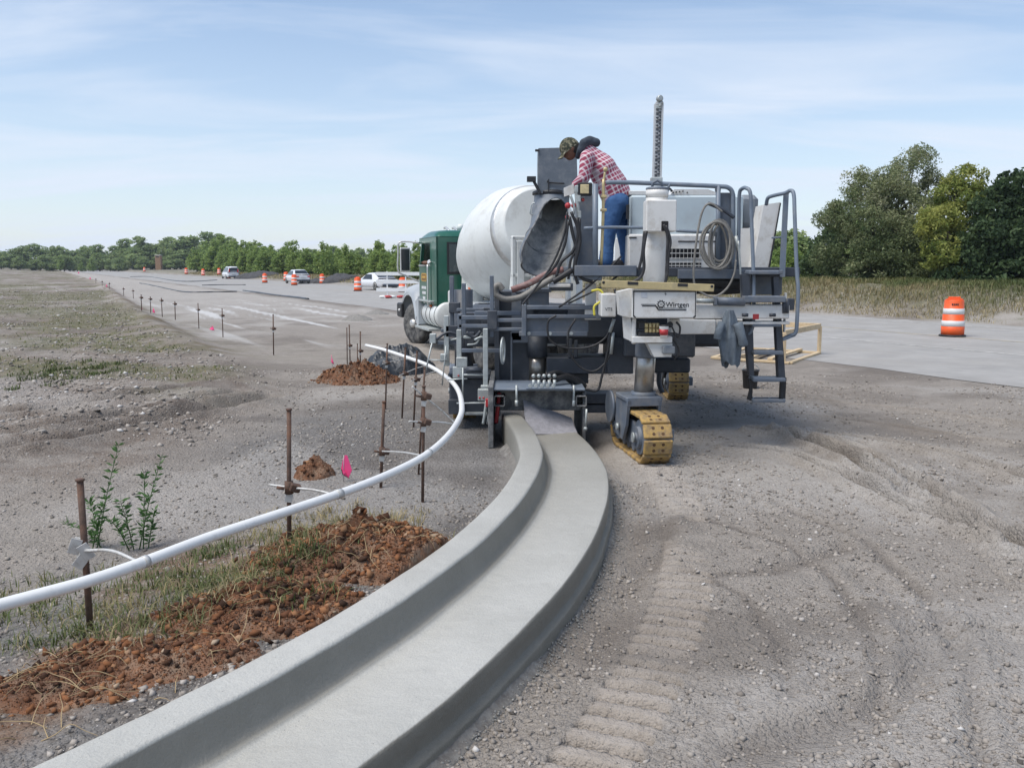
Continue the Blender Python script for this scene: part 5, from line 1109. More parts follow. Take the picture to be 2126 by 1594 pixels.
def stake(base_px, top_px, label, clamps=(), rod_to=None, r=.011, thick=None, group='rusty line stakes'):
    """base on the ground under its pixel; height from the pixel of its top at the same distance"""
    b = onG(*base_px); t = P(*top_px, b[1]); t = np.array([t[0], b[1]+.0, t[2]])
    o = thing('line_stake', label, 'stake', b, group)
    m = MB(); m.tube([b-np.array([0, 0, .06]), b*.5+t*.5, t], r, 10); m.lathe([(r*1.1, -.006), (r*1.35, -.004), (r*1.35, .004), (r*.9, .007)], t, (0, 0, 1), 10); build('shaft', m, M_rust, o)
    for cy_ in clamps:
        u = (cy_-base_px[1])/(top_px[1]-base_px[1]); c = b+(t-b)*u; m = MB(); s_ = max(.8, r/.011)
        m.cyl(c-np.array([0, 0, .03*s_]), c+np.array([0, 0, .03*s_]), r*1.9, seg=10); m.box(c+np.array([.03*s_, -.01, 0]), (.05*s_, .03*s_, .04*s_), rotm(.2, .3, .5)); m.cyl(c+np.array([-.02, -.03, .0]), c+np.array([-.05*s_, -.04, .01]), .008*s_, seg=8)
        build('clamp', m, M_rust, o)
        m = MB(); m.box(c+np.array([.0, -.012, -.05*s_]), (.035*s_, .006, .04*s_), rotm(0, .2, .2), .001); build('clamp_wedge', m, M_zinc, o)
        if rod_to is not None:
            e = pp[np.argmin([np.hypot(q[0]-P(*rod_to, q[1])[0], q[2]-P(*rod_to, q[1])[2]) for q in pp])]
            d = (e-c); back = c-d/np.linalg.norm(d)*.14; m = MB(); m.tube(catmull([back, c, c*.45+e*.55+np.array([0, 0, .004]), e-np.array([0, 0, .012])], 5), .007, 8); build('arm_rod', m, M_zinc, o)
    return o
A = stake((188, 1310), (166, 996), 'thick rusty stake with a bent white clamp plate beside the tall weeds', (), None, .0155)
b = onG(188, 1310); t = P(172, 1140, b[1]); m = MB()
for (dx, dz, w_, h_, ry) in ((-.025, .02, .05, .075, .35), (.025, -.005, .05, .08, -.5), (.0, -.05, .07, .05, -.9)): m.box(t+np.array([dx, -.022, dz]), (w_, .004, h_), rotm(.1, ry, .3), .001)
m.box(t+np.array([-.02, .02, 0]), (.06, .004, .10), rotm(0, 0, -.4), .001); build('clamp_plate', m, M_zinc, A)
e = G(300, 1166, .62); m = MB(); m.tube(catmull([t+np.array([.02, -.02, 0]), t*.5+e*.5+np.array([0, 0, .02]), e-np.array([0, 0, .015])], 6), .008, 8); build('arm_rod', m, M_zinc, A)
stake((600, 1150), (600, 850), 'rusty stake standing in the red soil heap, rod holding the pipe', (1010,), (705, 1028), .0135)
stake((790, 1012), (797, 834), 'rusty stake next to the large pink flag, long white rod to the pipe', (936,), (885, 945), .0135)
stake((800, 850), (804, 714), 'thin rusty stake in front of the black plastic heap with a high clamp', (753,), (850, 745), .010)
stake((877, 1042), (880, 802), 'rusty stake close to the bend of the pipe with two clamps', (875, 822), (948, 880), .0125)
stake((868, 985), (882, 764), 'leaning rusty stake just behind the two clamp stake at the pipe bend', (), None, .009)
stake((834, 868), (842, 722), 'rusty stake between the black plastic heap and the pipe, clamp above its middle', (775,), (880, 770), .011)
stake((858, 887), (866, 730), 'rusty stake under the pipe with a low clamp, beside the black heap', (787,), (905, 772), .011)
stake((721, 756), (720, 681), 'slim bare stake of the pair by the far red soil heap', (), None, .010)
stake((727, 757), (725, 675), 'taller stake of the pair by the far red soil heap, dark clamp', (717,), None, .011)
stake((748, 778), (748, 689), 'stake standing in the far red soil heap with a dark clamp', (728,), None, .011)
stake((742, 776), (742, 714), 'short bare stake standing in the far red soil heap', (), None, .009)
far_stakes = [((568, 737), (567, 653), 682, 'tall stake alone on the graded verge before the far soil heap'), ((463, 700), (461, 641), 655, 'stake beside the pink flag on the field edge'), ((413, 682), (411, 630), 643, 'second stake along the row from the pink flag on the field edge'), ((364, 664), (363, 626), 631, None), ((337, 658), (335, 619), 624, None), ((313, 650), (312, 616), 621, None), ((294, 646), (293, 612), 618, None), ((277, 620), (276, 600), 604, None), ((257, 614), (256, 597), 600, None), ((227, 600), (227, 586), 589, None), ((212, 595), (212, 582), 585, None), ((199, 589), (199, 578), 580, None)]
for b_, t_, c_, lb in far_stakes: stake(b_, t_, lb or 'small thin stake in the distant row along the edge of the field', (c_,), None, .013 if lb else .016, group='stakes along the field edge')
# ------------------------------------------------------------------ pink flags
M_pink = pmat('neon_pink_vinyl', (.86, .075, .24), .5, var=.08, scale=10)
M_wire = pmat('flag_wire', (.4, .4, .4), .4, metal=.6)
def flag(base_px, pts_px, label, group='pink marker flags'):
    b = onG(*base_px); o = thing('marker_flag', label, 'flag', b, group)
    pts = [P(x, y, b[1]) for x, y in pts_px]; m = MB(); m.tube([b-np.array([0, 0, .03]), b*.5+pts[0]*.5, pts[0]], .003, 6); build('wire', m, M_wire, o)
    rows = []
    for u in np.linspace(0, 1, 6):
        l = pts[0]*(1-u)+pts[1]*u; r_ = pts[-1]*(1-u)+pts[2]*u; rows.append([l*(1-v)+r_*v+np.array([0, .025*sin(v*4+u*2), 0]) for v in np.linspace(0, 1, 6)])
    m = MB(); m.sheet(rows)
    if len(pts) > 4: m = MB(); m.prism(pts, (.004, .002, 0)); m.prism([pts[1], pts[2], pts[3], pts[1]*.3+pts[3]*.7+np.array([0, -.03, .03])], (.002, .004, 0))
    f = build('pennant', m, M_pink, o); md = f.modifiers.new('solid', 'SOLIDIFY'); md.thickness = .001; return o
flag((713, 1000), [(714, 945), (708, 972), (711, 985), (723, 992), (730, 976), (720, 945)], 'large crumpled pink flag between two rusty stakes', )
flag((692, 765), [(687, 737), (687, 752), (694, 756), (688.5, 737)], 'pink flag on the far red soil heap')
flag((440, 688), [(441, 676), (434, 684), (446, 686), (442, 675.5)], 'pink flag on the field edge beside a stake, nearest the graded verge')
flag((319, 653), [(317, 641), (316, 648), (323, 650), (319.5, 640)], 'small pink flag between the thin stakes of the distant row')
for b_, s_ in (((294, 643), 2.2), ((221, 597), 2.4), ((187, 581), 2), ((163, 569), 1.8)): flag(b_, [(b_[0]-1, b_[1]-s_*2.4), (b_[0]-1.5, b_[1]-s_*.8), (b_[0]+2, b_[1]-s_*.6), (b_[0]+1.2, b_[1]-s_*2.4)], 'tiny distant pink flag at the far end of the field edge')
# ------------------------------------------------------------------ traffic barrels
M_or = pmat('barrel_orange', (.80, .105, .015), .45, var=.1, scale=5, dirt=(.45, .13, .06), damt=.35, dscale=4)
M_wb = pmat('barrel_white_sheeting', (.66, .66, .65), .4, var=.06, scale=6, dirt=(.45, .43, .40), damt=.3)
def make_barrel():
    o = thing('traffic_barrel', '', 'traffic barrel', (0, 0, 0), 'orange and white traffic barrels')
    prof = [(.285, .03), (.287, .25), (.279, .255), (.277, .41), (.268, .415), (.265, .57), (.257, .575), (.253, .73), (.246, .735), (.24, .93), (.232, .95), (.12, .955)]
    m = MB(); m.lathe(prof, (0, 0, 0), (0, 0, 1), 28); build('body', m, M_or, o)
    for z0, z1, r0, r1 in ((.258, .408, .281, .279), (.578, .728, .259, .255)): m = MB(); m.lathe([(r0-.004, z0), (r0+.003, z0+.002), (r1+.003, z1-.002), (r1-.004, z1)], (0, 0, 0), (0, 0, 1), 28); build('white_band', m, M_wb, o)
    m = MB(); m.box((0, 0, .995), (.30, .05, .085), None, .02); m.box((.0, 0, .97), (.40, .10, .03), None, .01); build('handle', m, M_or, o)
    m = MB(); m.lathe([(.33, 0), (.34, .012), (.33, .03), (.29, .04), (.27, .04)], (0, 0, 0), (0, 0, 1), 28); build('rubber_base', m, M_black, o)
    return o
proto = make_barrel(); first = True
bar_list = [((1977, 697), 'faded traffic barrel alone on the road shoulder in front of the big trees'), ((743, 604), 'traffic barrel on the road beside the white sports car'), ((611, 592), 'traffic barrel on the road beside the white sedan'), ((550, 587), 'traffic barrel standing between the white minivan and the white sedan'), ((594, 583), 'traffic barrel just ahead of the white sedan, by the verge'), ((669, 589), 'traffic barrel by the dark earth heaps on the verge'), ((475, 578), 'traffic barrel right in front of the white minivan'), ((836, 606), 'traffic barrel behind the white plank barricade'), ((455, 570), None), ((422, 572), None), ((387, 569), None), ((300, 564), None)]
for (px, py), lb in bar_list:
    o = proto if first else copy_tree(proto); first = False
    g = G(px, py, .05); s_h = g[0]*HN[0]+g[1]*HN[1]; z = .052 if 14.2 < s_h < 27 else g1(g[0], g[1])
    g = G(px, py, z); o.location = g; o.rotation_euler = (0, 0, random.random()*1.2-.6); o['label'] = lb or 'distant traffic barrel on the far graded road before the trees'
# faint stencil on the near barrel
m = MB(); 
for k, wd in enumerate((.035, .03, .035, .03)): m.box((-.10+k*.045, -.246, .84), (wd, .004, .05), None, .001)
nb_ = bpy.data.objects['traffic_barrel']; q = build('stencil', m, M_ink, None); q.parent = nb_
# ------------------------------------------------------------------ cars
M_carw = pmat('white_car_paint', (.70, .71, .73), .25, var=.03, coat=.5)
M_tail = pmat('tail_lamp_red', (.55, .02, .02), .2)
def car(kind, px, label, s_lane, shift=0.):
    """lofted body: stations along the length with half width and heights"""
    r = ray(px, 580); a = r[0]*HN[0]+r[1]*HN[1]; k = s_lane/a; x, y = r[0]*k, r[1]*k
    o = thing('car', label, 'car', (0, 0, 0), None)
    if kind == 'van': Lb, hw_, zr, roof = 4.7, .93, 1.0, [(-2.28, 1.0), (-2.15, 1.66), (-1.9, 1.74), (.3, 1.74), (.75, 1.6), (1.45, 1.05)]
    elif kind == 'sedan': Lb, hw_, zr, roof = 4.6, .88, .92, [(-1.75, .98), (-1.0, 1.40), (-.6, 1.45), (.25, 1.44), (.6, 1.36), (1.25, .95)]
    else: Lb, hw_, zr, roof = 4.5, .90, .84, [(-1.7, .92), (-.7, 1.28), (-.3, 1.32), (.15, 1.30), (.45, 1.22), (1.15, .88)]
    m = MB(); rows = []
    for u in np.linspace(-Lb/2, Lb/2, 15):
        t = u/(Lb/2); w_ = hw_*(1-.16*max(0, abs(t)-.72)/.28*1.0); top = zr*(1-.20*max(0, t-.25)/.75)*(1-.07*max(0, -t-.6)/.4); e = .0 if abs(t) < .98 else .1
        rows.append([(u, v*w_*(1-e), z) for v, z in ((-.86, .22+e), (-.99, .34), (-1, .6), (-.97, top-.1), (-.86, top-e*.4), (0, top+.03-e*.4), (.86, top-e*.4), (.97, top-.1), (1, .6), (.99, .34), (.86, .22+e), (-.86, .22+e))])
    m.sheet(rows); n0 = m.n; c = 12
    m.f.append(tuple(range(0, c-1))); m.sm.append(False); m.f.append(tuple(range(14*c, 15*c-1))[::-1]); m.sm.append(False); build('body', m, M_carw, o)
    # greenhouse
    m = MB(); rows = []
    for (u, z) in roof: rows.append([(u, -hw_*.93, zr-.06), (u, -hw_*(.93-.24*(z-zr+.06)/.6), z-.05), (u, -hw_*(.78-.2*(z-zr)/.7), z), (u, 0, z+.02), (u, hw_*(.78-.2*(z-zr)/.7), z), (u, hw_*(.93-.24*(z-zr+.06)/.6), z-.05), (u, hw_*.93, zr-.06)])
    m.sheet(rows); rf = build('roof', m, M_carw, o)
    def win(pts): mm = MB(); mm.prism([np.array(p_) for p_ in pts], np.array([0, 0, .012])); build('window', mm, M_glass, o)
    for sd in (-1, 1):
        lo_ = [(u, z) for u, z in roof]; y0 = sd*(hw_*.93+.004); h1 = max(z for _, z in roof)
        b0, b1 = lo_[1][0], lo_[-2][0]; yt = sd*(hw_*(.93-.24*(h1-.1-zr+.06)/.6)+.012)
        mm = MB(); mm.prism([np.array((b0-.1, y0, zr+.0)), np.array((b0+.2, yt, h1-.12)), np.array((b1-.1, yt, h1-.12)), np.array((b1+.35, y0, zr+.0))], np.array([0, sd*.006, 0])); build('window', mm, M_glass, o)
    u0, z0 = roof[0]; u1, z1 = roof[1]
    f0 = .12; P0 = np.array([u0+(u1-u0)*f0, 0, z0+(z1-z0)*f0]); P1 = np.array([u0+(u1-u0)*.9, 0, z0+(z1-z0)*.9]); nrm = np.cross(np.array([0, 1., 0]), P1-P0); nrm /= np.linalg.norm(nrm); nrm = nrm if nrm[0] < 0 else -nrm
    mm = MB(); mm.prism([P0+np.array([0, -hw_*.78, 0])+nrm*.008, P0+np.array([0, hw_*.78, 0])+nrm*.008, P1+np.array([0, hw_*.62, 0])+nrm*.02, P1+np.array([0, -hw_*.62, 0])+nrm*.02], nrm*.01); build('rear_window', mm, M_glass, o)
    for sd in (-1, 1):
        for u in (-Lb*.30, Lb*.31):
            mm = MB(); mm.lathe([(.2, -.1), (.31, -.1), (.33, -.06), (.33, .06), (.31, .1), (.2, .1)], (u, sd*(hw_-.09), .33), (0, sd, 0), 20); w_ = build('wheel', mm, M_tyre, o)
            mm = MB(); mm.lathe([(.2, .04), (.205, .105), (.1, .085), (.04, .1)], (u, sd*(hw_-.09), .33), (0, sd, 0), 16); build('rim', mm, M_rim, w_)
        mm = MB(); zz = zr-.16; mm.box((-Lb/2+.02, sd*hw_*.66, zz if kind != 'van' else 1.15), (.09, .30 if kind != 'van' else .14, .13 if kind != 'van' else .4), rotm(0, 0, sd*.12), .03); build('tail_light', mm, M_tail, o)
    mm = MB(); mm.box((-Lb/2-.005, 0, .62), (.03, .5, .14), None, .005); build('number_plate', mm, M_rim, o); mm = MB(); mm.box((-Lb/2+.0, 0, .36), (.10, hw_*1.6, .16), None, .04); build('rear_bumper', mm, M_navy, o)
    o.location = (x, y, .05); o.rotation_euler = (0, 0, math.atan2(HD[1], HD[0])+shift); return o
car('van', 479, 'white minivan driving off between the traffic barrels', 26.2); car('sedan', 618, 'white sedan with red tail lamps on the highway', 25.3); car('coupe', 782, 'low white sports car beside the white plank barricade', 24.2, R(9))
# ------------------------------------------------------------------ barricade
M_plank = pmat('white_plank_paint', (.72, .73, .72), .5, var=.06, dirt=(.5, .5, .48), damt=.3)
bq = G(806, 618, .06); brc = thing('road_barricade', 'white three plank road barricade standing next to the truck bonnet', 'barricade', bq)
bx_ = np.array([1., -.12, 0]); bx_ /= np.linalg.norm(bx_); brm_ = np.stack([bx_, np.cross([0, 0, 1.], bx_), [0, 0, 1.]], 1)
for z in (.46, .92, 1.38): build('plank', MB().box(bq+bx_*.6+np.array([0, 0, z]), (2.6, .035, .2), brm_, .004), M_plank, brc)
for d in (-.05, 1.05):
    build('post', MB().box(bq+bx_*d+np.array([0, .04, .78]), (.07, .05, 1.48), brm_, .004), M_plank, brc); build('foot', MB().box(bq+bx_*d+np.array([0, .04, .04]), (.08, 1.3, .07), brm_, .006), M_plank, brc)
for k, (dx, dy, mt_) in enumerate(((-.25, -.35, M_plank), (.05, -.45, M_red), (.25, -.3, M_plank), (.75, -.3, M_red))):
    m = MB(); m.sph(bq+np.array([dx, dy, .07]), .2, 12, 8, (1.2, .8, .42)); o = build('sandbag', m, mt_, None, bq+np.array([dx, dy, 0])); tag(o, 'red sandbag lying at the foot of the white barricade' if mt_ is M_red else 'white sandbag lying at the foot of the white barricade', 'sandbag', 'sandbags by the barricade')
# ------------------------------------------------------------------ timber crate frame
M_wood = pmat('pale_pine', (.58, .45, .28), .75, var=.18, scale=18, bump=.2, bscale=60, dirt=(.33, .26, .18), damt=.4, dscale=9)
c1, c2, c3 = G(1640, 757), G(1700, 738), G(1480, 745); c4 = c2+c3-c1; cf = thing('timber_frame', 'open pale timber crate frame on the ground behind the ladder', 'wooden frame', (c1+c2+c3)/3)
for cc_ in (c1, c2, c3, c4): cc_[2] = g1(cc_[0], cc_[1])
zz_ = np.array([0, 0, 1.]); 
def board(a, b, w_=.10, h_=.045, z=.03): build('board', MB().bar(a+zz_*z, b+zz_*z, w_, h_, .004), M_wood, cf)
board(c1, c2); board(c1, c3); board(c3, c4); board(c2, c4); mid_ = (c1+c3)/2; board(mid_, (c2+c4)/2, z=.08); board(c1*.75+c3*.25, c2*.75+c4*.25, z=.08)
for q in (c1*.92+c3*.08, c2, c4, (c2+c4)/2): board(q, q+zz_*.60, .05, .12, 0)
for a, b in ((c2, c4), (c1*.92+c3*.08, c2), (c4, (c1+c3)/2*.6+c4*.4)): board(a, b, .05, .11, .6)
board((c2+c4)/2, c1*.35+c3*.65, .05, .12, .06)
# ------------------------------------------------------------------ bucket, black sheet, heaps
bk = onG(1557, 806); m = MB(); m.lathe([(.10, 0), (.105, .01), (.125, .27), (.135, .275), (.135, .29), (.12, .285), (.1, .02)], bk, (0, 0, 1), 24); o = build('bucket', m, M_black, None, bk); tag(o, 'black plastic bucket on the ground behind the ladder', 'bucket')
m = MB(); m.tube([bk+np.array([.13*cos(t), -.02, .28+.10*sin(t)]) for t in np.linspace(0, pi, 13)], .006, 6); build('bail_handle', m, M_gal, o)
M_poly = pmat('black_polythene', (.018, .022, .026), .35, var=.3, scale=6, bump=.5, bscale=12, dirt=(.12, .125, .13), damt=.45, dscale=5)
def heap(name, cpx, rx, ry, h, mat, label, cat, seed, rough=.5, n=36, parent=None, steep=1.4, freq=3.2, c=None, smooth=False):
    c = onG(*cpx) if c is None else c; us = np.linspace(-1.25, 1.25, n); U, Vv = np.meshgrid(us, us, indexing='ij'); X_ = c[0]+U*rx; Y_ = c[1]+Vv*ry
    ang = np.arctan2(Vv, U); rr_ = np.hypot(U, Vv)/(.8+.4*fbm(np.cos(ang)*1.2+seed, np.sin(ang)*1.2, 3, seed))
    f_ = np.clip(1-rr_, 0, 1)**(1/steep); nz = fbm(X_*freq, Y_*freq, 5, seed, .6)-.5
    Zz = gz(X_.ravel(), Y_.ravel()).reshape(X_.shape)+h*f_*(1+rough*2*nz)+h*.16*rough*nz*4*(f_ > 0)-.05*np.clip((rr_-.95)/.2, 0, 1)
    m = MB(); m.sheet(np.stack([X_, Y_, Zz], -1), smooth); m.f = [q[::-1] for q in m.f]
    if parent is not None: return build(name, m, mat, parent), (X_, Y_, Zz, f_)
    o = build(name, m, mat, None, c); tag(o, label, cat); return o, (X_, Y_, Zz, f_)
sheet_o, _ = heap('plastic_sheet', (832, 772), .62, .5, .42, M_poly, 'crumpled heap of shiny black plastic sheeting behind the stakes', 'plastic sheet', 5, .75, 40, steep=2.6, freq=2.3)
heap('gravel_heap', (741, 664), .55, .5, .22, pmat('grey_gravel', (.22, .21, .19), .95, var=.25, scale=20, bump=.8, bscale=60), 'small grey gravel heap on the pale graded road', 'gravel heap', 8, .4)
heap('gravel_heap', (784, 652), .5, .6, .14, MATS['grey_gravel'], 'low dark gravel heap near the front bumper of the truck', 'gravel heap', 9, .4)
M_dark = pmat('dark_earth', (.055, .055, .058), .8, var=.3, scale=4, bump=.6, bscale=20)
heap('earth_heap', (531, 574), 3.2, 1.6, .95, M_dark, 'dark earth heap on the verge beyond the minivan', 'earth heap', 11, .4, steep=2.2, freq=.6)
heap('earth_heap', (697, 586), 2.6, 1.3, .85, M_dark, 'dark earth heap on the verge between the sedan and the sports car', 'earth heap', 12, .4, steep=2.4, freq=.6)
heap('earth_heap', (655, 587), 1.8, 1.2, .5, M_dark, 'low dark earth heap just behind a traffic barrel', 'earth heap', 13, .4, steep=2, freq=.6)
# dark strips laid over the pale graded road
def strip(pts, label, wd=.28, h=.10):
    p = catmull([onG(*q) for q in pts], 8); m = MB(); m.tube(p+np.array([0, 0, h*.2]), wd*.2*(.8+.4*np.array([vnoise(np.array([i*.6]), np.array([1.]), 4)[0] for i in range(len(p))])), 8); o = build('drain_hose', m, M_poly, None, p[0]); tag(o, label, 'hose', 'dark hoses on the graded road')
strip([(290, 588), (330, 596), (385, 607), (440, 607), (492, 606)], 'long dark hose on the pale graded road, the one closest to the stakes')
strip([(270, 575), (310, 575), (360, 583), (400, 585), (450, 582)], 'long dark hose bending across the pale graded road, far beyond the stakes', .35)
strip([(420, 593), (460, 592), (510, 592)], 'short straight dark hose on the graded road', .3)
strip([(505, 604), (560, 612), (600, 617), (640, 622)], 'dark crumbled asphalt strip lying along the edge of the highway', .35)
# brick tower among the far trees
M_brick = pmat('tan_brick', (.28, .17, .10), .9, var=.2, scale=3)
Yt = 300.; q0, q1 = P(322.5, 553, Yt), P(332.5, 530.5, Yt); tw_ = thing('brick_tower', 'small square brick tower standing in front of the far trees', 'tower', ((q0[0]+q1[0])/2, Yt, q0[2]-1))
build('wall', MB().bb((q0[0], Yt, q0[2]-1.2), (q1[0], Yt+1.6, q1[2]), .02), M_brick, tw_); build('roof', MB().bb((q0[0]-.12, Yt-.12, q1[2]), (q1[0]+.12, Yt+1.72, q1[2]+.16), .02), M_rim, tw_); build('opening', MB().bb((q0[0]+.35, Yt-.02, q1[2]-.6), (q1[0]-.35, Yt+.1, q1[2]-.25), .01), M_ink, tw_)
# ------------------------------------------------------------------ red soil heaps with clods
def leaf_like(name, stops):
    m = bpy.data.materials.new(name); m.use_nodes = True; t = m.node_tree; N = t.nodes; b = N['Principled BSDF']; b.inputs['Roughness'].default_value = .96; b.inputs['Specular IOR Level'].default_value = .15
    a = N.new('ShaderNodeAttribute'); a.attribute_name = 'tint'; r = N.new('ShaderNodeValToRGB'); e = r.color_ramp.elements
    for i, (p, c) in enumerate(stops):
        q = e[i] if i < 2 else e.new(p); q.position = p; q.color = (*c, 1)
    t.links.new(a.outputs['Fac'], r.inputs[0]); t.links.new(r.outputs[0], b.inputs['Base Color']); return m
M_redsoil = pmat('red_clay_soil', (.165, .075, .037), .95, var=.6, scale=16, bump=1., bscale=38, dirt=(.20, .15, .105), damt=.6, dscale=7)
M_redclod = leaf_like('red_clay_clods', [(0., (.045, .027, .019)), (.35, (.125, .058, .032)), (.65, (.24, .105, .048)), (.85, (.31, .165, .085)), (1., (.36, .28, .20))])
ICO = None
def ico():
    global ICO
    if ICO is None:
        t = (1+5**.5)/2; v = np.array([(-1, t, 0), (1, t, 0), (-1, -t, 0), (1, -t, 0), (0, -1, t), (0, 1, t), (0, -1, -t), (0, 1, -t), (t, 0, -1), (t, 0, 1), (-t, 0, -1), (-t, 0, 1)]); v /= np.linalg.norm(v[0])
        f = np.array([(0, 11, 5), (0, 5, 1), (0, 1, 7), (0, 7, 10), (0, 10, 11), (1, 5, 9), (5, 11, 4), (11, 10, 2), (10, 7, 6), (7, 1, 8), (3, 9, 4), (3, 4, 2), (3, 2, 6), (3, 6, 8), (3, 8, 9), (4, 9, 5), (2, 4, 11), (6, 2, 10), (8, 6, 7), (9, 8, 1)]); ICO = (v, f)
    return ICO
OCT = (np.array([(1, 0, 0), (-1, 0, 0), (0, 1, 0), (0, -1, 0), (0, 0, 1), (0, 0, -1.)]), np.array([(0, 2, 4), (2, 1, 4), (1, 3, 4), (3, 0, 4), (2, 0, 5), (1, 2, 5), (3, 1, 5), (0, 3, 5)]))
def scatter(name, pos, size, mat, parent=None, flat=.65, base='ico', tints=None):
    """many lumps in one mesh"""
    bv, bf = ico() if base == 'ico' else OCT; n = len(pos); k = len(bv)
    q = rng.normal(size=(n, 4)); q /= np.linalg.norm(q, axis=1)[:, None]; w_, x, y, z = q.T
    Rm = np.stack([1-2*(y*y+z*z), 2*(x*y-z*w_), 2*(x*z+y*w_), 2*(x*y+z*w_), 1-2*(x*x+z*z), 2*(y*z-x*w_), 2*(x*z-y*w_), 2*(y*z+x*w_), 1-2*(x*x+y*y)], 1).reshape(n, 3, 3)
    v = bv[None]*(1+rng.uniform(-.45, .45, (n, k, 1)))*(np.stack([np.ones(n), rng.uniform(.6, 1, n), rng.uniform(.45, .9, n)], 1)[:, None, :]); v = np.einsum('nij,nkj->nki', Rm, v); v[..., 2] *= flat
    v = v*size[:, None, None]+pos[:, None, :]; off = np.array(parent.get('_o', (0, 0, 0))) if parent is not None else np.zeros(3)
    f = (bf[None]+(np.arange(n)*k)[:, None, None]).reshape(-1, 3); o = mesh_np(name, v.reshape(-1, 3)-off, f, mat, parent)
    o['_o'] = list(off)
    if tints is not None: a = o.data.attributes.new('tint', 'FLOAT', 'POINT'); a.data.foreach_set('value', np.repeat(tints, k).astype(np.float32))
    return o
def soil(cpx, rx, ry, h, label, seed, nclod, smax, c=None):
    o, (X_, Y_, Zz, f_) = heap('soil_heap', cpx, rx, ry, h, M_redsoil, label, 'soil heap', seed, .55, 130, steep=1.3, freq=9., c=c)
    w_ = f_.ravel()**.35+.06*(f_.ravel() > 0); i = rng.choice(X_.size, nclod, p=w_/w_.sum()); sp_ = np.where(rng.random(nclod) < .25, .16, .015)
    x = X_.ravel()[i]+rng.normal(0, 1, nclod)*sp_*rx; y = Y_.ravel()[i]+rng.normal(0, 1, nclod)*sp_*ry
    u = np.clip(np.round((x-X_[0, 0])/(X_[1, 0]-X_[0, 0])).astype(int), 0, 129); v = np.clip(np.round((y-Y_[0, 0])/(Y_[0, 1]-Y_[0, 0])).astype(int), 0, 129)
    z = np.maximum(Zz[u, v], gz(x, y)); far_ = kerb_st(x, y)[1]; ok = (far_ < -.24) | (far_ > .7)
    sz = smax*rng.random(nclod)**50*.95+smax*(.075+.09*rng.random(nclod)**2); tt = np.clip(.42+1.1*(fbm(x*6, y*6, 4, seed)-.5)+rng.normal(0, .24, nclod), 0, 1)
    p = np.stack([x, y, z+sz*.15], 1)[ok]; stuff(scatter('clods', p, sz[ok], M_redclod, o, .85, 'oct', tt[ok])); return o, (X_, Y_, Zz, f_)
cA = G(760, 1140, .27); sA, dA = soil(None, .66, .66, .17, 'largest loose red clay soil heap beside the kerb, dry roots on it', 31, 30000, .036, cA)
cB = G(535, 1262, .28); sB, dB = soil(None, .48, .40, .11, 'red clay soil heap between the pipe and the kerb with clods', 32, 17000, .034, cB)
cC = G(290, 1365, .28); sC, dC = soil(None, .46, .28, .06, 'low scattered patch of red clay clods near the leaning stake', 33, 9000, .03, cC)
cD = G(120, 1420, .28); sD, dD = soil(None, .38, .22, .05, 'thin spread of red clay crumbs close to the kerb backfill', 36, 6000, .026, cD)
sE, dE = soil((742, 790), .70, .60, .30, 'red clay soil heap at the foot of the far stakes, beside the black sheeting', 34, 12000, .05)
sF, dF = soil((655, 985), .20, .16, .16, 'small brown clod of earth in the stone heap next to the large pink flag', 35, 1200, .035)

# concrete crumbs along the foot of the gutter
n = 5200; ks_ = rng.choice(len(CRUMB_S), n); i_ = np.searchsorted(KS, CRUMB_S[ks_]); o_ = .575+np.abs(rng.normal(0, .045, n)); xy = KP[i_]+KN[i_]*o_[:, None]+rng.normal(0, .012, (n, 2)); ok = kerb_st(xy[:, 0], xy[:, 1])[1] > .565; xy = xy[ok]; n = len(xy)
sz = .0022+.010*rng.random(n)**7; o = scatter('concrete_crumbs', np.c_[xy, gz(xy[:, 0], xy[:, 1])+.018*np.exp(-(kerb_st(xy[:, 0], xy[:, 1])[1]-.57)/.05)+sz*.2], sz, pmat('concrete_crumb', (.27, .262, .24), .9, var=.4, scale=40), kerb, .8, 'oct'); stuff(o)
# ------------------------------------------------------------------ foliage
def leaf_mat(name, stops, trans=.3):
    m = bpy.data.materials.new(name); m.use_nodes = True; t = m.node_tree; N = t.nodes; L = t.links; b = N['Principled BSDF']; b.inputs['Roughness'].default_value = .6; b.inputs['Specular IOR Level'].default_value = .25
    a = N.new('ShaderNodeAttribute'); a.attribute_name = 'tint'; r = N.new('ShaderNodeValToRGB'); e = r.color_ramp.elements
    for i, (p, c) in enumerate(stops):
        q = e[i] if i < 2 else e.new(p); q.position = p; q.color = (*c, 1)
    L.new(a.outputs['Fac'], r.inputs[0]); L.new(r.outputs[0], b.inputs['Base Color'])
    tr = N.new('ShaderNodeBsdfTranslucent'); L.new(r.outputs[0], tr.inputs[0]); mx_ = N.new('ShaderNodeMixShader'); mx_.inputs[0].default_value = trans
    L.new(b.outputs[0], mx_.inputs[1]); L.new(tr.outputs[0], mx_.inputs[2]); L.new(mx_.outputs[0], N['Material Output'].inputs[0]); return m
L_olive = leaf_mat('olive_leaves', [(0., (.06, .095, .035)), (.45, (.17, .21, .095)), (.8, (.30, .325, .17)), (1., (.42, .42, .27))], .4)
L_yel = leaf_mat('yellow_green_leaves', [(0., (.06, .10, .025)), (.5, (.19, .24, .055)), (1., (.36, .37, .10))], .4)
L_dark = leaf_mat('dark_green_leaves', [(0., (.032, .058, .028)), (.6, (.09, .14, .058)), (1., (.19, .25, .09))], .4)
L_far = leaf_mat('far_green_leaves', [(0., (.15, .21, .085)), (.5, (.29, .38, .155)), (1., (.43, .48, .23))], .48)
L_sap = leaf_mat('sapling_leaves', [(0., (.12, .19, .045)), (.5, (.25, .35, .10)), (1., (.40, .47, .16))], .45)
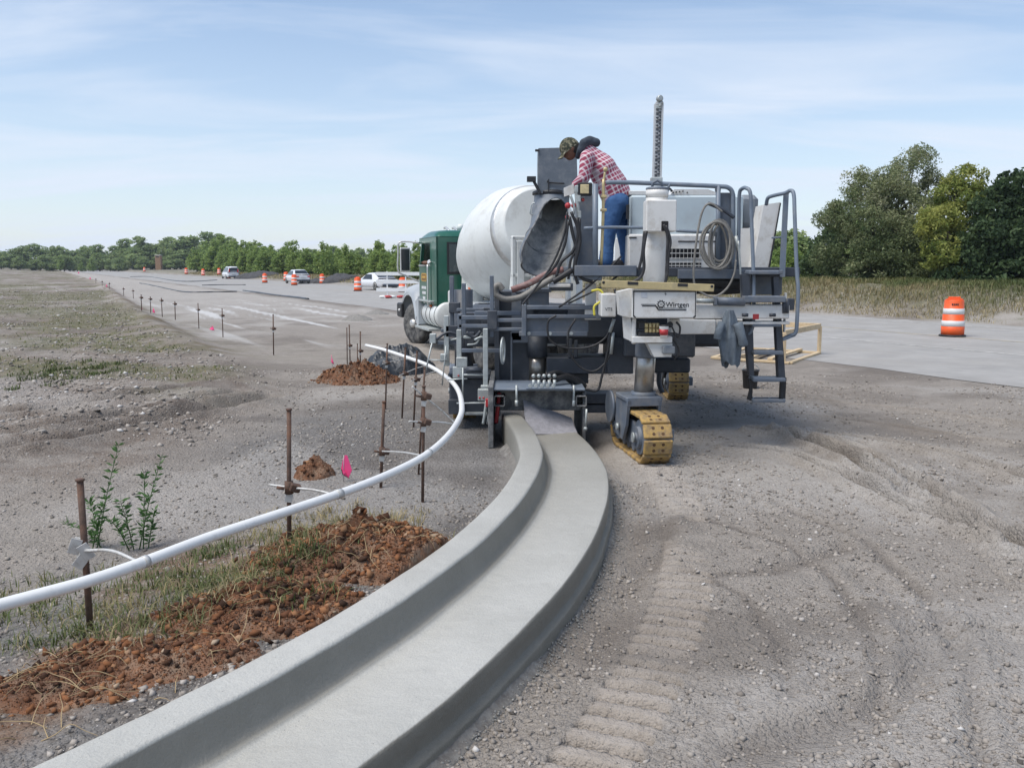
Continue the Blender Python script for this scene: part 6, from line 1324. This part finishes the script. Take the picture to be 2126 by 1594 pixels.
L_weed = leaf_mat('weed_leaves', [(0., (.045, .10, .03)), (1., (.10, .20, .06))])
L_grass = leaf_mat('grass_blades', [(0., (.055, .085, .022)), (.4, (.12, .14, .05)), (.7, (.27, .22, .11)), (1., (.40, .33, .19))], .2)
M_bark = pmat('grey_bark', (.10, .085, .07), .9, var=.3, scale=8, bump=.6, bscale=30)
def leaves(pos, out, size, tint, wr=.45):
    """rhombic leaf faces; out = preferred facing"""
    n = len(pos); d = rng.normal(size=(n, 3))+out*.5; d /= np.linalg.norm(d, axis=1)[:, None]; a = np.cross(d, rng.normal(size=(n, 3))); a /= np.linalg.norm(a, axis=1)[:, None]; b = np.cross(d, a)
    s = size[:, None]; fold = d*s*.18
    v = np.stack([pos-a*s, pos-b*s*wr+fold, pos+a*s, pos+b*s*wr+fold], 1); return v, tint
def leaf_obj(name, v, tint, mat, parent):
    n = len(v); off = np.array(parent['_o']); o = mesh_np(name, v.reshape(-1, 3)-off, np.arange(n*4).reshape(n, 4), mat, parent); o['_o'] = list(off)
    a = o.data.attributes.new('tint', 'FLOAT', 'POINT'); a.data.foreach_set('value', np.repeat(np.clip(tint, 0, 1), 4).astype(np.float32)); return o
def crown_pts(clumps, n, surf=.55):
    """clumps: (centre, radii) ; points mostly in the outer shell of each clump, broken up into tufts"""
    vol = np.array([c[1][0]*c[1][1]*c[1][2] for c in clumps])**(2/3); k = rng.choice(len(clumps), n, p=vol/vol.sum())
    C_ = np.array([c[0] for c in clumps])[k]; R_ = np.array([c[1] for c in clumps])[k]
    d = rng.normal(size=(n, 3)); d /= np.linalg.norm(d, axis=1)[:, None]
    # tufts: pull directions to random tuft centres
    T = rng.normal(size=(len(clumps)*40, 3)); T /= np.linalg.norm(T, axis=1)[:, None]; ti = k*40+rng.integers(0, 40, n); d = T[ti]+rng.normal(size=(n, 3))*.20; nrm = np.linalg.norm(d, axis=1)[:, None]; d /= nrm
    tr = rng.uniform(.62, 1.12, len(T))[ti]*(1-surf*rng.random(n)**2.2*.9)
    tb = rng.normal(0, .16, len(T))[ti]
    return C_+d*R_*tr[:, None], d, tb, k
def make_tree(name, label, cat, base, clumps, n, size, mat, trunk, tint0=.45, grp=None, wr=.45, cl_t=None, trunks=None):
    """base world point; clumps relative to it"""
    o = thing(name, label, cat, base, grp); base = np.array(base, float); cl = [(base+np.array(c), np.array(r)) for c, r in clumps]
    m = MB(); th, tr_ = trunk
    for (tx, ty) in (trunks or [(0, 0)]):
        r0 = base+np.array([tx, ty, -.15]); top = r0+np.array([tx*.5, ty*.5, th]); m.tube(catmull([r0, r0*.6+top*.4+np.array([.06, .03, 0])*th*.3, top], 5), np.linspace(tr_, tr_*.55, 11), 9)
        for c, r in cl:
            if np.hypot(*(c-r0)[:2]) > 3.5 and len(cl) > 6: continue
            st = r0*.55+top*.45 if c[2] < top[2] else top; m.tube(catmull([st, st*.5+c*.5+rng.normal(0, .08, 3)*th*.3, c+np.array([0, 0, r[2]*.3])], 4), np.linspace(tr_*.42, tr_*.08, 9), 6)
    build('trunk', m, M_bark, o)
    p, d, tb, k = crown_pts(cl, n); sz = size*rng.uniform(.6, 1.25, n); t = tint0+tb+rng.normal(0, .12, n)+(np.array(cl_t)[k] if cl_t is not None else 0)
    v, t = leaves(p, d, sz, t, wr); leaf_obj('crown', v, t, mat, o); return o
def bank_pt(px, s_lane):
    r = ray(px, 552); a = r[0]*HN[0]+r[1]*HN[1]; k = s_lane/a; x, y = r[0]*k, r[1]*k; return np.array([x, y, g1(x, y)])
def clump_px(base, items):
    """items: (px, py, rx_px, rz_px, dy) at the tree's distance -> clumps relative to base"""
    out = []; k = base[1]/F
    for (px, py, rx, rz, dy) in items:
        c = P(px, py, base[1]+dy); out.append((c-base, (rx*k, max(rx, rz)*k*.8, rz*k)))
    return out
# --- group on the bank to the right
b = bank_pt(1850, 36.)
make_tree('willow_tree', 'tallest grey-green tree of the group on the bank beyond the highway', 'tree', b, clump_px(b, [(1895, 360, 55, 58, 0), (1845, 395, 50, 45, -1), (1790, 385, 45, 40, .5), (1875, 430, 70, 50, -1), (1760, 430, 55, 35, 0), (1730, 455, 42, 28, -.5), (1810, 470, 70, 45, -1.2), (1900, 490, 70, 50, -1.5), (1930, 395, 40, 40, 0), (1850, 530, 80, 45, -1.6), (1770, 520, 60, 45, -1), (1900, 555, 70, 40, -2), (1800, 570, 60, 30, -1.8), (1720, 540, 45, 45, 0)]), 52000, .085, L_olive, (3.2, .2), .5, None, .32, [.25, .18, .2, .1, .05, -.1, .0, .05, .2, -.1, -.05, -.1, 0, -.2], [(0, 0), (-.6, .2), (.5, -.1)])
b = bank_pt(1965, 36.5)
make_tree('birch_tree', 'yellow-green tree between the tallest tree and the dark dense tree on the bank', 'tree', b, clump_px(b, [(2005, 375, 45, 34, 0), (1985, 415, 60, 35, -.5), (1960, 455, 50, 35, -1.6), (2040, 420, 45, 35, .5), (1950, 525, 40, 35, -2.4), (1935, 470, 35, 25, -2.2), (1985, 565, 50, 30, -2), (2010, 480, 50, 45, 0)]), 24000, .085, L_yel, (3.2, .14), .5, None, .4, [.25, .1, .3, .1, .2, .35, .1, -.2])
b = bank_pt(2085, 37.)
make_tree('oak_tree', 'dark dense broad tree beside the yellow-green tree on the bank', 'tree', b, clump_px(b, [(2110, 385, 50, 38, 0), (2075, 430, 55, 45, 0), (2130, 450, 60, 50, -.5), (2060, 490, 60, 45, -.4), (2110, 520, 70, 55, -.8), (2030, 545, 60, 50, -.3), (2100, 575, 80, 40, -1), (2180, 420, 60, 60, 0), (2190, 520, 70, 70, 0), (2000, 580, 60, 30, -.5)]), 32000, .11, L_dark, (3.4, .2), .4, None, .55)
b = bank_pt(1700, 40.)
make_tree('shrub', 'dense dark shrub at the foot of the tallest tree on the bank', 'shrub', b, clump_px(b, [(1710, 520, 35, 40, 0), (1725, 560, 45, 32, -.5), (1690, 555, 35, 35, -.3), (1760, 570, 45, 28, -.8), (1740, 490, 40, 30, 0)]), 9000, .11, L_dark, (1.4, .08), .5, 'shrubs under the trees', .5)
b = bank_pt(1640, 40.)
make_tree('shrub', 'lighter green shrub on the bank behind the ladder handrail', 'shrub', b, clump_px(b, [(1640, 555, 35, 28, 0), (1610, 560, 35, 25, 0), (1660, 572, 30, 20, -.5), (1632, 530, 30, 22, .5)]), 7000, .11, L_sap, (1.2, .07), .35, 'shrubs under the trees', .5)
b = bank_pt(2040, 38.5)
make_tree('shrub', 'dark undergrowth shrub between the trees on the bank', 'shrub', b, clump_px(b, [(1960, 560, 60, 40, 0), (2030, 560, 70, 45, .3), (2100, 560, 70, 45, .5), (1890, 560, 60, 45, .8)]), 9000, .12, L_dark, (1.4, .08), .3, 'shrubs under the trees', .5)
# distant wood behind the machine, to the right
tp_cl = [((0, 0, 4.2), (2.6, 2.6, 2.4)), ((-1.3, .5, 5.6), (1.8, 1.8, 1.7)), ((1.5, -.4, 5.2), (1.9, 1.9, 1.8)), ((.2, .3, 6.8), (1.6, 1.6, 1.5)), ((-2.2, -.5, 3.2), (1.7, 1.7, 1.6)), ((2.3, .4, 3.0), (1.6, 1.6, 1.6)), ((0, -1.2, 2.0), (2.6, 2.2, 1.5))]
protoT = []
for j, (mt_, n_) in enumerate(((L_far, 5000), (L_far, 5000), (L_far, 5000), (L_far, 5000))):
    cl = [(np.array(c)*rng.uniform(.8, 1.2, 3), np.array(r)*rng.uniform(.8, 1.2)) for c, r in tp_cl]
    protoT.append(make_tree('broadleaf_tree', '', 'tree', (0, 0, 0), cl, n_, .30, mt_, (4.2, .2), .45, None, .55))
sap_cl = [((0, 0, 1.6), (1.0, 1.0, 1.3)), ((.2, .1, 2.8), (.75, .75, 1.0)), ((-.2, 0, 3.7), (.5, .5, .9)), ((.5, -.2, 2.0), (.6, .6, .9)), ((-.6, .2, 1.8), (.6, .6, 1.0)), ((.1, -.3, .8), (1.1, 1.0, .7))]
protoS = []
for j in range(4):
    cl = [(np.array(c)*rng.uniform(.85, 1.15, 3), np.array(r)*rng.uniform(.8, 1.2)) for c, r in sap_cl]; protoS.append(make_tree('sapling', '', 'tree', (0, 0, 0), cl, 2600, .15, L_sap, (2.4, .06), .5, None, .5))
used = set()
def plant(kind, x, y, sc, label, grp, zs=1., dz=0.):
    ps = protoT if kind == 'T' else protoS; j = rng.integers(len(ps)) if not (kind == 'D') else 2
    if kind == 'D': ps = protoT
    o = ps[j] if id(ps[j]) not in used else copy_tree(ps[j]); used.add(id(ps[j]))
    o.location = (x, y, g1(x, y)+dz); o.rotation_euler = (0, 0, rng.uniform(0, 6.28)); o.scale = (sc*1.3, sc*1.3, sc*zs) if kind in 'TD' else (sc*1.3, sc*1.3, sc*zs*.97); o['label'] = label; o['group'] = grp; return o
# far wood on the left: crest heights read off the photo
crest = [(-140, 516), (-70, 512), (0, 521), (35, 514), (70, 506), (100, 520), (122, 510), (150, 520), (175, 510), (205, 514), (235, 516), (262, 503), (290, 499), (320, 499), (350, 500), (372, 496), (398, 491), (425, 490), (452, 494), (478, 500), (505, 512), (545, 516), (590, 514), (640, 517), (690, 516), (740, 514), (790, 512), (840, 511), (890, 512), (950, 512), (1010, 512), (1080, 513)]
for k, (px, py) in enumerate(crest):
    Yd = 330.+rng.uniform(-12, 12) if px < 480 else 300.+rng.uniform(-10, 20)
    p = P(px, py, Yd); zg = g1(p[0], p[1]); h = p[2]-zg; dk_ = px in (35, 100, 150) or rng.random() < .15
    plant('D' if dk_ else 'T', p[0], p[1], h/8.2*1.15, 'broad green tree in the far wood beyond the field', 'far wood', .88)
for px in np.arange(-120, 1120, 19):                                                      # lower edge of the wood
    Yd = 316.+rng.uniform(-6, 6) if px < 430 else 285.; p = P(px+rng.uniform(-10, 10), 552, Yd); plant('T' if rng.random() < .7 else 'D', p[0], p[1], rng.uniform(.5, .8), 'low bushy tree along the edge of the far wood', 'edge of the far wood', .85)
for px, py in ((125, 533), (168, 540), (190, 538)): p = P(px, py, 305.); plant('S', p[0], p[1], (p[2]-g1(p[0], p[1]))/4.6, 'light green bush standing in front of the far wood', 'bushes before the far wood', 1.)
p = P(455, 505, 232.); plant('S', p[0], p[1], 2.1, 'large rounded light green bush at the end of the sapling row', 'end of sapling row', .85); p = P(438, 515, 235.); plant('T', p[0], p[1], 1.0, 'leafy tree at the far end of the sapling row', 'end of sapling row', .85)
# row of saplings beyond the highway
for k in range(118):
    a_ = 62+k*1.42+rng.uniform(-.8, .8); s_ = 33.5+rng.uniform(-.8, 4.5)+(k % 3)*1.6; x, y = hw(s_, a_)
    px_ = CX+F*x/y; tgt = 512 if px_ > 640 else 505; h = (552-tgt)*y/F+1.9-g1(x, y); plant('S', x, y, h/4.5*rng.uniform(.82, 1.06), 'slender young green tree in the long row beyond the highway', 'row of young trees', 1.)
for k in range(10):
    a_ = 28+k*4.2; x, y = hw(44+rng.uniform(-2, 4), a_); plant('T', x, y, rng.uniform(.42, .55), 'bushy tree on the bank behind the machine', 'trees behind the machine', .9)

# ------------------------------------------------------------------ grass and weeds
def blades(name, pos, h, tint, mat, lean=.35, wd=.010, parent=None, kind=True):
    n = len(pos); a = rng.uniform(0, 2*pi, n); d = np.stack([np.cos(a), np.sin(a), np.zeros(n)], 1); s = np.stack([-np.sin(a), np.cos(a), np.zeros(n)], 1); l = rng.uniform(.3, 1.6, n)*lean; w_ = (wd*rng.uniform(.6, 1.3, n))[:, None]
    m1 = pos+d*(h*l*.35)[:, None]+np.array([0, 0, 1.])*(h*.62)[:, None]; tip = pos+d*(h*l)[:, None]+np.array([0, 0, 1.])*(h*(1-.25*l))[:, None]
    v = np.stack([pos-s*w_, pos+s*w_, m1+s*w_*.75, m1-s*w_*.75, tip], 1); i = (np.arange(n)*5)[:, None]
    f3 = np.concatenate([i+np.array([0, 1, 2]), i+np.array([0, 2, 3]), i+np.array([3, 2, 4])])
    o = mesh_np(name, v.reshape(-1, 3), f3, mat, parent); a_ = o.data.attributes.new('tint', 'FLOAT', 'POINT'); a_.data.foreach_set('value', np.repeat(np.clip(tint, 0, 1), 5).astype(np.float32))
    if kind: stuff(o)
    return o
# dry grass on the bank
n = 95000; s_ = 27.4+rng.random(n)**.9*9; a_ = rng.uniform(4, 46, n); xy = HN[None]*s_[:, None]+HD[None]*a_[:, None]; keep = fbm(xy[:, 0]*.8, xy[:, 1]*.8, 3, 5) > .30+.10*(s_ < 28.5); xy = xy[keep]; s_ = s_[keep]; n = len(xy)
pos = np.c_[xy, gz(xy[:, 0], xy[:, 1])-.02]; tint = .80-.10*(s_-28)+rng.normal(0, .13, n)+(fbm(xy[:, 0]*.5, xy[:, 1]*.5, 3, 6)-.5)*.6; o = blades('dry_grass', pos, rng.uniform(.10, .36, n)*(.6+.4*sstep(27.6, 30, s_)), tint, L_grass, .8, .0085)
tag(o, 'dry yellowish grass covering the bank beyond the highway', 'grass', kind='stuff')
n = 16000; s_ = 28.6+rng.random(n)*9; a_ = rng.uniform(46, 200, n); xy = HN[None]*s_[:, None]+HD[None]*a_[:, None]; pos = np.c_[xy, gz(xy[:, 0], xy[:, 1])-.02]; o = blades('dry_grass', pos, rng.uniform(.12, .42, n), .75+rng.normal(0, .15, n), L_grass, .5, .035); tag(o, 'rough dry grass on the verge in front of the row of young trees', 'grass', kind='stuff')
# weeds on the left field
n = 42000; y = 11+rng.random(n)**2*75; x = -2-rng.random(n)*(y*.72+4); m_ = terrain(x, y)[1]; keep = (m_['grass']*m_['field'] > rng.uniform(.25, .9, n)); x, y = x[keep], y[keep]; n = len(x); pos = np.c_[x, y, gz(x, y)-.01]
o = blades('field_weeds', pos, rng.uniform(.02, .075, n)*(1+.012*y), .42+rng.normal(0, .2, n), L_grass, .9, .010); tag(o, 'patchy low green weeds on the stony field', 'grass', kind='stuff')
c = onG(150, 772); n = 1300; q_ = rng.normal(0, 1, (30, 2))[rng.integers(0, 30, n)]; x, y = c[0]+q_[:, 0]*.36+rng.normal(0, .06, n), c[1]+q_[:, 1]*.9+rng.normal(0, .08, n); o = blades('grass_patch', np.c_[x, y, gz(x, y)-.01], rng.uniform(.03, .11, n), .15+rng.normal(0, .12, n), L_grass, .9, .007); tag(o, 'bright green grass tuft in the middle of the field', 'grass', kind='stuff')
# foreground verge between pipe and kerb
ctr = [(60, 1200, .28, 420, .35), (330, 1190, .26, 520, .35), (420, 1240, .20, 330, .4), (450, 1120, .22, 380, .2), (130, 1310, .14, 160, .25), (620, 1165, .07, 120, .05), (640, 1200, .10, 140, .25), (700, 1080, .18, 240, .55), (780, 1030, .20, 420, .85), (560, 1060, .25, 380, .65), (240, 1250, .25, 380, .6), (30, 1160, .25, 320, .4), (520, 1190, .25, 300, .75), (360, 1300, .25, 240, .8), (640, 1020, .2, 250, .8), (690, 1110, .12, 160, .2), (560, 1200, .14, 200, .25), (470, 1210, .14, 220, .3), (830, 1100, .14, 160, .75), (600, 1290, .12, 120, .3), (200, 1330, .16, 200, .3), (330, 1330, .14, 160, .35)]
P_, H_, T_ = [], [], []
allh = [dA, dB, dC, dD, dE, dF]
def topz(x, y):
    z = gz(x, y)
    for (X_, Y_, Zz, f_) in allh:
        i = np.round((x-X_[0, 0])/(X_[1, 0]-X_[0, 0])).astype(int); j = np.round((y-Y_[0, 0])/(Y_[0, 1]-Y_[0, 0])).astype(int); ok = (i >= 0) & (i < X_.shape[0]) & (j >= 0) & (j < X_.shape[1])
        z[ok] = np.maximum(z[ok], Zz[i[ok], j[ok]])
    return z
for (px, py, sp_, n, t_) in ctr:
    c = G(px, py, .22); k = rng.normal(0, sp_, (n, 2)); tuft = rng.normal(0, sp_, (14, 2))[rng.integers(0, 14, n)]+rng.normal(0, .035, (n, 2)); k = np.where(rng.random((n, 1)) < .7, tuft, k)
    x, y = c[0]+k[:, 0], c[1]+k[:, 1]*.8; s1, t1 = kerb_st(x, y); ok = t1 < -.3; x, y = x[ok], y[ok]; P_.append(np.c_[x, y, topz(x, y)-.012]); H_.append(rng.uniform(.025, .115, len(x))); T_.append(t_+rng.normal(0, .16, len(x)))
o = blades('verge_grass', np.vstack(P_), np.hstack(H_), np.hstack(T_), L_grass, .95, .0032); tag(o, 'sparse green and straw grass growing round the red soil heaps', 'grass', kind='stuff')
# dry roots and stalks
m = MB()
for k in range(170):
    c = [cA, cA, cB, cC, cD][rng.integers(5)]; x, y = c[0]+rng.normal(0, .3), c[1]+rng.normal(0, .25)
    if kerb_st(np.array([x]), np.array([y]))[1][0] > -.32: continue
    z = topz(np.array([x]), np.array([y]))[0]; a = rng.uniform(0, 6.28); l = rng.uniform(.08, .26); q = [np.array([x, y, z])]
    for i in range(4):
        a += rng.normal(0, .28); nx = q[-1][:2]+np.array([cos(a), sin(a)])*l/4; q.append(np.array([*nx, topz(nx[:1], nx[1:])[0]+.01+.03*sin((i+1)/4*pi)*rng.random()]))
    m.tube(catmull(q, 3), np.linspace(.0022, .0009, 13), 5, False)
o = build('dry_roots', m, pmat('straw', (.38, .28, .15), .8, var=.2), None); tag(o, 'pale dry roots and straw strewn over the red soil heaps', 'roots', kind='stuff')
def weed(base_px, tops, label, seed):
    b = onG(*base_px); o = thing('tall_weed', label, 'plant', b, None); m = MB(); V_, T__ = [], []
    for (tx, ty, side) in tops:
        t = P(tx, ty, b[1]+side*.1); q = catmull([b+np.array([side*.03, 0, -.02]), b*.55+t*.45+np.array([.02*side, 0, .03]), t], 8); m.tube(q, np.linspace(.005, .0018, len(q)), 6)
        for i in range(3, len(q)):
            for k in range(5):
                d = rng.normal(size=3); d[2] = abs(d[2])*.6; d /= np.linalg.norm(d); l = rng.uniform(.025, .06); c = q[i]+d*l*.6; a = d; s = np.cross(d, rng.normal(size=3)); s /= np.linalg.norm(s); V_.append([c-a*l*.6, c-s*l*.16, c+a*l*.6, c+s*l*.16]); T__.append(rng.random())
    build('stem', m, pmat('weed_stem', (.06, .11, .035), .7), o); leaf_obj('foliage', np.array(V_), np.array(T__), L_weed, o); return o
weed((200, 1140), [(246, 925, 0), (185, 1040, 1), (222, 1035, -1), (135, 1085, 2)], 'tall thin weed with one long bent stem behind the leaning stake', 1)
weed((288, 1140), [(335, 950, 0), (300, 985, 1), (250, 1040, -1), (320, 1060, 2), (230, 1080, -2)], 'bushier tall weed with two upright stems near the guide pipe', 2)

# ------------------------------------------------------------------ loose stones
def stone_mat():
    m = leaf_mat('loose_stones', [(0., (.09, .08, .07)), (.3, (.22, .195, .17)), (.7, (.35, .315, .275)), (.97, (.44, .41, .375)), (1., (.56, .54, .51))], 0.); m.node_tree.nodes['Principled BSDF'].inputs['Roughness'].default_value = .95; return m
M_st = stone_mat()
def stones(n, r0, r1, pw, ang0, ang1, smin, smax, label, fn=None):
    r = r0+(r1-r0)*rng.random(n)**pw; a = np.radians(rng.uniform(ang0, ang1, n)); x, y = r*np.sin(a), r*np.cos(a); s1, t1 = kerb_st(x, y)
    ok = (t1 < -.22) | (t1 > .60); ok &= ~((s1 > 8.7) & (np.abs(t1) < 1.0)); s_h = x*HN[0]+y*HN[1]; ok &= s_h < 13.6
    cl = fbm(x*1.1, y*1.1, 4, 201); tt = np.clip(.5+rng.normal(0, .19, n), 0, 1); ok &= rng.random(n) < np.clip((cl-.28)*3.0, .05, 1)
    if fn is not None: p_, tt = fn(x, y, s1, t1, tt); ok &= rng.random(n) < p_
    x, y, tt, r = x[ok], y[ok], tt[ok], r[ok]; k = len(x); sz = (smin+(smax-smin)*rng.random(k)**6)*(1+.035*r); z = gz(x, y)+sz*.12
    o = scatter('loose_stones', np.c_[x, y, z], sz, M_st, None, .75, 'oct', tt); tag(o, label, 'stones', kind='stuff'); return o
stones(105000, 2.3, 17, 1.3, -2, 36, .0035, .021, 'loose crushed stone scattered over the graded ground on the gutter side of the kerb', lambda x, y, s, t, tt: (np.where((t > .9) & (t < 1.28), .40, np.where(t < .62, .1, 1.))*np.where(t > 2.2, .75, 1), tt))
def leftfn(x, y, s, t, tt):
    fill = sstep(6.3, 4.5, s)*(t > -.75); hp = G(650, 940)[:2]; hv_ = np.exp(-(((x-hp[0])/.8)**2+((y-hp[1])/1.)**2))
    return np.clip(.55+.7*fill+.7*hv_, 0, 1), np.clip(tt+.10*fill+.15*hv_*rng.normal(0, 1, len(x)), 0, 1)
stones(70000, 2.6, 17, 1.2, -38, 2, .004, .022, 'loose grey stones on the ground between the field and the kerb', leftfn)
n = 48000; y = 9+rng.random(n)**1.6*60; x = -1.5-rng.random(n)*(y*.65+3); tt = np.clip(.55+rng.normal(0, .3, n), 0, 1); keep = (terrain(x, y)[1]['field'] > .5) & (fbm(x*.6, y*.6, 4, 77) > .40+.16*rng.random(n)); x, y, tt = x[keep], y[keep], tt[keep]; sz = (.008+.045*rng.random(len(x))**6)*(1+.012*y)
o = scatter('field_stones', np.c_[x, y, gz(x, y)+sz*.15], sz, M_st, None, .6, 'oct', tt); tag(o, 'pale stones lying about the rough field', 'stones', kind='stuff')
# ------------------------------------------------------------------ haze: a closed box of thin even air round everything
m = MB(); m.bb((-1600, -1600, -3.), (1600, 1600, 16.), .01); hz_m = bpy.data.materials.new('thin_haze'); hz_m.use_nodes = True; t = hz_m.node_tree; t.nodes.clear()
o_ = t.nodes.new('ShaderNodeOutputMaterial'); pv_ = t.nodes.new('ShaderNodeVolumePrincipled'); pv_.inputs['Density'].default_value = .00025; pv_.inputs['Color'].default_value = (.80, .88, 1, 1); pv_.inputs['Anisotropy'].default_value = .2
t.links.new(pv_.outputs[0], o_.inputs['Volume']); hz_o = build('haze', m, hz_m); tag(hz_o, 'thin pale haze lying over the whole site', 'haze', kind='stuff')
